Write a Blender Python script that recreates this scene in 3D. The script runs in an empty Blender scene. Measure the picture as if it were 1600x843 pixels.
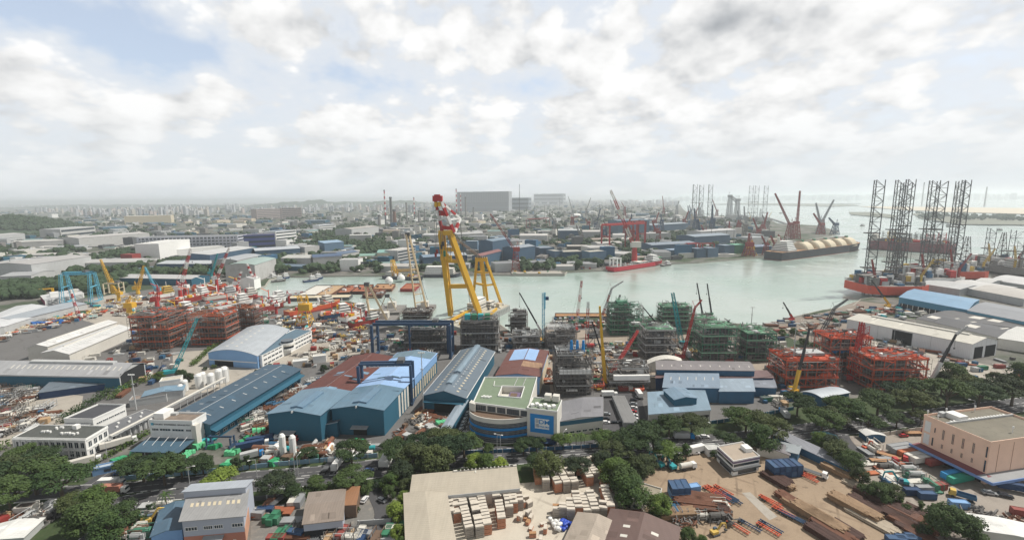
import bpy,math,random
from mathutils import Vector,Matrix
random.seed(7)
RU,RC,RR =random.uniform,random.choice,random.random
S =bpy.context.scene
COL =S.collection
R =math.radians
# ------------------------------------------------------------------ camera
F,CAMH,TH,RO =720.0,120.0,R(8.8),0.0095
cam =bpy.data.cameras.new('camera');camo =bpy.data.objects.new('camera',cam);COL.objects.link(camo)
cam.sensor_width =36;cam.lens =36 * F / 1600;cam.clip_start =1;cam.clip_end =90000
_f =Vector((0,math.cos(TH),-math.sin(TH)));_u =Vector((0,math.sin(TH),math.cos(TH)));_r =Vector((1,0,0))
_c,_s =math.cos(RO),math.sin(RO)
CR,CU =_c * _r - _s * _u,_s * _r + _c * _u
m4 =Matrix((CR,CU,-_f)).transposed().to_4x4();m4.translation =Vector((0,0,CAMH))
camo.matrix_world =m4
S.camera =camo
# ------------------------------------------------------------------ light
SUN_AZ,SUN_EL =R(74),R(54)
sl =bpy.data.lights.new('sun','SUN');sl.energy =4.9;sl.angle =R(1.2);sl.color =(1.0,0.95,0.87)
so =bpy.data.objects.new('sun',sl);COL.objects.link(so)
sd =Vector((math.sin(SUN_AZ) * math.cos(SUN_EL),math.cos(SUN_AZ) * math.cos(SUN_EL),math.sin(SUN_EL)))
so.rotation_euler =(-sd).to_track_quat('-Z','Y').to_euler();so.location =(0,0,400)
vs =S.view_settings;vs.view_transform ='Standard';vs.look ='None';vs.exposure =0.0;vs.gamma =1
S.cycles.use_denoising =True
S.cycles.max_bounces =5;S.cycles.diffuse_bounces =3;S.cycles.glossy_bounces =2;S.cycles.transmission_bounces =2
S.cycles.volume_bounces =2;S.cycles.transparent_max_bounces =8
S.cycles.sample_clamp_indirect =5

class NG:
 """small helper for writing node trees"""
 def __init__(s,nt):s.nt =nt;nt.nodes.clear()
 def n(s,t,**k):
  o =s.nt.nodes.new(t)
  for a,b in k.items():setattr(o,a,b)
  return o
 def l(s,a,b):s.nt.links.new(a,b)
 def put(s,sock,v):
  if hasattr(v,'is_linked'):s.l(v,sock)
  else:sock.default_value =v
 def math(s,op,a,b=0.0,c=0.0,clamp=False):
  o =s.n('ShaderNodeMath',operation=op,use_clamp=clamp)
  s.put(o.inputs[0],a);s.put(o.inputs[1],b);s.put(o.inputs[2],c)
  return o.outputs[0]
 def vec(s,x,y,z):
  o =s.n('ShaderNodeCombineXYZ');s.put(o.inputs[0],x);s.put(o.inputs[1],y);s.put(o.inputs[2],z);return o.outputs[0]
 def noise(s,v,scale,detail=4,rough=0.55,lac=2.0,dist=0.0):
  o =s.n('ShaderNodeTexNoise');s.put(o.inputs['Vector'],v);o.inputs['Scale'].default_value =scale
  o.inputs['Detail'].default_value =detail;o.inputs['Roughness'].default_value =rough
  o.inputs['Lacunarity'].default_value =lac;o.inputs['Distortion'].default_value =dist
  return o.outputs[0]
 def ss(s,x,a,b):
  o =s.n('ShaderNodeMapRange',interpolation_type='SMOOTHSTEP');s.put(o.inputs[0],x)
  o.inputs[1].default_value =a;o.inputs[2].default_value =b;return o.outputs[0]
 def mix(s,f,a,b,blend='MIX'):
  o =s.n('ShaderNodeMix',data_type='RGBA',blend_type=blend);s.put(o.inputs[0],f);s.put(o.inputs[6],a);s.put(o.inputs[7],b)
  return o.outputs[2]

W =bpy.data.worlds.new('World');S.world =W;W.use_nodes =True
def build_world():
 g =NG(W.node_tree)
 tc =g.n('ShaderNodeTexCoord');sep =g.n('ShaderNodeSeparateXYZ');g.l(tc.outputs['Generated'],sep.inputs[0])
 X,Y,Z =sep.outputs
 sky =g.n('ShaderNodeTexSky',sky_type='NISHITA');sky.sun_disc =False
 sky.sun_elevation =SUN_EL;sky.sun_rotation =SUN_AZ;sky.altitude =50;sky.air_density =1.0;sky.dust_density =1.6;sky.ozone_density =1.5
 az =g.math('ARCTAN2',X,Y);el =g.math('ARCSINE',g.math('MINIMUM',g.math('MAXIMUM',Z,-1.0),1.0))
 # heaped cumulus, looked at from the side: round lumps that get smaller and flatter towards the horizon
 elp =g.math('MAXIMUM',el,0.0)
 dv =g.math('ADD',elp,0.30)
 lv =g.math('LOGARITHM',dv,math.e)
 pv =g.vec(g.math('MULTIPLY',az,2.3),g.math('MULTIPLY',lv,2.0),3.7)
 def heap(off=(0,0,0)):
  a =g.n('ShaderNodeVectorMath',operation='ADD');g.l(pv,a.inputs[0]);a.inputs[1].default_value =off
  v =a.outputs[0]
  big =g.noise(v,1.7,2,0.5)
  fine =g.noise(v,3.2,7,0.52,2.1,0.15)
  vo =g.n('ShaderNodeTexVoronoi',feature='SMOOTH_F1');g.l(v,vo.inputs['Vector']);vo.inputs['Scale'].default_value =5.0
  vo.inputs['Detail'].default_value =3;vo.inputs['Roughness'].default_value =0.55;vo.inputs['Smoothness'].default_value =0.35
  puff =g.math('SUBTRACT',0.55,vo.outputs['Distance'])
  s_ =g.math('ADD',g.math('MULTIPLY',big,1.0),g.math('MULTIPLY',fine,0.75))
  return g.math('ADD',s_,g.math('MULTIPLY',puff,0.42))
 d0 =heap();d1 =heap((0.10,0.15,0.02))
 # coverage: where the sky stays open, as (azimuth, elevation, radius az, radius el, amount)
 cov =None
 for (a,e,ra,re_,k) in COVER:
  qa =g.math('DIVIDE',g.math('SUBTRACT',az,R(a)),R(ra));qe =g.math('DIVIDE',g.math('SUBTRACT',el,R(e)),R(re_))
  q =g.math('ADD',g.math('MULTIPLY',qa,qa),g.math('MULTIPLY',qe,qe))
  b =g.math('MULTIPLY',g.math('EXPONENT',g.math('MULTIPLY',q,-1.0)),k)
  cov =b if cov is None else g.math('ADD',cov,b)
 dd =g.math('ADD',d0,cov)
 mask =g.ss(dd,0.60,0.80)
 veil =g.ss(dd,0.15,0.62)
 # light on the lumps: thick middles and undersides greyer, edges towards the sun bright
 relief =g.math('SUBTRACT',d1,d0)
 body =g.ss(dd,0.86,1.25)
 sh =g.math('SUBTRACT',1.0,g.math('MULTIPLY',body,0.07))
 sh =g.math('ADD',sh,g.math('MULTIPLY',relief,-0.50))
 # the large grey sheet overhead
 pl =g.vec(g.math('DIVIDE',X,g.math('ADD',elp,0.25)),g.math('DIVIDE',Y,g.math('ADD',elp,0.25)),0.0)
 sheet =g.noise(pl,1.3,3,0.45)
 high =g.ss(el,R(11),R(19))
 grey =g.math('MULTIPLY',g.ss(g.math('ADD',sheet,g.math('MULTIPLY',cov,0.20)),0.44,0.64),high)
 sh =g.math('SUBTRACT',sh,g.math('MULTIPLY',grey,0.17))
 sh =g.math('MINIMUM',g.math('MAXIMUM',sh,0.45),1.12)
 warm =g.mix(g.ss(sh,0.55,1.05),(0.66,0.70,0.75,1),(1.0,1.0,0.995,1))
 cl =g.n('ShaderNodeVectorMath',operation='SCALE');g.l(warm,cl.inputs[0]);g.l(g.math('MULTIPLY',sh,CLOUD),cl.inputs[3])
 bk =g.n('ShaderNodeVectorMath',operation='SCALE');g.l(sky.outputs[0],bk.inputs[0]);bk.inputs[3].default_value =1.5
 vcol =g.mix(g.math('ADD',g.math('MULTIPLY',veil,0.46),0.46),bk.outputs[0],(CLOUD * .88,CLOUD * .92,CLOUD * .97,1))
 c =g.mix(mask,vcol,cl.outputs[0])
 over =g.math('SUBTRACT',1.0,g.math('MULTIPLY',g.ss(el,R(22),R(42)),0.74))          # unseen sky above the view dimmed to cut the ambient fill
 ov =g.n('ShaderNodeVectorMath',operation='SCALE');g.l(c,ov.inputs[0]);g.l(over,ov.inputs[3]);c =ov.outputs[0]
 hz =g.math('SUBTRACT',1.0,g.ss(el,R(-1),R(11)))
 c =g.mix(g.math('MULTIPLY',hz,0.80),c,(CLOUD * .85,CLOUD * .90,CLOUD * .93,1))
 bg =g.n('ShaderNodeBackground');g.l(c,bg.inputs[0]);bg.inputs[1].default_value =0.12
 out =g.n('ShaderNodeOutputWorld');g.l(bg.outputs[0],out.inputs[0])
 W.cycles.sampling_method ='MANUAL';W.cycles.sample_map_resolution =512
CLOUD =7.65
COVER =[(-43,15.5,10,3.2,-0.60),(-33,14,7,2.0,-0.25),(-40,9.5,13,3.2,0.16),(-18,12.6,11,1.6,-0.22),(2,13.5,7,1.4,-0.16),(9,19.5,3,1.5,-0.2),(-24,17.5,9,2.2,0.22),(0,18,7,2,0.16),(27,17.5,16,3.5,0.26),(5,6,80,6,0.10),(0,90,300,62,0.12)]
build_world()
# ------------------------------------------------------------------ pixel ray -> place on the ground (design aid for positions)
def ray(x,y):
 u =(x - 800) / F;v =-(y - 421.5) / F
 return u * CR + v * CU + _f
def P(x,y,z=0.0):
 d =ray(x,y);t =(z - CAMH) / d.z
 return Vector((d.x * t,d.y * t,z))
def Q(x,y,Y):
 d =ray(x,y);t =Y / d.y
 return Vector((d.x * t,Y,CAMH + d.z * t))
def proj(p):
 q =Vector(p) - Vector((0,0,CAMH));f =q.dot(_f)
 return 800 + q.dot(CR) / f * F,421.5 - q.dot(CU) / f * F
def solve_h(b,base):
 lo,hi =0.0,80.0
 for _ in range(30):
  h =(lo + hi) / 2;p =P(b[0],b[1],h)
  if proj((p.x,p.y,0))[1] < base:lo =h
  else:hi =h
 return h
def inpoly(x,y,pl):
 r =False;j =len(pl) - 1
 for i in range(len(pl)):
  a,b =pl[i],pl[j]
  if (a[1] > y) != (b[1] > y) and x < (b[0] - a[0]) * (y - a[1]) / (b[1] - a[1]) + a[0]:r =not r
  j =i
 return r
# ------------------------------------------------------------------ materials
MT ={}
def mat(key,rgb=None,rough=0.75,var=0.14,scale=0.15,metal=0.0,dirt=0.0,stripe=0.0,ang=0.0,bump=0.0,spec=0.4,dcol=(0.13,0.10,0.08),emit=0.0,fine=0.0,tracks=0.0):
 """base colour with weather: soft patches (scale), dirt blotches and, on sheet metal, streaks along the fall (ang)"""
 if key in MT:return MT[key]
 m =bpy.data.materials.new(key);m.use_nodes =True;MT[key] =m
 g =NG(m.node_tree);out =g.n('ShaderNodeOutputMaterial');b =g.n('ShaderNodeBsdfPrincipled');g.l(b.outputs[0],out.inputs[0])
 b.inputs['Roughness'].default_value =rough;b.inputs['Metallic'].default_value =metal;b.inputs['Specular IOR Level'].default_value =spec
 geo =g.n('ShaderNodeNewGeometry');pos =geo.outputs['Position']
 c =(rgb[0],rgb[1],rgb[2],1)
 if var:
  nz =g.noise(pos,scale,5,0.62)
  k =g.math('ADD',g.math('MULTIPLY',nz,var * 2.6),1 - var * 1.3)
  if fine:
   n2 =g.noise(pos,1.7,2,0.6);k =g.math('MULTIPLY',k,g.math('ADD',g.math('MULTIPLY',n2,fine * 2),1 - fine))
  if stripe:
   mp =g.n('ShaderNodeMapping');g.l(pos,mp.inputs[0]);mp.inputs['Rotation'].default_value =(0,0,-ang);mp.inputs['Scale'].default_value =(1.0,0.06,0.06)
   st =g.noise(mp.outputs[0],0.9,4,0.7)
   k =g.math('MULTIPLY',k,g.math('ADD',g.math('MULTIPLY',st,stripe * 2),1 - stripe))
   wv =g.n('ShaderNodeTexWave',wave_type='BANDS',bands_direction='X');mp2 =g.n('ShaderNodeMapping');g.l(pos,mp2.inputs[0]);mp2.inputs['Rotation'].default_value =(0,0,-ang)
   g.l(mp2.outputs[0],wv.inputs['Vector']);wv.inputs['Scale'].default_value =0.32
   k =g.math('MULTIPLY',k,g.math('ADD',g.math('MULTIPLY',g.ss(wv.outputs['Fac'],0.0,0.12),0.14),0.88))
  s =g.n('ShaderNodeVectorMath',operation='SCALE');s.inputs[0].default_value =rgb;g.l(k,s.inputs[3]);c =s.outputs[0]
 if dirt:
  dn =g.noise(pos,scale * 2.3 + 0.02,6,0.7)
  c =g.mix(g.math('MULTIPLY',g.ss(dn,0.50,0.70),dirt),c,(dcol[0],dcol[1],dcol[2],1))
 if tracks:                                              # wheel ruts and wet stains that wander over the yard
  for a_,sc_ in ((0.5,.045),(-.9,.03)):
   mp =g.n('ShaderNodeMapping');g.l(pos,mp.inputs[0]);mp.inputs['Rotation'].default_value =(0,0,a_)
   wv =g.n('ShaderNodeTexWave',wave_type='BANDS',bands_direction='X');g.l(mp.outputs[0],wv.inputs['Vector']);wv.inputs['Scale'].default_value =sc_;wv.inputs['Distortion'].default_value =6;wv.inputs['Detail'].default_value =2;wv.inputs['Detail Scale'].default_value =.25
   f_ =g.math('MULTIPLY',g.ss(wv.outputs['Fac'],.93,.995),g.ss(g.noise(pos,.035,3,.6),.46,.62))
   c =g.mix(g.math('MULTIPLY',f_,tracks),c,(dcol[0] * .8,dcol[1] * .8,dcol[2] * .8,1))
  st_ =g.ss(g.noise(pos,.22,3,.5),.64,.70);c =g.mix(g.math('MULTIPLY',st_,tracks * .8),c,(dcol[0] * .55,dcol[1] * .55,dcol[2] * .55,1))
 g.put(b.inputs['Base Color'],c)
 if bump:
  bn =g.n('ShaderNodeBump');bn.inputs['Strength'].default_value =bump;bn.inputs['Distance'].default_value =0.3
  g.l(g.noise(pos,1.2,4,0.6),bn.inputs['Height']);g.l(bn.outputs[0],b.inputs['Normal'])
 return m
def C(name):
 """named paints, made on first use"""
 return mat(name,*PAL[name][:1],**(PAL[name][1] if len(PAL[name]) > 1 else {}))
PAL ={
 'white':((0.72,0.72,0.70),dict(var=.07,dirt=.18,dcol=(.35,.33,.30),scale=.25)),'offwhite':((0.58,0.56,0.51),dict(var=.10,dirt=.2,dcol=(.28,.26,.22))),
 'cream':((0.56,0.49,0.36),dict(var=.1,dirt=.15)),'peach':((0.80,0.55,0.42),dict(var=.07,dirt=.14,dcol=(.42,.29,.22),scale=.12)),
 'grey':((0.27,0.28,0.29),dict(var=.15,dirt=.2)),'lgrey':((0.42,0.43,0.43),dict(var=.12,dirt=.2)),'dgrey':((0.10,0.105,0.11),dict(var=.15)),
 'black':((0.03,0.03,0.033),dict(rough=.5)),'dark':((0.02,0.022,0.025),dict(rough=.9,var=0)),  # dark: paints the shade inside openings onto flat wall panels
 'glass':((0.025,0.04,0.055),dict(rough=.12,spec=.8,var=.2,scale=.6)),'glassblue':((0.06,0.11,0.17),dict(rough=.15,spec=.8)),
 'tealwall':((0.022,0.105,0.165),dict(var=.10,scale=.08,dirt=.12,dcol=(.05,.08,.09))),'bluewall':((0.035,0.115,0.21),dict(var=.1,dirt=.1)),
 'skyblue':((0.20,0.36,0.60),dict(var=.1)),'brightblue':((0.01,0.20,0.50),dict(var=.05)),'navy':((0.02,0.05,0.12),{}),'gantryblue':((0.03,0.065,0.125),dict(var=.1)),
 'yellow':((0.62,0.36,0.03),dict(var=.08,dirt=.25,dcol=(.40,.24,.06),rough=.5)),'lyellow':((0.55,0.38,0.09),{}),'buff':((0.62,0.50,0.33),dict(var=.1)),
 'red':((0.40,0.04,0.04),dict(var=.12)),'dred':((0.25,0.035,0.03),dict(var=.15)),'orange':((0.55,0.10,0.045),dict(var=.15,rough=.6)),'brickorange':((0.30,0.10,0.05),dict(var=.25,scale=.8)),
 'rust':((0.17,0.075,0.045),dict(var=.3,scale=.5,dirt=.4,dcol=(.08,.05,.04))),'drust':((0.07,0.035,0.028),dict(var=.35,scale=.6)),'lrust':((0.36,0.20,0.10),dict(var=.3,scale=.7)),
 'green':((0.04,0.18,0.10),dict(var=.15)),'tarp':((0.03,0.28,0.12),dict(var=.2,scale=.5,rough=.5)),'mgreen':((0.06,0.19,0.125),dict(var=.25,scale=.3)),'lgreen':((0.24,0.46,0.31),dict(var=.2,scale=.4)),'roofgreen':((0.17,0.22,0.15),dict(var=.12,scale=.3,dirt=.2,dcol=(.1,.13,.09))),
 'teal':((0.03,0.30,0.33),{}),'cyan':((0.10,0.38,0.52),{}),'scaf':((0.20,0.19,0.18),dict(var=.3,scale=.5)),'scafd':((0.11,0.105,0.10),dict(var=.3,scale=.5)),
 'concrete':((0.36,0.34,0.30),dict(var=.15,dirt=.3)),'pinkish':((0.50,0.36,0.32),{}),'brick':((0.40,0.17,0.12),dict(var=.15)),'timber':((0.42,0.29,0.17),dict(var=.3,scale=.9)),
 'purple':((0.16,0.12,0.20),{}),'bark':((0.09,0.07,0.05),dict(var=.3,scale=1.)),'stone':((0.30,0.28,0.25),dict(var=.2,dirt=.3)),'brown':((0.15,0.10,0.07),dict(var=.25,scale=.4)),
}
def roofm(key,rgb,ang,stripe=.16,dirt=.15,dcol=(.1,.09,.08),rough=.5):
 return mat('roof sheet ' + key + ' %d' % round(math.degrees(ang)),rgb,var=.15,scale=.09,stripe=stripe * 1.4,ang=ang,dirt=dirt,dcol=dcol,rough=rough)
# ------------------------------------------------------------------ mesh building
class MB:
 def __init__(s):s.v =[];s.f =[];s.m =[];s.mi =0
 def add(s,vs,fs):
  b =len(s.v);s.v += [tuple(p) for p in vs];s.f += [tuple(b + i for i in f) for f in fs];s.m += [s.mi] * len(fs);return s
 def box(s,c,d,rz=0.0):
  x,y,z =d[0] / 2,d[1] / 2,d[2] / 2;cs,sn =math.cos(rz),math.sin(rz)
  vs =[(c[0] + a * x * cs - b * y * sn,c[1] + a * x * sn + b * y * cs,c[2] + e * z) for e in (-1,1) for a,b in ((-1,-1),(1,-1),(1,1),(-1,1))]
  return s.add(vs,[(3,2,1,0),(4,5,6,7),(0,1,5,4),(1,2,6,5),(2,3,7,6),(3,0,4,7)])
 def bz(s,x,y,z0,dx,dy,dz,rz=0.0):return s.box((x,y,z0 + dz / 2),(dx,dy,dz),rz)
 def prism(s,pl,z0,z1):
  n =len(pl);a =sum(pl[i][0] * pl[(i + 1) % n][1] - pl[(i + 1) % n][0] * pl[i][1] for i in range(n))
  if a < 0:pl =pl[::-1]
  vs =[(p[0],p[1],z0) for p in pl] + [(p[0],p[1],z1) for p in pl]
  return s.add(vs,[tuple(range(n))[::-1],tuple(range(n,2 * n))] + [(i,(i + 1) % n,n + (i + 1) % n,n + i) for i in range(n)])
 def hull(s,lo,hi):
  n =len(lo);return s.add(list(lo) + list(hi),[tuple(range(n))[::-1],tuple(range(n,2 * n))] + [(i,(i + 1) % n,n + (i + 1) % n,n + i) for i in range(n)])
 def bar(s,p,q,w,h=None,up=(0,0,1)):
  p,q =Vector(p),Vector(q);d =(q - p)
  if d.length < 1e-4:return s
  d.normalize();u =Vector(up)
  if abs(d.dot(u)) > .98:u =Vector((0,1,0))
  a =d.cross(u).normalized() * (w / 2);b =a.cross(d).normalized() * ((h or w) / 2)
  return s.hull([p - a - b,p + a - b,p + a + b,p - a + b][::-1],[q - a - b,q + a - b,q + a + b,q - a + b][::-1])
 def tri(s,p,q,w):
  """thin three-sided bar"""
  p,q =Vector(p),Vector(q);d =(q - p).normalized();u =Vector((0,0,1)) if abs(d.z) < .95 else Vector((1,0,0))
  a =d.cross(u).normalized() * (w / 2);b =a.cross(d).normalized() * (w / 2)
  o =[-a - b,a - b,b]
  return s.add([p + k for k in o] + [q + k for k in o],[(0,1,4,3),(1,2,5,4),(2,0,3,5)])
 def tube(s,p,q,r,n=10,r2=None):
  p,q =Vector(p),Vector(q);d =(q - p).normalized();u =Vector((0,0,1)) if abs(d.z) < .95 else Vector((1,0,0))
  a =d.cross(u).normalized();b =a.cross(d).normalized();r2 =r if r2 is None else r2
  k =[(math.cos(2 * math.pi * i / n),math.sin(2 * math.pi * i / n)) for i in range(n)]
  return s.hull([p + a * (r * x) - b * (r * y) for x,y in k],[q + a * (r2 * x) - b * (r2 * y) for x,y in k])
 def lathe(s,c,prof,n=14):
  vs =[(c[0] + r * math.cos(2 * math.pi * i / n),c[1] + r * math.sin(2 * math.pi * i / n),c[2] + z) for r,z in prof for i in range(n)]
  fs =[(j * n + i,j * n + (i + 1) % n,(j + 1) * n + (i + 1) % n,(j + 1) * n + i) for j in range(len(prof) - 1) for i in range(n)]
  return s.add(vs,fs + [tuple(range(n))[::-1],tuple(range((len(prof) - 1) * n,len(prof) * n))])
 def lattice(s,p,q,w0,w1,n,t,side=(1,0,0),faces=4,h0=None,h1=None):
  p,q =Vector(p),Vector(q);d =(q - p).normalized();sd =Vector(side)
  a =d.cross(sd)
  if a.length < .2:a =d.cross(Vector((0,1,0)))
  a.normalize();b =a.cross(d).normalized()
  def ring(k):
   w =(w0 + (w1 - w0) * k) / 2;h =((h0 or w0) + ((h1 or w1) - (h0 or w0)) * k) / 2;c =p + (q - p) * k
   if faces == 3:return [c - a * h - b * w,c - a * h + b * w,c + a * h]
   return [c - a * h - b * w,c - a * h + b * w,c + a * h + b * w,c + a * h - b * w]
  rs =[ring(i / n) for i in range(n + 1)];m =faces
  for j in range(m):s.bar(rs[0][j],rs[n][j],t * 1.15)
  for i in range(n):
   for j in range(m):
    k =(j + 1) % m
    s.tri(rs[i][j],rs[i][k],t * .7)
    s.tri(rs[i][j] if (i + j) % 2 else rs[i][k],rs[i + 1][k] if (i + j) % 2 else rs[i + 1][j],t * .7)
  return s
 def build(s,name,ms,parent=None):
  if not s.v:return None
  off =LOC.get(parent.name,Vector()) if parent else (s.org if hasattr(s,'org') else Vector())
  me =bpy.data.meshes.new(name);o =bpy.data.objects.new(name,me);COL.objects.link(o)
  me.from_pydata([(x - off[0],y - off[1],z - off[2]) for x,y,z in s.v] if off.length else s.v,[],s.f)
  for m in (ms if isinstance(ms,(list,tuple)) else [ms]):me.materials.append(C(m) if isinstance(m,str) else m)
  if any(s.m):me.polygons.foreach_set('material_index',s.m)
  me.update()
  if parent:o.parent =parent;LOC[o.name] =off
  elif off.length:o.location =off
  return o
LOC ={}
def thing(name,loc,label,cat,group=None,world=True,rz=0.0):
 o =bpy.data.objects.new(name,None);COL.objects.link(o);o.location =loc;o.rotation_euler =(0,0,rz);o.empty_display_size =.5
 o['label'] =fit(label);o['category'] =cat
 if group:o['group'] =group
 LOC[o.name] =Vector(loc) if world else Vector()
 return o
def tag(o,label,cat,group=None):
 o['label'] =fit(label);o['category'] =cat
 if group:o['group'] =group
 return o
def kind(o,k):
 if o:o['kind'] =k
 return o
KIDS ={}
def kids(o):
 if o.name not in KIDS:KIDS[o.name] =list(o.children)
 return KIDS[o.name]
def dup(o,loc,rz=0.0,sc=1.0,label=None,group=None,parent=None,mats=None):
 c =o.copy();COL.objects.link(c)
 if parent:c.parent =parent
 else:
  c.location =loc;c.rotation_euler =(0,0,rz);c.scale =sc if isinstance(sc,tuple) else (sc,sc,sc)
  if label:c['label'] =fit(label)
  if group:c['group'] =group
 for k in kids(o):dup(k,None,parent=c)
 return c
HIDE =[]
def proto(o):HIDE.append(o);return o                    # models to copy from; the first placing takes the model itself
USED ={}
def put(pr,loc,rz=0.0,sc=1.0,label=None,group=None):
 if pr.name not in USED:
  USED[pr.name] =1;kids(pr)
  for k in kids(pr):
   for q in kids(k):kids(q)
  FIRST.append((pr,Vector(loc),rz,sc,label,group));return pr
 return dup(pr,loc,rz,sc,label,group)
FIRST =[]
def settle():
 for pr,loc,rz,sc,label,group in FIRST:
  pr.location =loc;pr.rotation_euler =(0,0,rz);pr.scale =sc if isinstance(sc,tuple) else (sc,sc,sc)
  if label:pr['label'] =fit(label)
  if group:pr['group'] =group
 def kill(o):
  for k in list(o.children):kill(k)
  bpy.data.objects.remove(o)
 for o in HIDE:
  if o.name not in USED:kill(o)
# landmarks: what a thing stands near, for labels
MARKS =[]
def mark(x,y,phrase):MARKS.append((x,y,phrase))
def fit(s):
 while len(s.split()) > 16 and ' the ' in s:s =s.replace(' the ',' ',1)
 w =s.split();return ' '.join(w[:16])
def rel(p):
 """where a thing stands from its nearest landmark, in words"""
 q =proj((p[0],p[1],0));b =min(MARKS,key=lambda m:(m[0] - q[0]) ** 2 + ((m[1] - q[1]) * 2.2) ** 2);dx,dy =q[0] - b[0],(q[1] - b[1]) * 2.2;d =math.hypot(dx,dy)
 w =('right of ' if dx > 0 else 'left of ') if abs(dx) > abs(dy) * 1.2 else ('in front of ' if dy > 0 else 'behind ')
 return ('close ' if d < 28 else ('' if d < 75 else 'some way ')) + w + b[2]
def near(p):
 q =proj((p[0],p[1],0));b =None
 for x,y,ph in MARKS:
  d =(x - q[0]) ** 2 + ((y - q[1]) * 2.2) ** 2
  if b is None or d < b[0]:b =(d,ph)
 return b[1]
# ------------------------------------------------------------------ buildings
class Bld:
 def __init__(s,name,label,cat,A,B,C_,base,wall='white',roof=None,kind_='flat',axis='t',rise=2.0,over=.5,group=None,h=None,rgb=(.3,.3,.3),skirt=None,t_split=None,roof2=None,par=.7,z=0.0):
  s.h =h =h if h is not None else solve_h(B,base)
  a,b,c =P(*A,h),P(*B,h),P(*C_,h)
  s.o =Vector((a.x,a.y,0));s.u =Vector((b.x - a.x,b.y - a.y,0));s.w =Vector((c.x - b.x,c.y - b.y,0));s.L =s.u.length;s.D =s.w.length
  s.frame(name,label,cat,wall,roof,kind_,axis,rise,over,group,rgb,t_split,roof2,par)
 def frame(s,name,label,cat,wall,roof,kind_,axis,rise,over,group,rgb,t_split,roof2,par):
  h =s.h;s.rise =rise;s.axis =axis;s.k =kind_;s.root =thing(name,s.o,label,cat,group)
  c =s.pt(.5,.5,0);s.rz =math.atan2(s.u.y,s.u.x)
  prof ={'flat':[(0,h),(1,h)],'gable':[(0,h),(.5,h + rise),(1,h)],'mono':[(0,h),(1,h + rise)],
    'arch':[(i / 10,h + rise * math.sin(math.pi * i / 10) ** .8) for i in range(11)]}[kind_]
  s.prof =prof
  def ext(pf,t0,t1,mb,zof=0.0):
   lo =[s.pa(p,t0,z + zof) for p,z in pf];hi =[s.pa(p,t1,z + zof) for p,z in pf];mb.hull(lo,hi)
  mb =MB();ext([(0,-.3)] + prof + [(1,-.3)],0,1,mb);mb.build('wall',wall,s.root)
  ln =s.L if axis == 't' else s.D;dp =s.D if axis == 't' else s.L;eo =over / ln;et =over / dp
  ang =s.rz if axis == 't' else s.rz + math.pi / 2
  ang =s.rz + (math.pi / 2 if axis == 't' else 0)
  rm =roof if roof is not None else roofm('%s %d' % (name,rgb[0] * 999),rgb,ang)
  if kind_ == 'flat':
   mb =MB();ex =.25
   q =[s.pt(ex / s.L,ex / s.D,0),s.pt(1 - ex / s.L,ex / s.D,0),s.pt(1 - ex / s.L,1 - ex / s.D,0),s.pt(ex / s.L,1 - ex / s.D,0)]
   mb.prism(q,h + .01,h + .12);mb.build('roof',rm,s.root)
   if par:
    mb =MB();cs =[s.pt(0,0),s.pt(1,0),s.pt(1,1),s.pt(0,1)]
    for i in range(4):
     p,q2 =cs[i],cs[(i + 1) % 4];d =(q2 - p).normalized() * (.13 if i % 2 else -.13)
     mb.bar(p + Vector((0,0,h + par / 2)) - d,q2 + Vector((0,0,h + par / 2)) + d,.25,par)
    mb.build('parapet',wall,s.root)
  else:
   pf =[]
   for i,(p,z) in enumerate(prof):pf.append((p,z + .03))
   if kind_ == 'arch':sl =0
   else:sl =(prof[1][1] - prof[0][1]) / ((prof[1][0] - prof[0][0]) * ln)
   pf[0] =(-eo,prof[0][1] + .03 - sl * over)
   pf[-1] =(1 + eo,prof[-1][1] + .03 - (sl * over if kind_ != 'mono' else -sl * over))
   full =pf + [(p,z + .22) for p,z in pf[::-1]]
   sp =[(-et,1 + et,rm)] if not t_split else [(-et,t_split,rm),(t_split,1 + et,roof2)]
   for t0,t1,r_ in sp:mb =MB();ext(full,t0,t1,mb);mb.build('roof',r_,s.root)
   if min(s.L,s.D) > 7 and roof is None and s.o.length < 560 and kind_ != 'arch':      # odd replaced sheets, a shade off the rest
    rs =random.Random(int(abs(s.o.x) * 7));n_ =min(9,int(s.L * s.D / 110) + 2)
    for k in range(n_):
     p0 =rs.choice((.04,.27,.55,.78));t0 =rs.uniform(.03,.9);w_ =rs.uniform(.9,3.2) / dp;f_ =rs.choice((.72,.84,1.15,1.3));c_ =tuple(min(v * f_,.8) for v in rgb)
     f =lambda p,t,d:s.pa(p,t,s.zat(p) + d);q =[(p0,t0),(p0 + .17,t0),(p0 + .17,t0 + w_),(p0,t0 + w_)]
     mb =MB();mb.hull([f(a,b_,.235) for a,b_ in q],[f(a,b_,.26) for a,b_ in q]);mb.build('roof_patch',mat('patch %d %d %d' % tuple(int(v * 250) for v in c_),c_,var=.2,scale=.3),s.root)
 def pt(s,a,b,z=0.0):p =s.o + s.u * a + s.w * b;p.z =z;return p
 def pa(s,p,t,z):return s.pt(p,t,z) if s.axis == 't' else s.pt(t,p,z)
 def edge(s,side):
  """two ground corners, left to right as seen from outside"""
  c ={'A':(s.pt(0,0),s.pt(1,0)),'B':(s.pt(1,0),s.pt(1,1)),'D':(s.pt(0,1),s.pt(0,0)),'C':(s.pt(1,1),s.pt(0,1))}[side]
  return c
 def panel(s,side,a0,a1,z0,z1,m,name='panel',proud=.06,thick=.12):
  p,q =s.edge(side);d =(q - p);n =Vector((d.y,-d.x,0)).normalized();mb =MB()
  a,b =p + d * a0,p + d * a1;o =n * (proud - thick / 2);zc =Vector((0,0,(z0 + z1) / 2))
  mb.bar(a + o + zc,b + o + zc,thick,z1 - z0);return mb.build(name,m,s.root)
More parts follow.
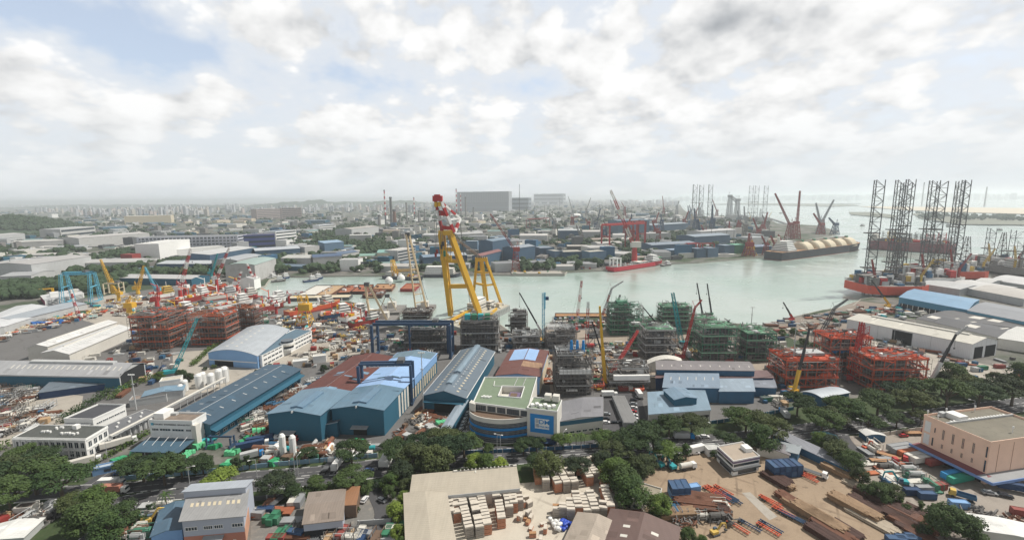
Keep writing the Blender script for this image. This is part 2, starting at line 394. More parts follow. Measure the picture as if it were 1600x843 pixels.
 def windows(s,side,a0,a1,z0,z1,n,rows=1,dz=3.5,fill=.7,frame='white',pane='glass',name='window',sub=2):
  p,q =s.edge(side);d =(q - p);L =d.length;n_ =Vector((d.y,-d.x,0)).normalized();e =d.normalized()
  for r in range(rows):
   for i in range(n):
    c0 =a0 + (a1 - a0) * (i + (1 - fill) / 2) / n;c1 =a0 + (a1 - a0) * (i + (1 + fill) / 2) / n
    a,b =p + d * c0,p + d * c1;zb,zt =z0 + r * dz,z1 + r * dz;mb =MB();o =n_ * .03
    mb.mi =1;zc =Vector((0,0,(zb + zt) / 2));mb.bar(a + o + zc,b + o + zc,.06,zt - zb)
    mb.mi =0;o2 =n_ * .07;t =.12
    for z_ in (zb,zt):mb.bar(a + o2 + Vector((0,0,z_)) - e * t,b + o2 + Vector((0,0,z_)) + e * t,.16,t * 1.3)
    for k in range(sub + 1):
     x =a.lerp(b,k / sub);mb.bar(x + o2 + Vector((0,0,zb)),x + o2 + Vector((0,0,zt)),.10,t)
    mb.build(name,[frame,pane],s.root)
 def roofbox(s,a,b,la,lb,hh,m='lgrey',name='roof_unit',z=None):
  zz =(s.h if z is None else z) + .12;c =s.pt(a,b);mb =MB();mb.bz(c.x,c.y,zz,la,lb,hh,s.rz);return mb.build(name,m,s.root)
 def zat(s,p):
  pr =s.prof
  for (a,za),(b,zb) in zip(pr,pr[1:]):
   if a <= p <= b:return za + (zb - za) * (p - a) / (b - a)
  return pr[0][1]
 def skylights(s,ps,ts,wp,wt,m='cream',name='skylight'):
  """translucent sheets lying in the roof: ps across, ts along the ridge"""
  for p0 in ps:
   mb =MB()
   for t0 in ts:
    f =lambda p,t,dz:s.pa(p,t,s.zat(p) + .27 + dz)
    q =[(p0 - wp / 2,t0 - wt / 2),(p0 + wp / 2,t0 - wt / 2),(p0 + wp / 2,t0 + wt / 2),(p0 - wp / 2,t0 + wt / 2)]
    mb.hull([f(a,b,0) for a,b in q],[f(a,b,.04) for a,b in q])
   mb.build(name,m,s.root)
 def ridge(s,t0,t1,wp,hh,m,name='ridge_vent',rise=.6,centre=.5):
  z =s.zat(centre);pf =[(centre - wp / 2,z - .8),(centre - wp / 2,z + hh),(centre,z + hh + rise),(centre + wp / 2,z + hh),(centre + wp / 2,z - .8)]
  mb =MB();mb.hull([s.pa(p,t0,zz) for p,zz in pf],[s.pa(p,t1,zz) for p,zz in pf]);return mb.build(name,m,s.root)
 def canopy(s,side,a0,a1,z,out,m,drop=.6,name='canopy',posts=0):
  p,q =s.edge(side);d =(q - p);n =Vector((d.y,-d.x,0)).normalized();a,b =p + d * a0,p + d * a1;mb =MB()
  lo =[a + Vector((0,0,z)),b + Vector((0,0,z)),b + n * out + Vector((0,0,z - drop)),a + n * out + Vector((0,0,z - drop))]
  mb.hull(lo,[v + Vector((0,0,.25)) for v in lo])
  o =mb.build(name,m,s.root)
  for i in range(posts):
   x =(a + n * (out - .4)).lerp(b + n * (out - .4),(i + .5) / posts);mb =MB();mb.bz(x.x,x.y,0,.3,.3,z - drop);mb.build('post','lgrey',s.root)
  return o
def simple_bld(name,label,cat,c,L,D,h,rz,wall,kind_='flat',rise=2,rgb=(.3,.3,.3),roof=None,axis='t',group=None,over=.5,par=.6):
 """a building given by ground centre, size and turn instead of by its corners"""
 b =Bld.__new__(Bld);cs,sn =math.cos(rz),math.sin(rz);b.u =Vector((cs * L,sn * L,0));b.w =Vector((-sn * D,cs * D,0));b.L,b.D,b.h =L,D,h
 b.o =Vector((c[0],c[1],0)) - b.u / 2 - b.w / 2
 b.frame(name,label,cat,wall,roof,kind_,axis,rise,over,group,rgb,None,None,par);return b
def sheet(name,pl,z,m,world=False):
 vs =[Vector((p[0],p[1],z)) for p in pl] if world else [P(p[0],p[1],z) for p in pl]
 from mathutils.geometry import tessellate_polygon
 fs =tessellate_polygon([vs]);mb =MB()
 for f in fs:
  a,b,c =[vs[i] for i in f]
  if (b - a).cross(c - a).z < 0:f =f[::-1]
  mb.add([vs[i] for i in f],[(0,1,2)])
 return kind(mb.build(name,m),'structure')
def strip(name,pts,w,z,m,world=False,off=0.0):
 """a ribbon of width w along pixel points"""
 ps =[Vector((p[0],p[1],0)) if world else P(p[0],p[1],0) for p in pts];sm =[]
 for i in range(len(ps) - 1):
  p0,p1,p2,p3 =ps[max(i - 1,0)],ps[i],ps[i + 1],ps[min(i + 2,len(ps) - 1)]
  for k in range(6):
   t =k / 6;sm.append(.5 * ((2 * p1) + (p2 - p0) * t + (2 * p0 - 5 * p1 + 4 * p2 - p3) * t * t + (3 * p1 - p0 - 3 * p2 + p3) * t ** 3))
 sm.append(ps[-1]);l,r =[],[]
 for i,p in enumerate(sm):
  d =(sm[min(i + 1,len(sm) - 1)] - sm[max(i - 1,0)]).normalized();n =Vector((-d.y,d.x,0))
  l.append(p + n * (off + w / 2));r.append(p + n * (off - w / 2))
 mb =MB();n =len(sm);vs =[(p.x,p.y,z) for p in r] + [(p.x,p.y,z) for p in l]
 mb.add(vs,[(i,i + 1,n + i + 1,n + i) for i in range(n - 1)])
 return mb,sm
# ------------------------------------------------------------------ the setting: land, water, islands, roads
def ground_mat():
 m =bpy.data.materials.new('ground');m.use_nodes =True;g =NG(m.node_tree);out =g.n('ShaderNodeOutputMaterial');b =g.n('ShaderNodeBsdfPrincipled');g.l(b.outputs[0],out.inputs[0])
 pos =g.n('ShaderNodeNewGeometry').outputs['Position']
 n1 =g.noise(pos,.012,5,.6);n2 =g.noise(pos,.07,5,.65);n3 =g.noise(pos,.6,4,.7)
 c =g.mix(g.ss(n2,.35,.65),(.12,.118,.112,1),(.20,.19,.172,1))
 c =g.mix(g.ss(n3,.45,.75),c,(.17,.155,.14,1))
 c =g.mix(g.math('MULTIPLY',g.ss(n1,.46,.56),.9),c,(.045,.07,.035,1))
 g.put(b.inputs['Base Color'],c);b.inputs['Roughness'].default_value =.9;b.inputs['Specular IOR Level'].default_value =.2
 return m
def water_mat():
 m =bpy.data.materials.new('water');m.use_nodes =True;g =NG(m.node_tree);out =g.n('ShaderNodeOutputMaterial');b =g.n('ShaderNodeBsdfPrincipled');g.l(b.outputs[0],out.inputs[0])
 pos =g.n('ShaderNodeNewGeometry').outputs['Position']
 c =g.mix(g.ss(g.noise(pos,.006,4,.5,2,.5),.35,.65),(.29,.38,.34,1),(.37,.43,.40,1));g.put(b.inputs['Base Color'],c)
 g.put(b.inputs['Roughness'],g.math('ADD',g.math('MULTIPLY',g.ss(g.noise(pos,.011,4,.6,2,1.0),.40,.62),.22),.06));b.inputs['IOR'].default_value =1.33
 bp =g.n('ShaderNodeBump');bp.inputs['Strength'].default_value =.5;bp.inputs['Distance'].default_value =.5
 h =g.math('ADD',g.noise(pos,.35,4,.6),g.math('MULTIPLY',g.noise(pos,.03,3,.5),2.0));g.l(h,bp.inputs['Height']);g.l(bp.outputs[0],b.inputs['Normal'])
 return m
WL =-2.5
SHORE =[(1750,405),(1600,411),(1545,415),(1480,420),(1428,428),(1412,440),(1402,452),(1372,463),(1345,467),(1333,477),(1285,484),(1225,498),(1195,508),(1150,505),(1110,503),(1020,503),(957,498),(952,492),(868,492),(860,506),(845,516),(800,520),(782,507),(735,522),(652,514),(612,508),(573,503),(553,494),(530,489),(545,483),(571,478),(545,470),(500,473),(452,478),(432,478),(412,466),(395,458),(402,449),(414,446),(421,436),(446,430),(470,431),(556,429.5),(640,430),(700,429),(760,428),(800,428.5),(882,427.5),(886,424),(950,421),(1040,411),(1092,409),(1200,400),(1206,386),(1250,376),(1300,368),(1310,361),(1275,352),(1215,349),(1203,343),(1150,339),(1106,340),(1080,336),(1068,327),(1062,319)]
def build_land():
 from mathutils.geometry import tessellate_polygon
 ring =[P(x,y) for x,y in SHORE] + [Vector((9000,60000,0)),Vector((-60000,60000,0)),Vector((-60000,-3000,0)),Vector((2600,-3000,0)),Vector((2600,500,0))]
 fs =tessellate_polygon([ring]);mb =MB()
 for f in fs:
  a,b,c =[ring[i] for i in f]
  mb.add([ring[i] for i in (f if (b - a).cross(c - a).z > 0 else f[::-1])],[(0,1,2)])
 kind(mb.build('ground',ground_mat()),'structure')
 mb =MB();n =len(SHORE)                                  # quay walls all the way round the basin
 for i in range(n - 1):
  a,b =ring[i],ring[i + 1];mb.bar(a + Vector((0,0,-2.2)),b + Vector((0,0,-2.2)),.8,4.7)
 kind(mb.build('quay_wall','concrete'),'structure')
 mb =MB();mb.add([(-3000,-2500,WL),(60000,-2500,WL),(60000,60000,WL),(-3000,60000,WL)],[(0,1,2,3)]);kind(mb.build('water',water_mat()),'structure')
 isl =[('island_far',[(1110,318.5),(1160,317.2),(1270,318),(1330,319),(1345,321),(1300,322.5),(1200,320)],'isl'),('island_dyke',[(1326,331),(1360,331),(1402,336),(1396,340),(1330,335)],'isl'),
           ('island_sand',[(1340,322),(1440,323),(1530,324),(1700,326),(1700,337),(1560,333),(1480,331),(1400,327)],'sandm'),('island_green',[(1424,333),(1500,336),(1600,339),(1700,342),(1700,352),(1600,351),(1500,350),(1440,341)],'isl')]
 for nm,pl,m_ in isl:
  mm =mat('island ground',(.13,.14,.10),var=.3,scale=.01,dirt=.4,dcol=(.30,.27,.2)) if m_ == 'isl' else mat('sand',(.52,.45,.33),var=.15,scale=.01)
  sheet(nm,pl,1.0,mm)
 # the far coast across the strait
 pl =[(9000,15500),(14000,13500),(22000,12000),(34000,9000),(60000,8000),(60000,40000),(12000,40000),(6500,19000)]
 sheet('coast_far',pl,2,mat('island ground'),world=True)
build_land()
ROAD =mat('asphalt',(.07,.07,.075),var=.12,scale=.2,rough=.85,dirt=.25,dcol=(.13,.12,.11));LINE =mat('road paint',(.40,.40,.39),var=.1)
VERGE =mat('grass',(.042,.066,.024),var=.25,scale=.15,rough=.95,dirt=.35,dcol=(.13,.11,.07),fine=.3)
YARD =mat('yard concrete',(.135,.132,.13),var=.16,scale=.06,rough=.85,dirt=.5,dcol=(.10,.095,.09),fine=.15,tracks=.5)
PALE =mat('pale concrete',(.36,.33,.285),var=.14,scale=.06,rough=.85,dirt=.4,dcol=(.24,.21,.18),fine=.12,tracks=.5)
DIRT =mat('bare earth',(.31,.235,.165),var=.20,scale=.035,rough=.95,dirt=.55,dcol=(.20,.145,.10),fine=.2,tracks=.65)
sheet('shipyard_ground',[(-60,500),(60,475),(250,450),(420,462),(430,480),(560,488),(575,506),(650,517),(735,525),(800,523),(860,512),(955,502),(1190,512),(1230,540),(1215,640),(1000,690),(500,705),(-60,690)],.04,YARD)
sheet('yard_concrete',[(130,470),(190,457),(270,468),(300,505),(200,520),(130,500)],.08,PALE)
sheet('yard_concrete',[(270,550),(420,540),(560,530),(570,560),(460,570),(400,600),(270,620)],.08,PALE)
sheet('yard_concrete',[(850,515),(1220,515),(1240,600),(860,612)],.08,mat('worn concrete',(.31,.26,.21),var=.2,scale=.08,dirt=.5,fine=.2,dcol=(.15,.13,.11)))
sheet('yard_concrete',[(0,640),(60,610),(130,618),(125,645),(60,690),(-60,700)],.08,PALE)
sheet('dirt_ground',[(1195,505),(1290,487),(1340,470),(1420,478),(1325,515),(1360,548),(1240,530)],.06,mat('dark earth',(.20,.165,.135),var=.2,scale=.04,fine=.2,dirt=.3))
sheet('yard_concrete',[(1320,520),(1520,565),(1600,580),(1620,620),(1480,600),(1350,555)],.06,PALE)
sheet('dirt_ground',[(1000,850),(1006,752),(1018,712),(1060,703),(1110,698),(1260,690),(1340,708),(1420,800),(1560,850)],.05,DIRT)
sheet('yard_concrete',[(1290,695),(1330,675),(1450,668),(1700,740),(1700,860),(1420,860),(1340,740)],.07,mat('worn apron',(.285,.25,.215),var=.16,scale=.07,fine=.15,dirt=.4,dcol=(.17,.14,.12),tracks=.6))
sheet('yard_concrete',[(640,755),(830,722),(960,740),(1010,800),(1010,860),(640,860)],.09,mat('sunlit concrete',(.50,.455,.38),var=.12,scale=.08,fine=.1,dirt=.35,dcol=(.33,.29,.24),tracks=.5))  # palest of the yard concretes
sheet('yard_concrete',[(395,770),(480,760),(600,752),(640,770),(640,860),(390,860)],.07,mat('old tarmac yard',(.17,.165,.155),var=.2,scale=.15,fine=.2,dirt=.5,dcol=(.33,.29,.24),tracks=.5))
sheet('verge',[(-60,775),(60,742),(150,752),(230,738),(480,708),(700,690),(900,676),(1060,668),(1330,622),(1600,590),(1700,590),(1700,640),(1450,664),(1330,680),(1180,697),(1110,706),(1020,716),(1000,740),(600,770),(300,800),(180,860),(-60,860)],.11,VERGE)
sheet('verge',[(1330,678),(1440,655),(1442,670),(1345,682)],.13,VERGE)
def road(name,pts,w,lanes=(),z=.16,kerb=True,dash=4,world=False):
 mb,sm =strip(name,pts,w,z,None);kind(mb.build(name,ROAD),'structure')
 ln =MB()
 for k in lanes:
  for i in range(0,len(sm) - 1):
   a,b =sm[i],sm[i + 1];d =(b - a);L =d.length;d.normalize();n =Vector((-d.y,d.x,0));t =0
   while t < L:
    e =min(t + (2.2 if abs(k) < w * .4 else 50),L);p,q =a + d * t + n * k,a + d * e + n * k
    ln.add([(p + n * x).to_tuple()[:2] + (z + .03,) for x in (-.09,.09)][::-1] + [(q + n * x).to_tuple()[:2] + (z + .03,) for x in (-.09,.09)],[(0,3,2,1)] if 0 else [(0,1,2,3)])
    t =e + 3.5
 if lanes:kind(ln.build('road_marking',LINE),'structure')
 if kerb:
  kb =MB();kb2 =MB()
  for i in range(len(sm) - 1):
   a,b =sm[i],sm[i + 1];d =(b - a);L =d.length;d.normalize();n =Vector((-d.y,d.x,0));m_ =max(1,int(L / 2.0))
   for j in range(m_):
    for sg in (-1,1):
     p,q =a + d * (L * j / m_) + n * (sg * (w / 2 + .12)),a + d * (L * (j + 1) / m_) + n * (sg * (w / 2 + .12))
     (kb if (j + i) % 2 else kb2).bar(p + Vector((0,0,z)),q + Vector((0,0,z)),.24,.26)
  kind(kb.build('kerb','white'),'structure');kind(kb2.build('kerb','dgrey'),'structure')
 return sm
road('road',[(-120,800),(60,772),(170,765),(240,757),(310,752),(400,744),(480,738),(560,729),(680,714),(800,708),(960,698),(1060,690),(1150,682),(1300,664),(1420,650),(1560,632),(1750,608)],8.5,(0,-3.9,3.9))
road('road',[(-120,832),(60,800),(170,787),(240,775),(320,768),(400,759),(480,751),(560,742),(680,727),(800,718),(960,708),(1080,699),(1180,688),(1320,672),(1420,660),(1560,641),(1750,616)],8.0,(0,-3.7,3.7),z=.165)
road('road',[(215,785),(205,800),(180,818),(150,835),(110,870)],7.5,(0,),z=.18)
road('road',[(142,757),(175,735),(215,708),(250,680),(300,648)],7,(0,),z=.17,kerb=False)
road('road',[(640,740),(602,755),(590,770),(600,800),(590,850)],7,(),z=.19,kerb=False)
road('road',[(742,696),(722,682),(720,665),(735,640)],6.5,(),z=.18)
road('road',[(730,700),(790,702),(870,697),(950,685),(960,640)],6.0,(),z=.175,kerb=False)
road('road',[(1310,668),(1320,690),(1345,710),(1380,730)],7,(),z=.2,kerb=False)
sheet('car_park',[(876,672),(945,668),(1012,660),(1000,612),(944,615),(944,660)],.2,ROAD)
sheet('forecourt',[(20,705),(130,722),(150,706),(190,690),(160,730),(118,752),(-40,740),(-40,708)],.14,YARD)
def weigh():# pale weighbridge slab lying in the dirt yard
 sheet('weighbridge_slab',[(1159,769),(1172,768),(1215,806),(1202,812)],.1,'pale concrete' if 0 else PALE)
weigh()
def hatch():
 mb =MB()
 for i in range(9):
  a =P(733 + i * 5,692 + i * 1.2);mb.box((a.x,a.y,.24),(.35,3.4,.02),R(35))
 for i in range(6):
  a =P(723.5 + i * 1.6,674);mb.box((a.x,a.y,.23),(.5,2.2,.02),0)
 kind(mb.build('road_marking',LINE),'structure')
hatch()
# far hills and the wooded hill
def hills():
 mb =MB();random.seed(4)
 for (x0,x1,Y,H0,D) in ((150,760,9000,120,900),(380,700,8200,190,700),(-100,330,10500,90,900),(1150,1620,17000,260,1500)):
  n =46;top =[];a0 =Q(x0,315,Y).x;a1 =Q(x1,315,Y).x;ph =RR() * 9
  for i in range(n + 1):
   k =i / n;e =math.sin(math.pi * k) ** .6
   top.append(H0 * e * (.62 + .22 * math.sin(7 * k + ph) + .12 * math.sin(17 * k + ph * 2) + .07 * math.sin(41 * k)))
  vs =[];m =8
  for j in range(m + 1):
   w =math.sin(math.pi * j / m) ** .8
   for i in range(n + 1):vs.append((a0 + (a1 - a0) * i / n,Y + D * (j / m - .3),max(top[i] * w * (1 + .1 * math.sin(i * 2.1 + j)),0) - 1))
  mb.add(vs,[(j * (n + 1) + i,j * (n + 1) + i + 1,(j + 1) * (n + 1) + i + 1,(j + 1) * (n + 1) + i) for j in range(m) for i in range(n)])
 kind(mb.build('hills',mat('hill wood',(.035,.06,.03),var=.4,scale=.01,rough=1)),'structure')
hills()
def haze():
 mb =MB();mb.bz(-500,12000,-4,60000,29000,4 + 195);o =kind(mb.build('haze',HZ()),'stuff');return o
def HZ():
 m =bpy.data.materials.new('haze');m.use_nodes =True;g =NG(m.node_tree);out =g.n('ShaderNodeOutputMaterial');v =g.n('ShaderNodeVolumePrincipled')
 v.inputs['Color'].default_value =(.90,.955,1,1);v.inputs['Density'].default_value =HAZE;v.inputs['Anisotropy'].default_value =.35
 g.l(v.outputs[0],out.inputs['Volume']);m.cycles.homogeneous_volume =True;return m
HAZE =1.0e-4
haze()
# ------------------------------------------------------------------ named buildings
random.seed(11)
# two-storey white office, lower left
b =Bld('office_building','two storey white office with deep square window bays and dark flat roof','office',(20.6,684),(134,686),(168,666),715,wall='white',roof=mat('dark roof felt',(.075,.08,.075),var=.2,scale=.3,dirt=.3,dcol=(.13,.13,.11)),par=.5)
mark(90,700,'the two storey white office with the dark roof')
for r,(z0,z1) in enumerate(((.6,3.4),(5.0,7.9))):
 b.windows('A',.02,.98,z0,z1,12,fill=.72);b.windows('B',.03,.97,z0,z1,4,fill=.62)
for i in range(13):
 mb =MB();p =b.pt(.005 + i * .99 / 12,0) - b.w.normalized() * .25;mb.bz(p.x,p.y,0,.5,.55,b.h - .4,b.rz);mb.build('pier','white',b.root)
for z in (b.h - .35,4.3):b.panel('A',-.005,1.005,z - .35,z + .35,C('white'),'ledge',.6,.6);b.panel('B',-.005,1.0,z - .35,z + .35,C('white'),'ledge',.3,.3)
for a,bb,n in ((.25,.45,5),(.55,.35,9),(.34,.75,4)):
 for i in range(n):b.roofbox(a + i * .027,bb + RU(-.05,.05),.8,.8,.9,'white','condenser_unit')
b.roofbox(.62,.8,2.2,2.2,2.0,'white','roof_hatch');b.canopy('A',.56,.66,3.6,2.5,C('white'),.2)
# white warehouse and its grey neighbour
b =Bld('warehouse','white walled warehouse with a sunken charcoal roof behind the two storey office','warehouse',(100,655),(145,656),(196,633),673,wall='white',roof=mat('charcoal roof',(.06,.062,.07),var=.15,scale=.2),par=.9)
b.windows('B',.08,.97,b.h - 3.2,b.h - 2.2,5,fill=.88,sub=3)
for a in (.05,.52):b.canopy('A',a,a + .42,4.2,5,C('grey'),.9)
mark(140,650,'the white warehouse with the charcoal roof')
b =Bld('warehouse','long low grey roofed warehouse with silos of white bags along its lane side','warehouse',(148,672),(173,679),(250,645),690,wall='lgrey',roof=mat('grey roof felt',(.145,.15,.16),var=.12,scale=.12,dirt=.2),par=.35)
b.panel('B',0,1,1,3.2,C('dark'),'loading_opening_shade',.04,.06)
for i in range(7):b.roofbox(.3 + .3 * (i % 2),.12 + i * .12,.9,.9,.8,'white','roof_vent')
for a in (.02,.3):b.canopy('A',a,a + .3,5.5,4,C('grey'),.5)
for i in range(9):
 p =b.pt(1,.08 + i * .105) + b.u.normalized() * 2.2;mb =MB();mb.lathe((p.x,p.y,0),[(.9,0),(1.1,.3),(1.1,3.4),(.8,4.2),(.25,4.5)],10)
 tag(kind(mb.build('silo_bag','lgrey'),'thing'),'stout pale storage silo standing in the row against the low grey warehouse','silo','silos along the low grey warehouse')
# white four storey office with porch canopy
b =Bld('office_building','four storey white office with ribbon windows and a big slate blue porch canopy','office',(233,658),(300,660),(322,647),699,wall='white',roof=mat('stained slab',(.20,.16,.13),var=.35,scale=.35),par=1.1)
mark(275,690,'the white office with the blue porch canopy')
for z in (b.h - 4.6,b.h - 9.4):
 for a0,a1 in ((.05,.20),(.23,.48),(.52,.79),(.84,.96)):b.windows('A',a0,a1,z,z + 1.2,1,fill=1,sub=4)
b.roofbox(.13,.62,5.2,6.5,3.0,'white','stair_house');b.roofbox(.3,.85,3,2,1.2,'lgrey','roof_tank')
for z in (3,6.2,9.2):b.windows('B',.72,.9,z,z + 1.4,1,fill=1,sub=1)
mb =MB();p =b.pt(1.03,.12);mb.bz(p.x,p.y,0,2.4,3.0,b.h - 1.2,b.rz);mb.build('stair_tower','offwhite',b.root)
b.canopy('A',-.06,1.04,4.6,11,roofm('slate',(.06,.115,.165),b.rz + math.pi / 2),1.2,posts=5)
for i in range(5):
 a =b.pt(.08 + i * .21,0,7.4);q =a - b.w.normalized() * 6.5;q.z =4.5;mb =MB();mb.tri(a,q,.16);mb.build('tie_rod','white',b.root)
mb =MB();q =b.pt(.035,0,b.h - 1.2);mb.bar(q - b.w.normalized() * .06,b.pt(.10,0,b.h - 1.2) - b.w.normalized() * .06,.05,1.3);mb.build('sign_panel','cyan',b.root)
def text3d(s,loc,size,rx,rz,m,parent,name='lettering',ext=.03,font_w=1.0):
 cu =bpy.data.curves.new(name,'FONT');cu.body =s;cu.size =size;cu.extrude =ext;cu.align_x ='CENTER';cu.align_y ='CENTER';cu.offset =.012 * size
 t =bpy.data.objects.new('tmp_text',cu);COL.objects.link(t);dg =bpy.context.evaluated_depsgraph_get();dg.update()
 me =bpy.data.meshes.new_from_object(t.evaluated_get(dg));bpy.data.objects.remove(t);me.name =name
 o =bpy.data.objects.new(name,me);COL.objects.link(o);me.materials.clear();me.materials.append(C(m) if isinstance(m,str) else m)
 off =LOC.get(parent.name,Vector()) if parent else Vector();o.parent =parent;o.location =Vector(loc) - off;o.rotation_euler =(rx,0,rz);o.scale =(font_w,1,1);LOC[o.name] =off;return o
q =b.pt(.55,0,b.h - 1.3) - b.w.normalized() * .1
text3d('DYNA-MAC  ENGINEERING  SERVICES PTE LTD',q,1.0,R(90),b.rz,'dgrey',b.root)
# long dark teal shed running away from the white office
b =Bld('shed','very long slate blue gabled shed running back from the white office','shed',(266,650),(328,662),(469,577),690,wall='tealwall',kind_='gable',rise=1.8,rgb=(.045,.085,.125),over=.8)
mark(400,620,'the very long slate blue shed');b.ridge(.02,.98,.012,.2,C('lgrey'),'ridge_cap',.15)
b.skylights((.22,.75),[.08 + .115 * i for i in range(8)],.10,.008,'lgrey');b.canopy('B',0,1,b.h - 3.2,3.2,C('tealwall'),.8,name='lean_to_roof')
b.windows('B',.02,.95,1.5,3.0,14,fill=.5,frame='white')
# twin tall blue fabrication halls
b =Bld('fabrication_hall','tall teal hall with a rust brown rear roof, beside its matching twin','factory hall',(418,646),(500,648),(613,557),689,wall='tealwall',kind_='gable',rise=2.2,rgb=(.13,.21,.28),over=.7,t_split=.34,roof2=roofm('rustbrown',(.115,.042,.035),R(87),.3,.5,(.07,.03,.028),.8))
mark(455,690,'the teal hall with the rust brown rear roof');b.ridge(-.02,.98,.014,.15,C('lgrey'),'ridge_cap',.12);b.ridge(.03,.25,.24,.5,roofm('hallvent',(.12,.20,.28),R(87)),'roof_monitor',.7)
b.panel('A',.26,.5,0,4.6,C('dark'),'doorway_shade');b.canopy('A',.24,.52,5.2,3.5,C('grey'),.6)
b.panel('B',.36,1,3,b.h - .6,C('lgrey'),'wall_sheeting')
bG =b
b =Bld('fabrication_hall','tall teal hall with a pale blue rear roof and cream striped side wall','factory hall',(518,638),(599,640),(682,552),680,wall='tealwall',kind_='gable',rise=2.2,rgb=(.11,.19,.26),over=.7,t_split=.31,roof2=roofm('paleblue',(.27,.42,.66),R(87),.06,.1))
mark(565,680,'the teal hall with the pale blue rear roof');b.ridge(-.02,.98,.014,.15,C('lgrey'),'ridge_cap',.12);b.ridge(.03,.24,.27,.5,roofm('hallvent',(.12,.20,.28),R(87)),'roof_monitor',.7)
for i in range(16):
 t =.22 + i * .048;b.panel('B',t,t + .026,1.0 if i > 3 else .5,b.h - (.4 if i < 4 else 6),C('offwhite' if i < 4 else 'cream'),'wall_sheeting')
b.panel('B',.42,1,b.h - 5.5,b.h - .3,C('skyblue'),'wall_sheeting',.12)
mb =MB();t0,t1 =.86,1.0;pf =[(0,b.h),(.5,b.h + 2.2),(1,b.h)]
mb.hull([b.pa(p,t0,z + .28) for p,z in pf] + [b.pa(p,t0,z + .36) for p,z in pf[::-1]],[b.pa(p,t1,z + .28) for p,z in pf] + [b.pa(p,t1,z + .36) for p,z in pf[::-1]]);mb.build('roof_patch',roofm('patch',(.13,.20,.25),R(87)),b.root)
b.panel('A',.4,.66,0,4.4,C('dark'),'doorway_shade');b.canopy('A',.38,.70,5.0,3,C('grey'),.5)
g =simple_bld('plant_shed','small mono pitched teal shed wedged between the twin teal halls','shed',P(519,682).to_2d() + Vector((0,4)),6.5,8,6.5,R(-3),C('tealwall'),'mono',1.5,(.10,.13,.16))
# third hall with continuous ridge lantern
b =Bld('fabrication_hall','long slate blue hall with a continuous ridge lantern and dotted skylights','factory hall',(662,617),(727,621),(772,549),646,wall='tealwall',kind_='gable',rise=3.6,rgb=(.12,.155,.19),over=.9)
mark(700,640,'the slate blue hall with the ridge lantern')
b.ridge(.34,1.0,.16,.9,roofm('lantern',(.20,.27,.33),R(83)),'ridge_lantern',.5);b.ridge(.12,.28,.14,.7,roofm('lantern',(.20,.27,.33),R(83)),'ridge_lantern',.4)
b.skylights((.25,.78),[.05 + .05 * i for i in range(19)],.055,.016,'cream');b.skylights((.64,),[.1 + .05 * i for i in range(18)],.03,.012,'lgrey')
for sg in ('B','D'):b.panel(sg,0,1,b.h - .35,b.h + .05,C('white'),'gutter',.95,.35)
b.panel('A',.25,.75,0,6.2,C('dark'),'doorway_shade',.06);b.canopy('A',.02,.98,7.2,3.0,C('tealwall'),.6)
# covered crane way beside it
p =P(712,662);g =simple_bld('covered_walkway','narrow blue grey covered lane along the east side of the lantern roofed hall','canopy',(p.x,p.y),4.5,34,6,R(-10),C('tealwall'),'gable',.6,(.24,.29,.34))
# patched rust roof shed behind the curved office
b =Bld('shed','shed with a patchwork roof of rust brown and pale blue sheets','shed',(775,586),(843,588),(856,548),616,wall='skyblue',kind_='gable',rise=1.6,rgb=(.13,.05,.04),over=.6)
mark(820,570,'the shed with the rust and pale blue patched roof')
def roofpatch(b,p0,p1,t0,t1,m,dz=.27):
 f =lambda p,t,d:b.pa(p,t,b.zat(p) + d);mb =MB();mb.hull([f(p0,t0,dz),f(p1,t0,dz),f(p1,t1,dz),f(p0,t1,dz)],[f(p0,t0,dz + .05),f(p1,t0,dz + .05),f(p1,t1,dz + .05),f(p0,t1,dz + .05)]);mb.build('roof_patch',m,b.root)
pb =roofm('paleblue',(.27,.42,.66),R(87));tan =roofm('tanpatch',(.30,.19,.12),R(87),.4,.5,(.14,.07,.05),.8)
roofpatch(b,.12,.49,.52,.98,pb);roofpatch(b,.51,.78,.52,.98,pb);roofpatch(b,.5,.98,.26,.46,tan);b.panel('B',0,1,0,b.h - 3.4,C('cream'),'wall_sheeting',.07)
